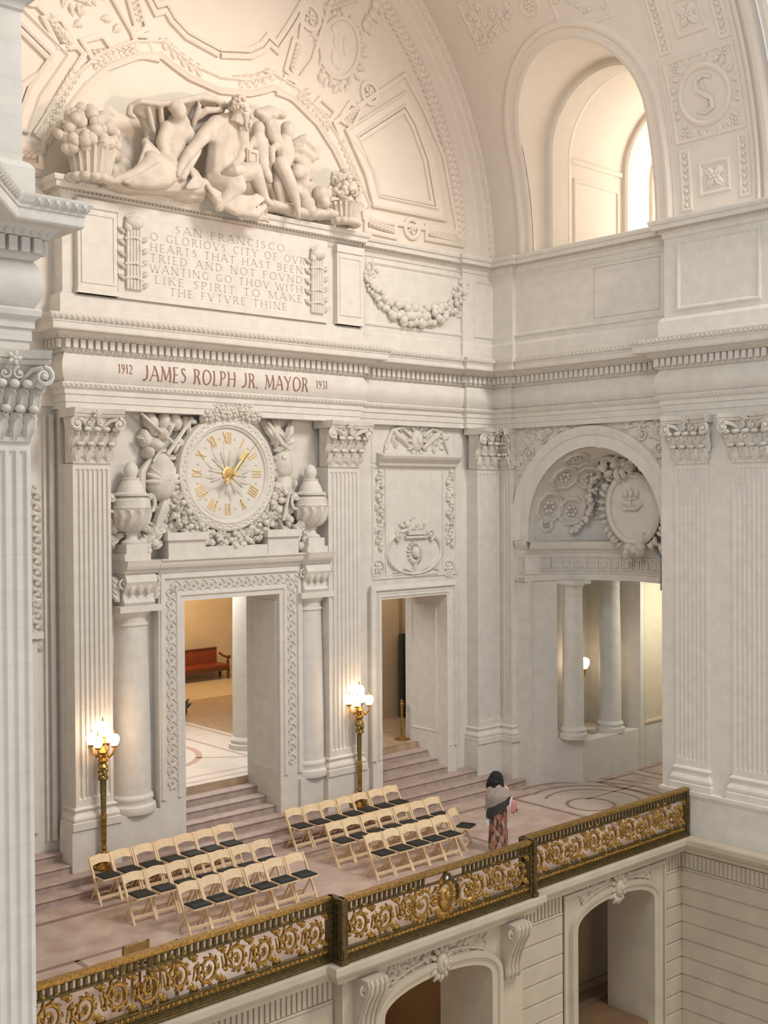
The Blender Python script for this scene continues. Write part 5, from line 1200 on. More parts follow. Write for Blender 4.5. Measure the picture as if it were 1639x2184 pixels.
mb = MB(); mb.tube([(bx1-.12, by+.15, ZT+.82), (bx1-.12, by-.1, ZT+.74), (bx1-.12, by-.36, ZT+.72), (bx1-.12, by-.46, ZT+.78)], .04, 7); mb.lathe((bx1-.12, by-.36, ZT+.5), [(.04, 0), (.06, .08), (.03, .14), (.05, .22)], 10); mb.lathe((bx1-.12, by-.46, ZT+.72), [(0, -.05), (.05, 0), (.05, .05), (0, .1)], 10); mb.build('armrest', DW, bn, smooth=True)
pl = atZ(397, 1525, ZT); 
po = tag(empty('potted_fern', (pl.x-.12, pl.y, ZT)), 'small dark potted plant at the left jamb of the clock doorway', 'plant')
mb = MB(); mb.lathe((pl.x-.12, pl.y, ZT), [(.0, 0), (.10, 0), (.14, .1), (.13, .22), (.09, .23)], 12); mb.build('pot', BRONZE, po, smooth=True)
mb = MB(lambda a, b, w: (a, pl.y-w, b))
for k in range(16): mb.leaf(pl.x-.12, ZT+.22, pi/2+(k-8)*.2, .3, .07, .0, .05, .1*(k % 3-1), 0)
tag(mb.build('fronds', mat('dark_leaf', (.05, .08, .03), .6), po), kind='stuff')
# brass posts on the landing
def stanchion(px, py, label):
    p = atZ(px, py, ZT); t = tag(empty('brass_stanchion', (p.x, p.y, ZT)), label, 'barrier post')
    mb = MB(); mb.lathe((p.x, p.y, ZT), [(0, 0), (.19, 0), (.19, .03), (.06, .06), (.03, .08)], 16); mb.build('base', GOLD, t, smooth=True)
    mb = MB(); mb.lathe((p.x, p.y, ZT), [(.032, .06), (.032, .85), (.05, .86), (.05, .92), (.03, .94), (.045, .98), (.0, 1.02)], 12); mb.build('post', GOLD, t, smooth=True); return t
stanchion(858, 1577, 'brass barrier post on the landing of the small doorway')
mb = MB(); mb.box(P_(846, 1415, 24)[0], P_(852, 1415, 24)[0], 23.99, 24.02, P_(848, 1421, 24)[1], P_(848, 1413, 24)[1]); tag(mb.build('wall_switch', PAD), 'small black switch plate on the wall through the small doorway', 'switch')
# ================================================================== SCULPTURE GROUP
def s1(cx, cy, Y): p = atY(cx/2, cy/2, Y); return Vector(p)
def caps(mb, P, R, n=9): mb.tube(P, R, n); [mb.blob(p[0], p[1], p[2], r, r, r) for p, r in ((P[0], R[0]), (P[-1], R[-1]))]; return mb
class Fig:
    def __init__(s): s.mb = MB()
    def limb(s, pts, R): 
        P = [s1(*p) for p in pts]; Q = []; RR = []
        for i in range(len(P)-1):
            for k in range(4): t = k/4; Q.append(P[i].lerp(P[i+1], t)); RR.append(R[i]+(R[i+1]-R[i])*t)
        Q.append(P[-1]); RR.append(R[-1]); caps(s.mb, Q, RR); return s
    def ball(s, p, rx, ry=None, rz=None): q = s1(*p); s.mb.blob(q.x, q.y, q.z, rx, ry or rx, rz or rx); return s
    def folds(s, p0, p1, n, r, sag, Ya, Yb):
        for i in range(n):
            t = i/(n-1); a = (p0[0]+(p1[0]-p0[0])*t, p0[1]+(p1[1]-p0[1])*t); s.limb([(a[0], a[1], Ya), (a[0]+sag[0]*.5, a[1]+sag[1]*.35, (Ya+Yb)/2-.05), (a[0]+sag[0], a[1]+sag[1], Yb)], [r, r*1.2, r*.8])
        return s
sgp = tag(empty('sculpture_group', (13.7, 19.6, 13.05)), 'colossal stone group of bearded seated man and attendants on the attic cornice', 'sculpture', 'sculptures on the attic cornice')
Yf = 19.55
f = Fig()   # the old man
f.limb([(960, 545, Yf), (945, 600, Yf-.05), (930, 680, Yf-.05), (925, 745, Yf)], [.30, .34, .29, .30]); f.limb([(925, 545, Yf), (1030, 555, Yf+.1)], [.22, .18])
f.ball((985, 600, Yf-.18), .17, .12, .14); f.ball((930, 600, Yf-.2), .17, .12, .14); f.ball((950, 690, Yf-.18), .22, .12, .2)
f.limb([(985, 540, Yf-.1), (1008, 500, Yf-.2)], [.14, .12]); f.ball((1015, 470, Yf-.30), .13, .13, .15)
f.ball((985, 500, Yf-.15), .09, .1, .12)
f.limb([(925, 530, Yf-.05), (880, 570, Yf-.15), (845, 610, Yf-.25)], [.19, .16, .13]); f.limb([(845, 610, Yf-.25), (800, 665, Yf-.32), (768, 715, Yf-.35)], [.13, .12, .08]); f.limb([(768, 715, Yf-.35), (760, 745, Yf-.37)], [.09, .06])
f.limb([(1030, 560, Yf), (1040, 625, Yf-.1), (1035, 660, Yf-.15)], [.16, .13, .12]); f.limb([(1035, 660, Yf-.15), (1005, 705, Yf-.35)], [.11, .08]); f.ball((1000, 715, Yf-.38), .10)
f.limb([(925, 755, Yf), (1000, 750, Yf-.3), (1085, 722, Yf-.42)], [.28, .23, .17]); f.limb([(1085, 722, Yf-.42), (1105, 790, Yf-.35), (1135, 855, Yf-.3)], [.17, .15, .09]); f.limb([(1135, 855, Yf-.3), (1155, 870, Yf-.4)], [.09, .07])
f.limb([(910, 780, Yf), (990, 800, Yf-.4), (1015, 795, Yf-.45)], [.25, .22, .18]); f.limb([(1010, 805, Yf-.45), (960, 850, Yf-.4), (935, 885, Yf-.4)], [.15, .14, .1])
man = remesh(f.mb.build('seated_man', STONE3, sgp, smooth=True, angle=180), .032, 3)
hc_ = s1(1024, 464, Yf-.36); hm = MB(lambda a, b, w: (hc_.x+a, hc_.y+b, hc_.z+w))
hm.blob(0, 0, .02, .19, .18, .21); hm.blob(.09, -.01, -.03, .12, .13, .17); hm.blob(.17, -.03, .065, .06, .12, .035); hm.blob(.215, -.02, -.01, .045, .035, .065); hm.blob(.225, -.02, -.045, .045, .045, .03); hm.blob(.17, -.09, -.03, .04, .04, .04); hm.blob(.18, -.02, -.10, .05, .07, .025)
hm.tube([(-.02, .02, -.12), (-.07, .05, -.3)], [.12, .15], 9)
for (a, b, w, r) in ((.15, -.02, -.16, .08), (.16, -.02, -.24, .085), (.13, -.03, -.32, .075), (.08, -.08, -.18, .075), (.10, -.07, -.27, .07), (.03, -.12, -.12, .06), (.17, -.02, -.38, .045)): hm.blob(a, b, w, r)
remesh(hm.build('head', STONE3, man, smooth=True, angle=180), .016, 1)
hr_ = MB(lambda a, b, w: (hc_.x+a, hc_.y+b, hc_.z+w)); r9 = random.Random(2)
for k in range(60):
    a_, e_ = r9.uniform(1.2, 5.1), r9.uniform(-.5, 1.4); hr_.blob(.19*cos(e_)*cos(a_)-.01, .19*cos(e_)*sin(a_), .03+.21*sin(e_), r9.uniform(.035, .055), r9.uniform(.035, .05), r9.uniform(.03, .05))
for k in range(34): hr_.blob(.13+r9.uniform(-.08, .07), -.04+r9.uniform(-.09, .05), -.14-r9.random()*.26, r9.uniform(.022, .04), .03, r9.uniform(.04, .065))
hr_.build('curly_hair', STONE3, man, smooth=True)
f = Fig()   # robe below him
f.limb([(880, 800, Yf-.1), (930, 860, Yf-.4), (1000, 900, Yf-.45), (1090, 915, Yf-.4), (1130, 880, Yf-.3)], [.11, .10, .09, .09, .07]); f.limb([(960, 745, Yf-.3), (1000, 725, Yf-.5), (1040, 730, Yf-.4), (1060, 760, Yf-.4)], [.1, .12, .12, .08])
f.limb([(900, 850, Yf), (1000, 860, Yf-.15), (1110, 900, Yf-.1)], [.18, .22, .16]); [f.limb([(885+9*k, 795+5*k, Yf-.32), (930+6*k, 858-3*k, Yf-.42), (1000+3*k, 898-11*k, Yf-.5), (1070+2*k, 888-9*k, Yf-.46), (1125-6*k, 850-4*k, Yf-.36)], [.045, .05, .055, .05, .035]) for k in range(6)]; [f.limb([(1010+22*k, 905-4*k, Yf-.3), (1030+24*k, 930, Yf-.34), (1045+25*k, 925+5*k, Yf-.3)], [.05, .06, .04]) for k in range(5)]
remesh(f.mb.build('robe', STONE3, sgp, smooth=True, angle=180), .026, 1)
f = Fig()   # figure in a billowing cloak to the left
f.limb([(760, 530, Yf+.15), (740, 600, Yf+.1), (745, 680, Yf)], [.25, .24, .24]); f.ball((764, 474, Yf-.12), .15, .16, .20); f.ball((744, 456, Yf-.08), .14, .15, .13); f.ball((786, 482, Yf-.2), .04, .05, .04); f.limb([(762, 505, Yf-.08), (760, 535, Yf+.05)], [.10, .14])
f.limb([(715, 545, Yf+.1), (690, 610, Yf-.05), (700, 650, Yf-.1)], [.15, .12, .10]); f.limb([(800, 560, Yf+.1), (840, 640, Yf-.15), (820, 680, Yf-.25), (780, 760, Yf-.35)], [.13, .11, .10, .07])
f.limb([(740, 720, Yf), (670, 700, Yf-.25), (645, 680, Yf-.3)], [.26, .20, .17]); f.limb([(645, 690, Yf-.3), (580, 745, Yf-.3), (500, 768, Yf-.25)], [.16, .13, .08]); f.limb([(500, 768, Yf-.25), (480, 775, Yf-.3)], [.09, .05])
f.limb([(740, 730, Yf), (690, 770, Yf-.35), (620, 780, Yf-.35), (560, 780, Yf-.3)], [.26, .18, .14, .1])
remesh(f.mb.build('cloaked_figure', STONE3, sgp, smooth=True, angle=180), .032, 3)
f = Fig()
[f.limb([(745+6*k, 690+4*k, Yf-.3), (680+3*k, 702+12*k, Yf-.44), (600+8*k, 748+7*k, Yf-.42), (530+10*k, 775+4*k, Yf-.34)], [.04, .05, .045, .03]) for k in range(6)]; [f.limb([(625+14*k, 610+9*k, Yf-.1), (612+12*k, 660+8*k, Yf-.25), (585+16*k, 725+6*k, Yf-.35)], [.035, .05, .04]) for k in range(4)]; [f.limb([(800+12*k, 700+10*k, Yf-.3), (830+10*k, 760+4*k, Yf-.42), (800+14*k, 800, Yf-.42)], [.04, .05, .05]) for k in range(4)]; f.limb([(620, 605, Yf+.1), (650, 660, Yf), (700, 740, Yf-.1), (800, 790, Yf-.1)], [.08, .16, .22, .2]); f.limb([(500, 790, Yf), (650, 790, Yf-.1), (860, 800, Yf-.1)], [.12, .2, .2])
remesh(f.mb.build('skirt_drapery', STONE3, sgp, smooth=True, angle=180), .026, 1)
f = Fig()   # billowing cloak: a sheet with thickness
def sheet(mb, rows, th=.07):
    P = [[s1(*p) for p in r] for r in rows]; n = len(P); m_ = len(P[0]); V = []; F = []
    for dy in (0, th):
        for r in P: V += [(p.x, p.y+dy, p.z) for p in r]
    for j in range(n-1):
        for i in range(m_-1): a = j*m_+i; F.append((a, a+1, a+m_+1, a+m_)); b = a+n*m_; F.append((b+m_, b+m_+1, b+1, b))
    for i in range(m_-1): F.append((i, n*m_+i, n*m_+i+1, i+1)); k = (n-1)*m_+i; F.append((k, k+1, n*m_+k+1, n*m_+k))
    for j in range(n-1): a = j*m_; F.append((a, a+m_, n*m_+a+m_, n*m_+a)); a += m_-1; F.append((a, n*m_+a, n*m_+a+m_, a+m_))
    mb.add(V, F)
sheet(f.mb, [[(560, 450, Yf+.0), (600, 432, Yf-.1), (680, 440, Yf+.0), (760, 436, Yf-.1), (850, 415, Yf+.0), (920, 425, Yf-.1), (975, 450, Yf+.05)],
             [(575, 480, Yf+.15), (620, 470, Yf+.1), (690, 475, Yf+.2), (770, 470, Yf+.2), (850, 450, Yf+.15), (910, 460, Yf+.1), (960, 480, Yf+.15)],
             [(600, 500, Yf+.25), (640, 520, Yf+.2), (700, 520, Yf+.3), (780, 520, Yf+.3), (840, 500, Yf+.3), (890, 510, Yf+.2), (930, 520, Yf+.2)],
             [(625, 560, Yf+.3), (655, 590, Yf+.25), (710, 590, Yf+.35), (780, 590, Yf+.35), (830, 570, Yf+.3), (860, 560, Yf+.25), (890, 560, Yf+.2)],
             [(625, 610, Yf+.3), (660, 650, Yf+.3), (715, 660, Yf+.35), (780, 660, Yf+.35), (830, 640, Yf+.3), (850, 620, Yf+.25), (880, 600, Yf+.2)]], .12)
f.limb([(560, 450, Yf), (600, 432, Yf-.12), (680, 442, Yf-.02), (760, 436, Yf-.12), (850, 415, Yf-.02), (920, 425, Yf-.1), (985, 460, Yf)], [.05, .06, .06, .07, .07, .07, .06])
f.limb([(555, 460, Yf), (550, 485, Yf+.05), (570, 498, Yf+.1)], [.06, .07, .05])
for k in (0, 1, 4): f.limb([(630+k*55, 450, Yf), (645+k*46, 520, Yf+.15), (665+k*38, 590, Yf+.25)], [.05, .06, .04])
f.limb([(850, 500, Yf+.1), (880, 470, Yf), (940, 470, Yf)], [.06, .08, .06])
remesh(f.mb.build('billowing_cloak', STONE3, sgp, smooth=True, angle=180), .026, 1)
def child(parts, name):
    f = Fig()
    for kind, *a in parts: (f.limb if kind == 'l' else f.ball)(*a)
    remesh(f.mb.build(name, STONE3, sgp, smooth=True, angle=180), .028, 3)
child([('b', (1103, 550, Yf), .14, .15, .17), ('l', [(1103, 580, Yf+.02), (1105, 630, Yf), (1115, 700, Yf)], [.14, .18, .19]), ('l', [(1080, 600, Yf), (1060, 640, Yf-.15), (1075, 670, Yf-.2)], [.08, .07, .05]), ('l', [(1110, 700, Yf), (1140, 750, Yf-.15), (1150, 770, Yf-.15)], [.15, .12, .08]), ('l', [(1130, 600, Yf), (1145, 660, Yf-.1)], [.08, .06])], 'child_with_tablet')
child([('l', [(1150, 520, Yf+.1), (1165, 570, Yf), (1175, 600, Yf)], [.15, .17, .15]), ('l', [(1175, 570, Yf), (1195, 610, Yf-.1), (1225, 640, Yf-.15)], [.10, .09, .06]), ('l', [(1100, 485, Yf+.05), (1150, 478, Yf), (1205, 490, Yf+.05)], [.10, .14, .10]), ('b', (1130, 500, Yf), .14, .14, .14)]+[('b', (1100+k*14, 478+(k % 3)*7, Yf-.05), .08) for k in range(8)], 'basket_bearer')
child([('b', (1228, 560, Yf-.05), .15, .16, .18), ('b', (1228, 545, Yf-.02), .16, .16, .14), ('l', [(1215, 600, Yf), (1205, 640, Yf-.05), (1205, 700, Yf)], [.16, .19, .19]), ('l', [(1190, 610, Yf-.05), (1160, 640, Yf-.15), (1165, 690, Yf-.2)], [.09, .08, .06]), ('l', [(1235, 615, Yf), (1245, 670, Yf-.1), (1225, 710, Yf-.2)], [.09, .08, .06]), ('l', [(1205, 720, Yf), (1225, 780, Yf-.15), (1240, 850, Yf-.1)], [.17, .14, .09]), ('l', [(1190, 720, Yf), (1185, 790, Yf-.1), (1200, 860, Yf-.05)], [.16, .13, .09])], 'standing_child')
f = Fig(); f.limb([(1200, 700, Yf-.25), (1240, 790, Yf-.3), (1265, 860, Yf-.3), (1277, 928, Yf-.3)], [.17, .15, .10, .03]); remesh(f.mb.build('horn', STONE3, sgp, smooth=True, angle=180), .028, 2)
f = Fig(); f.limb([(1255, 610, Yf+.1), (1300, 595, Yf), (1340, 630, Yf), (1352, 670, Yf)], [.08, .13, .12, .07]); f.limb([(1250, 640, Yf+.1), (1290, 640, Yf), (1330, 675, Yf)], [.08, .12, .1]); f.limb([(1250, 670, Yf+.1), (1290, 690, Yf), (1320, 690, Yf)], [.1, .12, .05])
for k in range(16): f.ball((1270+rd.uniform(-15, 50), 720+rd.uniform(-10, 90), Yf+rd.uniform(-.1, .1)), rd.uniform(.09, .17))
for k in range(12): f.ball((1290+rd.uniform(0, 110), 830+rd.uniform(-5, 75), Yf+rd.uniform(-.1, .1)), rd.uniform(.10, .18))
remesh(f.mb.build('wing_and_fruit', STONE3, sgp, smooth=True, angle=180), .03, 2)
q0, q1 = s1(1060, 722, Yf-.35), s1(1108, 640, Yf-.35); mb = MB(mA(Yf-.2)); mb.box(q0.x, q1.x, q0.z, q1.z, 0, .12); mb.rect(q0.x+.05, q1.x-.05, q0.z+.06, q1.z-.06, [(-.03, .1), (-.02, .15), (.02, .15), (.03, .1)]); mb.build('tablet_block', STONE3, sgp)
f = Fig(); f.mb.add([], [])
for a in range(26): t = a/25; f.ball((470+t*1000, 785+t*150+8*sin(a), Yf+.1), .24, .3, .14)
for k in range(10): f.ball((480+rd.uniform(-10, 90), 700+rd.uniform(-10, 70), Yf+.15), rd.uniform(.1, .17))
for k in range(12): f.limb([(470+k*9, 720+rd.uniform(-30, 30), Yf+.1), (485+k*9, 760, Yf-.1)], [.05, .08])
remesh(f.mb.build('rocky_base', STONE3, sgp, smooth=True, angle=180), .036, 3)
def basket(cx, cy, r, bx, by_, bw, bh, label, nb):
    p = s1(cx, cy, Yf); b = s1(bx, by_, Yf); t = tag(empty('fruit_basket', (b.x, Yf, b.z)), label, 'sculpture', 'sculptures on the attic cornice')
    mb = MB(); rr = random.Random(cx)
    for k in range(nb):
        a, e, q = rr.uniform(-pi, 0), rr.uniform(-.7, 1.5), r*rr.uniform(.78, 1.0); x = r*rr.uniform(.14, .22)
        mb.blob(p.x+q*cos(a)*cos(e), Yf+q*.7*sin(a)*cos(e), p.z+q*sin(e)*.9, x, x, x)
    mb.blob(p.x, Yf, p.z, r*.75, r*.6, r*.6); mb.build('fruit', STONE3, t, smooth=True)
    mb = MB(lambda a, bb, w: (a, Yf-w, bb))
    for k in range(int(nb*.3)): a = rr.uniform(0, 6.28); mb.leaf(p.x+cos(a)*r*.62, p.z+sin(a)*r*.55, a+rr.uniform(-1, 1), r*.36, r*.24, .18, .06)
    mb.build('fruit_leaves', STONE3, t, smooth=True)
    mb = MB(); mb.lathe((b.x, Yf, b.z), [(bw*.55, 0), (bw*.62, bh*.3), (bw*.85, bh*.8), (bw, bh), (bw*.8, bh*1.02)], 22); mb.build('basket', STONE3, t, smooth=True)
    mb = MB()
    for k in range(11):
        a = -pi*k/10; ca, sa = cos(a), sin(a); V = []; F = []
        for i in range(7):
            tt = i/6; rad_ = bw*(.62+.45*tt**1.5)+.05; hw = bw*.26*sin(pi*min(1, tt*.9+.1)); z = b.z+bh*1.1*tt-(.12 if i == 6 else 0)
            for o, d in ((-1, -.03), (0, .05), (1, -.03)): V.append((b.x+ca*(rad_+d)-sa*hw*o, Yf+sa*(rad_+d)+ca*hw*o, z))
        for i in range(6):
            for j in range(2): F.append((3*i+j, 3*i+j+1, 3*i+4+j, 3*i+3+j))
        mb.add(V, F)
    for k in range(8): a = -pi*k/7; mb.blob(b.x+cos(a)*bw*.85, Yf+sin(a)*bw*.8, b.z+.08, .13, .12, .09)
    mb.build('acanthus', STONE3, t, smooth=True)
basket(365, 595, .62, 385, 790, .42, .72, 'carved basket heaped with fruit at the left end of the attic cornice', 85)
basket(1458, 800, .40, 1470, 968, .32, .52, 'smaller carved fruit basket at the right end of the attic cornice', 62)
# ================================================================== NEAR-LEFT PIER
ap_ = [(5.24-.59*4, 12.45-.81*4), (5.24, 12.45), (5.80, 12.45), (5.80, 13.6)]
pier = tag(empty('corner_pier', (5.5, 12.5, 0)), 'tall fluted pier with deep cornice cut by the left edge of the frame', 'pier')
mb = MB(); mb.box(4.2, 5.78, 12.55, 13.6, -6, 13.0); mb.build('pier_body', STONE, pier)
plan_sweep(ap_, arch_prof).build('architrave', STONE, pier); plan_sweep(ap_, fr_prof).build('frieze', STONE, pier, smooth=True, angle=30); plan_sweep(ap_, bed_prof).build('bed_moulding', STONE, pier); plan_sweep(ap_, cor_prof).build('corona', STONE, pier)
plan_sweep([(p[0]-.04, p[1]+.04) for p in ap_], [(o, z) for o, z in aprof]).build('attic_block', STONE, pier)
dpro = None
def dent2(x, y, t, nn, i):
    mb = MB(lambda a, b, w: (x+t.x*a+nn.x*b, y+t.y*a+nn.y*b, w)); mb.box(-.048, .048, 0, .075, 9.935, 10.095); mb.build('dentil', STONE, pier)
along(ap_, .105, .150, dent2)
mb = MB(); along(ap_, .20, .105, lambda x, y, t, nn, i: (mb.blob(x, y, 10.165, .036, .036, .046)))
along(ap_, .485, .11, lambda x, y, t, nn, i: mb.add([(x-t.x*.04, y-t.y*.04, 10.385), (x+t.x*.04, y+t.y*.04, 10.385), (x+t.x*.03+nn.x*.045, y+t.y*.03+nn.y*.045, 10.465), (x-t.x*.03+nn.x*.045, y-t.y*.03+nn.y*.045, 10.465), (x+nn.x*.055, y+nn.y*.055, 10.42)], [(0, 1, 4), (1, 2, 4), (2, 3, 4), (3, 0, 4)]))
tag(mb.build('egg_and_dart', STONE2, pier, smooth=True), kind='stuff')
mp = mA(12.45); mb = MB(mp); flutes(mb, 5.24, 5.80, -4.5, 7.83, 4, .25, .035, .03); mb.build('shaft', STONE, pier)
mb = MB(mp); mb.sweep([(5.24, 7.83), (5.80, 7.83)], [(0, 0), (0, .03), (-.05, .04), (-.07, .0)]); mb.build('astragal', STONE, pier)
mb = MB(mp); capital(mb, 5.52, 7.84, .58, 1.0); mb.build('capital', STONE2, pier, smooth=True, angle=50)
# ================================================================== BALCONY FRONT
bp = [(4.2, 14.02), (11.36, 14.02), (11.36, 13.80), (15.86, 13.80), (15.86, 14.02), (21.0, 14.02), (21.0, 8.0)]
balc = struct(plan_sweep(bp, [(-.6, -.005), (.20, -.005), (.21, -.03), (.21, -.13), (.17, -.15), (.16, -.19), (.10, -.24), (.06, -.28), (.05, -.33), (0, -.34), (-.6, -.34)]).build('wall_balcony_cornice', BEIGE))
FY = 14.08
fz = MB()
AX = [(12.35, 14.88, 13.86), (17.50, 19.99, FY)]
def segarch(x0, x1, zs, rise, n=20):
    c = (x0+x1)/2; h = (x1-x0)/2; return [(x0, -6)]+[(c-h*cos(pi*i/n), zs+rise*sin(pi*i/n)**.85) for i in range(n+1)]+[(x1, -6)]
def front(mb, x0, x1, y, a0, a1, zs, rise, th):
    A = segarch(a0, a1, zs, rise); B = [(x0, -6), (x0, -.33)]+[(x0+(x1-x0)*(i/20), -.33) for i in range(1, 20)]+[(x1, -.33), (x1, -6)]
    n = len(A); V = [(u, y, v) for u, v in A]+[(u, y, v) for u, v in B]+[(u, y+th, v) for u, v in A]; mb.add(V, [(i, i+1, n+i+1, n+i) for i in range(n-1)]+[(i, i+1, 2*n+i+1, 2*n+i) for i in range(n-1)])
front(fz, 11.5, 15.72, 13.88, 12.35, 14.88, -1.22, .40, 1.25); front(fz, 17.12, 20.42, FY, 17.5, 19.99, -1.17, .42, 1.15)
fz.box(4, 11.5, FY+.02, FY+.6, -6, -.3); fz.box(15.72, 17.12, FY+.02, FY+.6, -6, -.3); fz.box(20.42, 21.2, FY+.02, FY+.6, -6, -.3); fz.box(21.04, 21.4, 7, 14.6, -6, -.2); fz.box(11.495, 11.6, 13.89, 14.3, -6, -.34); fz.box(15.62, 15.725, 13.89, 14.3, -6, -.34)
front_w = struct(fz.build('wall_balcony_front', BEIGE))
mb = MB(mA(FY)); mb.sweep([p for p in segarch(17.5, 19.99, -1.17, .42)], [(0, 0), (0, .05), (-.10, .06), (-.12, .09), (-.20, .10), (-.22, .0)]); mb.m = mA(13.88); mb.sweep([p for p in segarch(12.35, 14.88, -1.22, .40)], [(0, 0), (0, .05), (-.12, .06), (-.14, .10), (-.22, .11), (-.25, .0)])
mb.m = mA(FY); mb.rect(17.16, 20.38, -7, -.45, [(-.04, 0), (-.04, .04), (.03, .04), (.03, 0)]); mb.build('trim_arch', BEIGE, front_w, smooth=True, angle=30)
# rusticated courses: each a stone proud of the wall with recessed joints
def course(mb, p0, p1, z0, z1, nn, j=.018):
    """band from p0 to p1 (plan), outward normal nn, chamfered edges"""
    V = []; 
    for (x, y) in (p0, p1):
        for o, z in ((-.05, z0+.004), (.0, z0+.004), (.035, z0+j+.012), (.035, z1-j-.012), (.0, z1-.004), (-.05, z1-.004)): V.append((x+nn[0]*o, y+nn[1]*o, z))
    mb.add(V, [(i, i+1, 7+i, 6+i) for i in range(5)]+[tuple(range(6))[::-1], tuple(range(6, 12))])
CH = .372
for (p0, p1, nn) in (((15.76, FY+.02), (17.08, FY+.02), (0, -1)), ((20.45, FY+.02), (20.99, FY+.02), (0, -1)), ((21.04, FY), (21.04, 8.0), (-1, 0)), ((4.5, FY+.02), (11.46, FY+.02), (0, -1))):
    for k in range(12):
        z1 = -.74-CH*k; mb = MB(); course(mb, p0, p1, z1-CH, z1, nn); mb.build('stone_course', BEIGE, front_w)
    mb = MB(); L = hypot(p1[0]-p0[0], p1[1]-p0[1]); n = int(L/.10)
    for i in range(n):
        t = (i+.5)/n; x, y = p0[0]+(p1[0]-p0[0])*t, p0[1]+(p1[1]-p0[1])*t; tx, ty = (p1[0]-p0[0])/L*.03, (p1[1]-p0[1])/L*.03
        mb.box(min(x-tx, x+tx)-(.03 if nn[0] else 0), max(x-tx, x+tx)+(0 if nn[0] else 0), min(y-ty, y+ty)-(.03 if nn[1] else 0), max(y-ty, y+ty), -.68, -.38)
    tag(mb.build('fluted_band', BEIGE, front_w), kind='stuff')
    mb = MB(); V = []
    mb2 = MB(lambda a, b, w: (a, b, w)); mb2.sweep([p0, p1], [(-.05, -.70), (.03, -.70), (.045, -.72), (.03, -.75), (-.05, -.75)]); mb2.build('trim_fillet', BEIGE, front_w)
# consoles and carved keystones
for (u, nm) in ((11.93, 'left'), (15.35, 'right')):
    mb = MB(mA(13.88)); P = [(0, -.34), (.34, -.34), (.38, -.42), (.36, -.55), (.26, -.72), (.16, -.95), (.12, -1.15), (.14, -1.28), (.10, -1.36), (0, -1.38)]; n = len(P); V = []
    for x in (u-.2, u+.2): V += [(x, z, w) for w, z in P]
    mb.add(V, [(i, i+1, n+i+1, n+i) for i in range(n-1)]+[tuple(range(n))[::-1], tuple(range(n, 2*n))])
    for k in range(4): mb.tube([(u-.15+.1*k, z, w+.01) for w, z in P[1:-1]], .022, 5)
    for sg in (-1, 1): mb.spiral(u+sg*.2, -.48, .11, 1.3, 0, sg, .03, .26, 14)
    tag(mb.build('scroll_bracket', BEIGE, smooth=True, angle=35), 'large scrolled bracket under the balcony, %s of the lower arch with the brown room' % nm, 'bracket', 'scroll brackets under the balcony')
for (uc, yy, zc, lab) in ((13.6, 13.88, -.62, 'carved mask and foliage over the lower arch nearest the chairs'), (18.75, FY, -.60, 'carved shell and foliage over the lower arch by the right corner')):
    mb = MB(mA(yy)); r5 = random.Random(int(uc*10)); za_ = lambda t: zc-.60+.41*sqrt(max(0, 1-t*t))+.30
    for k in range(90):
        t = r5.uniform(-.95, .95); z = za_(t)+r5.uniform(-.02, .03+.25*abs(t)); mb.leaf(uc+t*1.22, min(z, -.50), r5.uniform(0, 6.28), .17, .10, .0, .035)
    for sg in (-1, 1):
        mb.tube([(uc+sg*t*1.22, za_(t)+.03, .03) for t in (.15, .35, .55, .75, .9)], [.025, .03, .03, .025, .012], 6); mb.spiral(uc+sg*1.05, zc+.02, .10, 1.5, 0, sg, .022, .02, 16)
    mb.blob(uc, zc, .08, .13, .18, .10); mb.blob(uc, zc+.02, .17, .05, .07, .04)
    for k in range(12): a = 2*pi*k/12; mb.leaf(uc+cos(a)*.10, zc+sin(a)*.14, a, .20, .11, .06, .05)
    for k in range(14): mb.blob(uc+r5.uniform(-.5, .5), zc+r5.uniform(-.1, .2), .03, r5.uniform(.03, .06))
    tag(mb.build('keystone_carving', BEIGE, smooth=True), lab, 'carving')
# rooms behind the lower arches
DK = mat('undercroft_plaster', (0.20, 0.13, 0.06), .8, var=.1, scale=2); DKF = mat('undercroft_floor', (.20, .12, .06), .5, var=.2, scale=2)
yb = atZ(1290, 2090, -3.7).y
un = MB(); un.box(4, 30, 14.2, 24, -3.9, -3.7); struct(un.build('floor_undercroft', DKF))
un = MB(); un.box(16.2, 26, yb, yb+.2, -3.7, -.4); un.box(8, 16.2, 18.8, 19, -3.7, -.4); un.box(16.0, 16.2, 15.2, 19, -3.7, -.4); un.box(4, 30, 14.6, 24, -.4, -.15)
un.box(14.0, 14.3, 18.4, 18.8, -3.7, -.4)
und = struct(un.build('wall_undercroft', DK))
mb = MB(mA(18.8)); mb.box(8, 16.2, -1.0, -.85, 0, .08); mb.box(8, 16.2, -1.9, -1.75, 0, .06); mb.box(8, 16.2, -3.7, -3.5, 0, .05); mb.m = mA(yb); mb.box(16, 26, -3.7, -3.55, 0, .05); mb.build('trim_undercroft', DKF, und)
for P in ([(17, 15.6), (24, 15.6)], [(17, 16.3), (24, 16.3)]):
    m2 = MB(lambda u, v, w: (u, v, -3.695+w)); band2d(m2, P, .14); m2.build('inlay_band', INLAY, und)
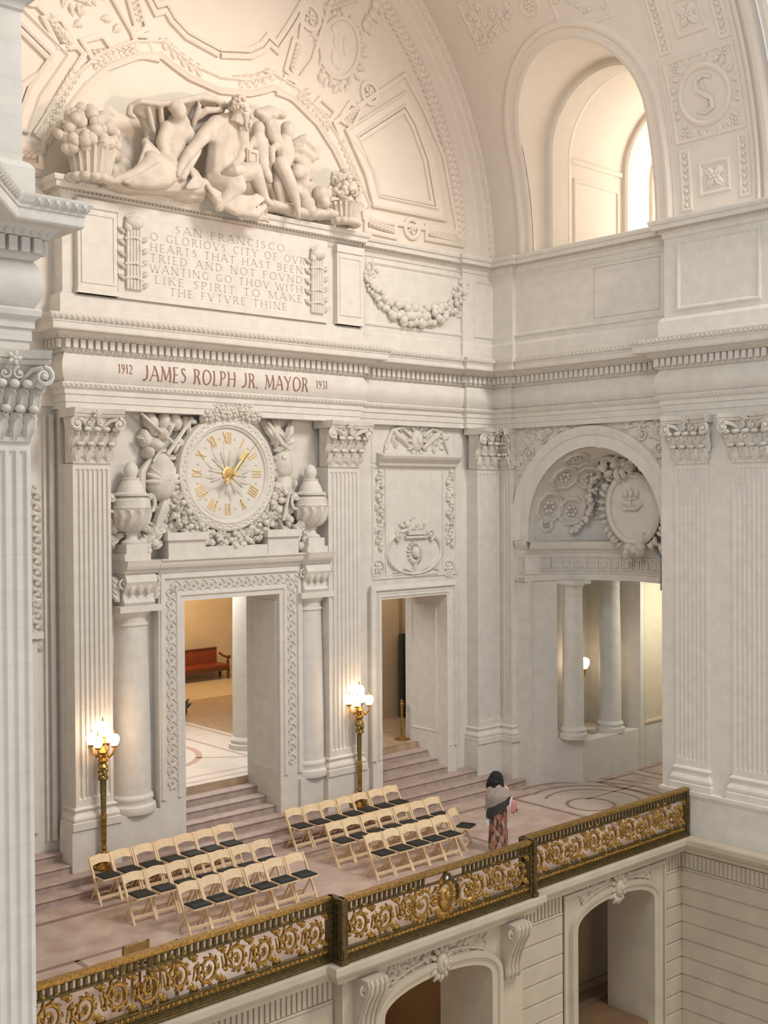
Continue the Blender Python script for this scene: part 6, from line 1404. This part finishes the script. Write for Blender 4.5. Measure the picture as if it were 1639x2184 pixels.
# ---- bronze railing
def scroll_mesh(flip):
    mb = MB(mA(0)); s_ = -1 if flip else 1; R0 = .205
    P = []; Rr = []
    for i in range(34):
        t = i/33; r = R0*(1-t*.82); a = s_*(-.9+2*pi*1.75*t)+pi; P.append((r*cos(a), r*sin(a), .0)); Rr.append(.034*(1-.5*t))
    mb.tube([(-.285, s_*-.10, 0), (-.25, s_*.04, 0)]+P[2:], [.014, .02]+Rr[2:], 6)
    for i in range(1, 24, 2):
        t = i/33; r = R0*(1-t*.82); a = s_*(-.9+2*pi*1.75*t)+pi; mb.leaf(r*1.0*cos(a), r*1.0*sin(a), a+s_*1.15, .12*(1-t*.5), .08*(1-t*.4), .0, .03, .0, 2)
    mb.rosette(0, 0, .055, .0, 5, .04)
    for sg in (-1, 1):
        for k in range(5): mb.leaf(.255, sg*(.13+.01*k), (pi/2*sg)+(k-2)*.5, .12, .06, -.01, .025, .0, 0)
        for k in range(3): mb.leaf(-.0+sg*.13, s_*-.235, -s_*pi/2+sg*(.3+.35*k), .09, .045, .0, .02, 0, 0)
    return mb
SC = {}
def rail(name, label, x0, x1, Y, nsc, n0=0, center=False):
    t = tag(empty(name, ((x0+x1)/2, Y, 0)), label, 'railing', 'bronze balcony railing')
    mb = MB(mA(Y)); mb.box(x0, x1, 0, .05, -.10, .07); mb.box(x0, x1, .05, .075, -.08, .055); mb.build('base_rail', BRONZE, t)
    mb = MB(mA(Y)); mb.box(x0, x1, .97, 1.01, -.07, .06); mb.box(x0, x1, .945, .97, -.055, .045); mb.build('top_rail', GOLD if not center else GOLD, t)
    mb = MB(mA(Y)); mb.box(x0, x1, .77, .80, -.03, .03); mb.box(x0, x1, .925, .945, -.03, .03); mb.box(x0, x1, .21, .235, -.03, .03); mb.box(x0, x1, .075, .095, -.03, .03); mb.build('middle_rail', BRONZE, t)
    mb = MB(mA(Y)); mb.box(x0, x1, .095, .21, -.012, .0); mb.build('lower_band', BRONZE, t)
    n = int((x1-x0)/.105); d = (x1-x0)/n; b0 = None
    for i in range(n):
        u = x0+d*(i+.5)
        if center and abs(u-(x0+x1)/2) < .42: continue
        if b0 is None: mb = MB(mA(Y)); mb.box(u-.03, u+.03, .80, .925, -.012, .012); mb.box(u-.018, u+.018, .82, .91, .012, .022); b0 = mb.build('baluster_bar', BRONZE, t); ub = u
        else: o = b0.copy(); COL.objects.link(o); o.location.x += u-ub
    mb = MB(mA(Y))
    for i in range(int((x1-x0)/.09)): u = x0+.09*(i+.5); mb.blob(u, .153, .0, .036, .042, .02); mb.blob(u+.045, .153, .0, .012, .04, .014)
    tag(mb.build('leaf_band', GOLD, t, smooth=True), kind='stuff')
    for (a, b) in ((x0, x0+.09), (x1-.09, x1)):
        mb = MB(mA(Y)); mb.box(a, b, 0, .97, -.06, .05); mb.rect(a+.015, b-.015, .26, .74, [(-.008, .05), (-.008, .062), (.008, .062), (.008, .05)])
        for k in range(5): mb.blob((a+b)/2, .3+.1*k, .05, .02, .035, .015)
        mb.build('post', BRONZE, t)
    W = (x1-x0-.2); pos = [(x0+.1+W*(i+.5)/nsc, (i+n0) % 2) for i in range(nsc)]
    if center: pos = [p for p in pos if abs(p[0]-(x0+x1)/2) > .75]
    for (u, fl_) in pos:
        if fl_ not in SC: SC[fl_] = scroll_mesh(fl_).build('scroll_tmp', GOLD, smooth=True, angle=60).data; bpy.data.objects.remove(bpy.data.objects['scroll_tmp'])
        o = bpy.data.objects.new('scroll', SC[fl_]); COL.objects.link(o); o.parent = t; o.location = (u-(x0+x1)/2, 0, .503); o.scale = (W/nsc/.535, 1, 1.12)
    return t
rail('railing', 'left length of bronze balcony railing running behind the fluted pier', 5.85, 11.34, 13.93, 11)
for (xr, lab) in ((11.35, 'left'), (15.81, 'right')):
    rt = tag(empty('railing_return', (xr, 13.83, 0)), 'short dark bronze return joining the middle railing to the %s length' % lab, 'railing', 'railing returns')
    for z0, z1, w_ in ((0, .075, .07), (.075, .235, .02), (.77, .80, .03), (.925, 1.01, .055)): MB().box(xr-w_, xr+w_, 13.62, 13.99, z0, z1).build('rail', BRONZE, rt)
    for yy in (13.68, 13.95): MB().box(xr-.045, xr+.045, yy-.045, yy+.045, 0, .99).build('post', BRONZE, rt)
    for k in range(3): MB().box(xr-.015, xr+.015, 13.76+.06*k, 13.785+.06*k, .235, .93).build('baluster_bar', BRONZE, rt)
rc = rail('railing', 'middle projecting length of bronze railing with central crest', 11.36, 15.80, 13.72, 8, 1, True)
rail('railing', 'right length of bronze balcony railing ending at the right-hand wall', 15.82, 21.05, 13.95, 9)
mb = MB(mA(13.72)); uc = (11.36+15.8)/2
for sg in (-1, 1):
    mb.spiral(uc+sg*.52, .50, .25, 1.7, pi/2 if sg > 0 else pi/2, -sg, .035, .01, 30)
    for k in range(16): a = 2*pi*k/16; mb.leaf(uc+sg*.52+.2*cos(a), .5+.2*sin(a), a+.8*sg, .15, .075, .01, .03)
for k in range(30): a = 2*pi*k/30; mb.leaf(uc+.14*cos(a), .5+.22*sin(a), a+rd.uniform(-.5, .5), .16, .08, .03, .03)
mb.blob(uc, .48, .04, .15, .2, .07); mb.blob(uc, .56, .10, .07, .08, .05)
mb.build('crest', GOLD, rc, smooth=True)
mb = MB(mA(13.72)); mb.sweep(arc(uc+.02, .84, .07, 0, 2*pi, 20)[:-1], [(-.02, .02), (-.02, .08), (.02, .08), (.02, .02)], closed=True); mb.tube([(uc+.08, .8, .05), (uc+.24, .72, .06), (uc+.3, .55, .06), (uc+.26, .42, .05)], [.02, .03, .03, .02], 6); mb.build('serpent', BRONZE, rc, smooth=True)
mb = MB(mA(13.72)); mb.blob(uc+.02, .84, .05, .04, .04, .03); mb.build('boss', CLOTHW, rc, smooth=True)
# ================================================================== CHAIRS
def make_chair(x, y, rz=0):
    t = empty('folding_chair', (x, y, 0)); hw = .205
    for sx in (-1, 1):
        mb = MB(lambda a, b, w: (x+a, y+b, w)); V = []; P = [(-.185, 0), (.06, .44), (.235, .748)]; 
        for (yy, z) in P:
            for dx, dy in ((-.015, -.025), (.015, -.025), (.015, .025), (-.015, .025)): V.append((sx*hw+dx, yy+dy, z))
        F = [(4*i+j, 4*i+(j+1) % 4, 4*i+4+(j+1) % 4, 4*i+4+j) for i in range(2) for j in range(4)]+[(3, 2, 1, 0), (8, 9, 10, 11)]
        mb.add(V, F).build('post', WOOD, t)
        mb = MB(lambda a, b, w: (x+a, y+b, w)); V = []
        for (yy, z) in ((-.10, .44), (.20, 0)):
            for dx, dy in ((-.013, -.02), (.01, -.018), (.01, .018), (-.01, .018)): V.append((sx*(hw-.028)+dx, yy+dy, z))
        mb.add(V, [(j, (j+1) % 4, 4+(j+1) % 4, 4+j) for j in range(4)]+[(3, 2, 1, 0), (4, 5, 6, 7)]).build('leg', WOOD, t)
    mb = MB(lambda a, b, w: (x+a, y+b, w)); V = []; F = []; n = 8
    for i in range(n+1):
        u = -1+2*i/n; bow = .030*(1-u*u); y0 = .155+bow*1.0; y1 = .225+bow; zl = .595+.035*(1-u*u); zh = .735+.025*(1-u*u)
        V += [(u*hw, y0-.008, zl), (u*hw, y1-.008, zh), (u*hw, y1+.008, zh), (u*hw, y0+.008, zl)]
    for i in range(n):
        for j in range(4): F.append((4*i+j, 4*i+(j+1) % 4, 4*i+4+(j+1) % 4, 4*i+4+j))
    F += [(3, 2, 1, 0), (4*n, 4*n+1, 4*n+2, 4*n+3)]
    mb.add(V, F).build('backrest', WOOD, t, smooth=True, angle=40)
    mb = MB(lambda a, b, w: (x+a, y+b, w)); mb.box(-.19, .19, -.27, .09, .432, .455); fr = mb.build('seat', WOOD, t)
    mb = MB(lambda a, b, w: (x+a, y+b, w)); V = []
    for s_, z in ((0, .455), (.0, .47), (.02, .485)): V += [(-.175+s_, -.25+s_, z), (.175-s_, -.25+s_, z), (.175-s_, .075-s_, z), (-.175+s_, .075-s_, z)]
    mb.add(V, [(4*i+j, 4*i+(j+1) % 4, 4*i+4+(j+1) % 4, 4*i+4+j) for i in range(2) for j in range(4)]+[(8, 9, 10, 11)]).build('seat_pad', PAD, fr)
    mb = MB(lambda a, b, w: (x+a, y+b, w)); mb.box(-hw, hw, -.145, -.118, .075, .125); mb.build('stretcher', WOOD, t)
    mb = MB(lambda a, b, w: (x+a, y+b, w)); mb.box(-hw+.03, hw-.03, .13, .15, .08, .11); mb.build('stretcher', WOOD, t)
    t.rotation_euler.z = rz; return t
ORD = ['first', 'second', 'third', 'fourth', 'fifth', 'sixth', 'seventh']
ch0 = None
for blk_, rows in (('left', ((9.86, 18.78, 7), (9.80, 17.50, 7), (10.22, 16.43, 6))), ('right', ((14.30, 18.86, 7), (14.28, 17.52, 7), (14.32, 16.40, 6)))):
    for ri, (xs, yf, n) in enumerate(rows):
        for i in range(n):
            x, y, rz = xs+.225+.4485*i+random.uniform(-.008, .008), yf+.0+random.uniform(-.015, .015), random.uniform(-.02, .02)
            if blk_ == 'left' and ri == 0: y += .012*i
            lastone = blk_ == 'right' and ri == 2 and i == 5
            if lastone: x += .14; y += .18; rz = .42
            if ch0 is None: o = ch0 = make_chair(x, y, rz)
            else: o = copytree(ch0); o.location = (x, y, 0); o.rotation_euler.z = rz
            row = ('the row nearest the steps', 'the middle row', 'the row nearest the railing')[ri]
            lb = 'pale folding chair, %s from the left in %s, %s block' % (ORD[i], row, blk_)
            if lastone: lb = 'pale folding chair turned askew beside the standing woman, right block'
            tag(o, lb, 'chair', 'pale wooden folding chairs')
for (px, lab) in ((290, 'brown wooden chair back just above the railing, left of the two'), (352, 'brown wooden chair back just above the railing, right of the two')):
    p = atZ(px, 2012, .80); o = empty('wooden_chair', (p.x, p.y, 0)); tag(o, lab, 'chair', 'brown chairs by the railing'); x, y = p.x, p.y
    for sx in (-1, 1):
        MB().box(x+sx*.20-.02, x+sx*.20+.02, y-.02, y+.02, 0, .80).build('post', WOODD, o); MB().box(x+sx*.18-.015, x+sx*.18+.015, y+.36, y+.39, 0, .44).build('leg', WOODD, o)
    MB().box(x-.22, x+.22, y-.015, y+.015, .66, .80).build('backrest', WOODD, o); MB().box(x-.2, x+.2, y-.012, y+.012, .52, .56).build('back_slat', WOODD, o); MB().box(x-.21, x+.21, y, y+.4, .42, .46).build('seat', WOODD, o)
    o.rotation_euler.z = radians(4)
# ================================================================== BRONZE LAMPS
def lamp(px, ytop, ybot, label):
    Yl = 19.52; b = atY(px, ybot, Yl); zb, zt = .30, atY(px, ytop, Yl).z; X = b.x; k = (zt-zb)/2.64
    Z = lambda y: zb+k*(1836-y)/114*.985 if True else 0       # photo rows of the left lamp -> height
    t = tag(empty('torchere_lamp', (X, Yl, zb)), label, 'lamp', 'bronze lamps flanking the clock doorway')
    mb = MB(); mb.lathe((X, Yl, 0), [(0, zb), (.17, zb), (.18, zb+.04), (.13, zb+.07), (.09, zb+.12), (.10, zb+.2), (.07, zb+.27), (.05, zb+.32)], 14)
    for j in range(3):
        a = 2*pi*j/3+.5; c, s_ = cos(a), sin(a); mb.tube([(X+c*.06, Yl+s_*.06, zb+.28), (X+c*.16, Yl+s_*.16, zb+.22), (X+c*.20, Yl+s_*.20, zb+.10), (X+c*.15, Yl+s_*.15, zb+.03), (X+c*.11, Yl+s_*.11, zb+.09)], [.03, .04, .045, .04, .02], 7)
        mb.blob(X+c*.17, Yl+s_*.17, zb+.04, .05, .05, .04); mb.blob(X+c*.10, Yl+s_*.10, zb+.26, .05, .05, .06)
    mb.build('base', GREEN if False else GOLD, t, smooth=True)
    z0, z1, z2, z3 = zb+.30, Z(1720), Z(1658), Z(1652)
    mb = MB(); mb.lathe((X, Yl, 0), [(.05, z0), (.035, z0+.04), (.06, z0+.09), (.045, z0+.14), (.05, z0+.2), (.055, Z(1740)), (.062, Z(1728)), (.04, Z(1722))], 12); mb.build('lower_shaft', GOLD, t, smooth=True)
    mb = MB(); mb.lathe((X, Yl, 0), [(.042, Z(1724)), (.036, Z(1690)), (.032, Z(1660))], 10)
    for j in range(3): a = 2*pi*j/3; mb.tube([(X+.045*cos(a), Yl+.045*sin(a), Z(1724)), (X+.05*cos(a), Yl+.05*sin(a), Z(1658))], .012, 5)
    mb.build('fluted_shaft', GREEN, t, smooth=True)
    mb = MB(); rr = random.Random(px)
    for j in range(22): a = rr.uniform(0, 6.28); mb.blob(X+.07*cos(a), Yl+.07*sin(a), Z(1640)+rr.uniform(-.13, .14), rr.uniform(.03, .055), rr.uniform(.03, .05), rr.uniform(.03, .06))
    mb.lathe((X, Yl, 0), [(.03, Z(1660)), (.09, Z(1652)), (.06, Z(1640)), (.10, Z(1630)), (.05, Z(1622))], 12); mb.build('carved_knop', GREEN, t, smooth=True)
    mb = MB(); mb.lathe((X, Yl, 0), [(.04, Z(1624)), (.09, Z(1620)), (.095, Z(1616)), (.05, Z(1612)), (.06, Z(1605)), (.10, Z(1600)), (.05, Z(1594)), (.03, Z(1588)), (.07, Z(1582)), (.05, Z(1572))], 12); mb.build('vase', GOLD, t, smooth=True)
    for j in range(4):
        a = 2*pi*j/4+radians(38); c, s_ = cos(a), sin(a); ra = .225
        mb = MB(); mb.tube([(X+c*.04, Yl+s_*.04, Z(1606)), (X+c*.12, Yl+s_*.12, Z(1611)), (X+c*.19, Yl+s_*.19, Z(1604)), (X+c*ra, Yl+s_*ra, Z(1592))], [.02, .026, .024, .018], 6)
        mb.lathe((X+c*ra, Yl+s_*ra, Z(1592)), [(.015, 0), (.05, .02), (.062, .05), (.05, .06)], 10); mb.blob(X+c*.12, Yl+s_*.12, Z(1607), .03); ar = mb.build('arm', GOLD, t, smooth=True)
        mb = MB(); globe(mb, X+c*ra, Yl+s_*ra, Z(1592)+.165, .10); mb.build('globe', GLOBE, ar, smooth=True)
        mb = MB(); mb.lathe((X+c*ra, Yl+s_*ra, Z(1592)+.265), [(.012, 0), (.016, .02), (.008, .04), (.014, .055), (0, .08)], 8); mb.build('finial', GOLD, ar, smooth=True)
    mb = MB(); mb.lathe((X, Yl, 0), [(.03, Z(1574)), (.06, Z(1570)), (.05, Z(1566))], 10); ar = mb.build('globe_holder', GOLD, t, smooth=True)
    mb = MB(); globe(mb, X, Yl, Z(1552), .12); mb.build('globe', GLOBE, ar, smooth=True)
    mb = MB(); mb.lathe((X, Yl, Z(1552)+.12), [(.014, 0), (.018, .02), (.008, .04), (.014, .06), (0, .09)], 8); mb.build('finial', GOLD, ar, smooth=True)
    plight('lamp_light', (X, Yl-.42, Z(1575)), 14, (1, .56, .28), .15); plight('lamp_glow', (X, Yl, Z(1575)), 8, (1, .56, .28), .2)
lamp(222, 1529, 1836, 'lit bronze five-globe lamp left of the clock doorway, by the left chairs')
lamp(768, 1453, 1712, 'lit bronze five-globe lamp right of the clock doorway, by the small doorway')
# ================================================================== WOMAN
wp = atZ(1063, 1817, 0); WX, WYp = wp.x, wp.y
rx_, ry_ = RT.x, RT.y; fx, fy = cos(YAW), sin(YAW)
def mP(a, b, w): return (WX+rx_*a+fx*b, WYp+ry_*a+fy*b, w)     # a: to her right, b: the way she faces, w: up
wm = tag(empty('person', (WX, WYp, 0)), 'woman seen from behind, head bowed over phone, grey shawl and patterned dress', 'person')
class PB(MB):
    def lm(s, P, R):
        Q = []; RR = []
        for i in range(len(P)-1):
            for k in range(4): t = k/4; Q.append(tuple(P[i][j]+(P[i+1][j]-P[i][j])*t for j in range(3))); RR.append(R[i]+(R[i+1]-R[i])*t)
        Q.append(P[-1]); RR.append(R[-1]); s.tube(Q, RR, 9)
        for p, r in ((P[0], R[0]), (P[-1], R[-1])): s.blob(*p, r)
        return s
b_ = PB(mP)
for sg in (-1, 1): b_.lm([(sg*.085, 0, .84), (sg*.085, .01, .46), (sg*.08, -.01, .09)], [.085, .06, .04]).lm([(sg*.08, -.01, .045), (sg*.085, .14, .035)], [.042, .032])
b_.lm([(0, 0, .86), (0, .0, 1.08), (0, .01, 1.26), (0, .02, 1.32)], [.15, .125, .14, .10]); b_.lm([(-.14, .02, 1.29), (.14, .02, 1.29)], [.06, .06]); b_.lm([(0, .03, 1.33), (-.01, .08, 1.40)], [.05, .05])
b_.blob(-.03, .115, 1.47, .078, .09, .10); b_.blob(-.03, .20, 1.43, .025, .03, .03); b_.blob(-.03, .17, 1.39, .045, .045, .04)
b_.lm([(-.16, .02, 1.27), (-.22, .05, 1.06), (-.17, .22, 1.16)], [.055, .044, .032]); b_.lm([(.17, .02, 1.27), (.24, .03, 1.04), (.06, .24, 1.12)], [.055, .044, .032])
for (hx, hy, hz, sg) in ((-.16, .25, 1.19, 1), (.03, .27, 1.14, -1)):
    b_.blob(hx, hy, hz, .035, .04, .025)
    for k in range(4): b_.lm([(hx-.02*sg+.012*k, hy+.03, hz+.01), (hx-.03*sg+.012*k, hy+.065, hz+.03), (hx-.035*sg+.012*k, hy+.06, hz+.05)], [.009, .008, .007])
    b_.lm([(hx+.02*sg, hy+.01, hz+.01), (hx+.03*sg, hy+.04, hz+.045)], [.011, .009])
remesh(b_.build('body', SKIN, wm, smooth=True, angle=180), .008, 2)
h_ = PB(mP); h_.blob(-.03, .05, 1.50, .14, .13, .135); h_.blob(-.09, .04, 1.42, .12, .12, .14); h_.blob(.04, .03, 1.42, .09, .09, .11); h_.lm([(.02, .02, 1.46), (.05, .0, 1.36), (.045, -.01, 1.30)], [.08, .055, .02]); h_.lm([(-.13, .06, 1.44), (-.18, .05, 1.33), (-.18, .03, 1.22)], [.08, .06, .02]); h_.lm([(.06, .0, 1.42), (.09, -.04, 1.33), (.07, -.06, 1.28)], [.06, .045, .015]); h_.lm([(-.06, -.03, 1.42), (-.08, -.07, 1.33)], [.08, .03]); h_.lm([(-.02, 0, 1.42), (-.02, -.02, 1.36)], [.085, .05])
for k in range(14): h_.lm([(-.13+.016*k, -.03+.01*(k % 3), 1.44), (-.15+.017*k, -.03, 1.34+.012*(k % 4))], [.022, .010])
remesh(h_.build('hair', HAIR, wm, smooth=True, angle=180), .010, 1)
d_ = MB(mP); V = []; F = []; n = 40; prz = [(.05, .185), (.12, .19), (.3, .185), (.5, .18), (.7, .18), (.85, .175), (.95, .165), (1.02, .14)]
for z, r in prz:
    for k in range(n):
        a = 2*pi*k/n; g = 1+.09*cos(a*9+z*2)*max(0, 1-z); V.append((r*g*cos(a)*1.02, r*g*sin(a)*.80, z))
for i in range(len(prz)-1):
    for k in range(n): F.append((i*n+k, i*n+(k+1) % n, (i+1)*n+(k+1) % n, (i+1)*n+k))
d_.add(V, F); d_.build('dress', DRESS, wm, smooth=True, angle=60)
def shawl(name, mt, za, zb, r0, r1, slope):
    mb = MB(mP); V = []; F = []; n = 36; m_ = 9
    for j in range(m_):
        t = j/(m_-1)
        for k in range(n):
            a = 2*pi*k/n; x = cos(a); y = sin(a); zt_ = za(x); zl = zb(x); z = zt_+(zl-zt_)*t; r = r0(z)*(1+.05*sin(7*a+3*t)+.02*sin(17*a)); V.append((x*r*1.12, y*r*.85, z))
    for j in range(m_-1):
        for k in range(n): F.append((j*n+k, j*n+(k+1) % n, (j+1)*n+(k+1) % n, (j+1)*n+k))
    mb.add(V, F); mb.build(name, mt, wm, smooth=True, angle=80)
rz_ = lambda z: .075+.155*min(1, max(0, (1.37-z)/.22))**.7 if z > 1.15 else .23-.03*max(0, 1.15-z)
shawl('shawl', SHAWL, lambda x: 1.365-.0*x, lambda x: 1.02+.13*x, rz_, 0, 0)
shawl('shawl_border', SHAWD, lambda x: 1.025+.13*x, lambda x: .84+.17*x, lambda z: rz_(z)+.004, 0, 0)
s_ = MB(mP); s_.box(-.25, -.19, -.06, -.02, .60, 1.02, 4); s_.box(-.235, -.18, -.08, -.06, .56, .9, 3); s_.build('white_scarf', CLOTHW, wm)
s_ = MB(mP); s_.box(-.165, -.155, .30, .31, 1.16, 1.30); s_.box(-.165, -.09, .285, .293, 1.17, 1.31)
tag(s_.build('phone', PHONE), 'slim silver phone held up in the standing woman\'s hands', 'phone')
bg = tag(empty('shoulder_bag', mP(.30, -.05, .86)), 'pink shoulder bag with white strap on the standing woman\'s arm', 'bag')
s_ = MB(mP); V = []; F = []; n = 20
for (r, w) in ((.0, -.05), (.07, -.055), (.105, -.04), (.12, 0), (.105, .04), (.07, .055), (0, .05)):
    for k in range(n): a = 2*pi*k/n; V.append((.30+w*.5+r*cos(a)*.62, -.05+w, .93+r*sin(a)*1.25))
for i in range(6):
    for k in range(n): F.append((i*n+k, i*n+(k+1) % n, (i+1)*n+(k+1) % n, (i+1)*n+k))
s_.add(V, F); s_.build('bag_body', PINK, bg, smooth=True)
s_ = MB(mP); s_.tube([(.23, -.09, .80), (.225, -.13, .92), (.24, -.13, 1.06), (.275, -.08, 1.13)], [.02, .024, .024, .02], 6); s_.build('strap', mat('pale_pink_strap', (.75, .55, .55), .8), bg, smooth=True)
s_ = MB(mP); s_.tube([(.27, -.02, 1.12), (.33, -.02, 1.04), (.37, -.02, .94)], .010, 5); s_.blob(.375, -.03, .86, .02, .02, .035); s_.build('handle', BRONZE, bg, smooth=True)

for o in bpy.data.objects:
    if o.parent is not None and o.name.split('.')[0] in ('rim_ornament', 'carved_lettering', 'painted_lettering', 'side_garland', 'foliage_mass', 'plume', 'coffer_relief', 'leaf_row', 'fruit', 'fruit_leaves', 'acanthus', 'medallion_foliage', 'curly_hair', 'husk_drop', 'crest', 'banner', 'spear') and 'kind' not in o: o['kind'] = 'stuff'
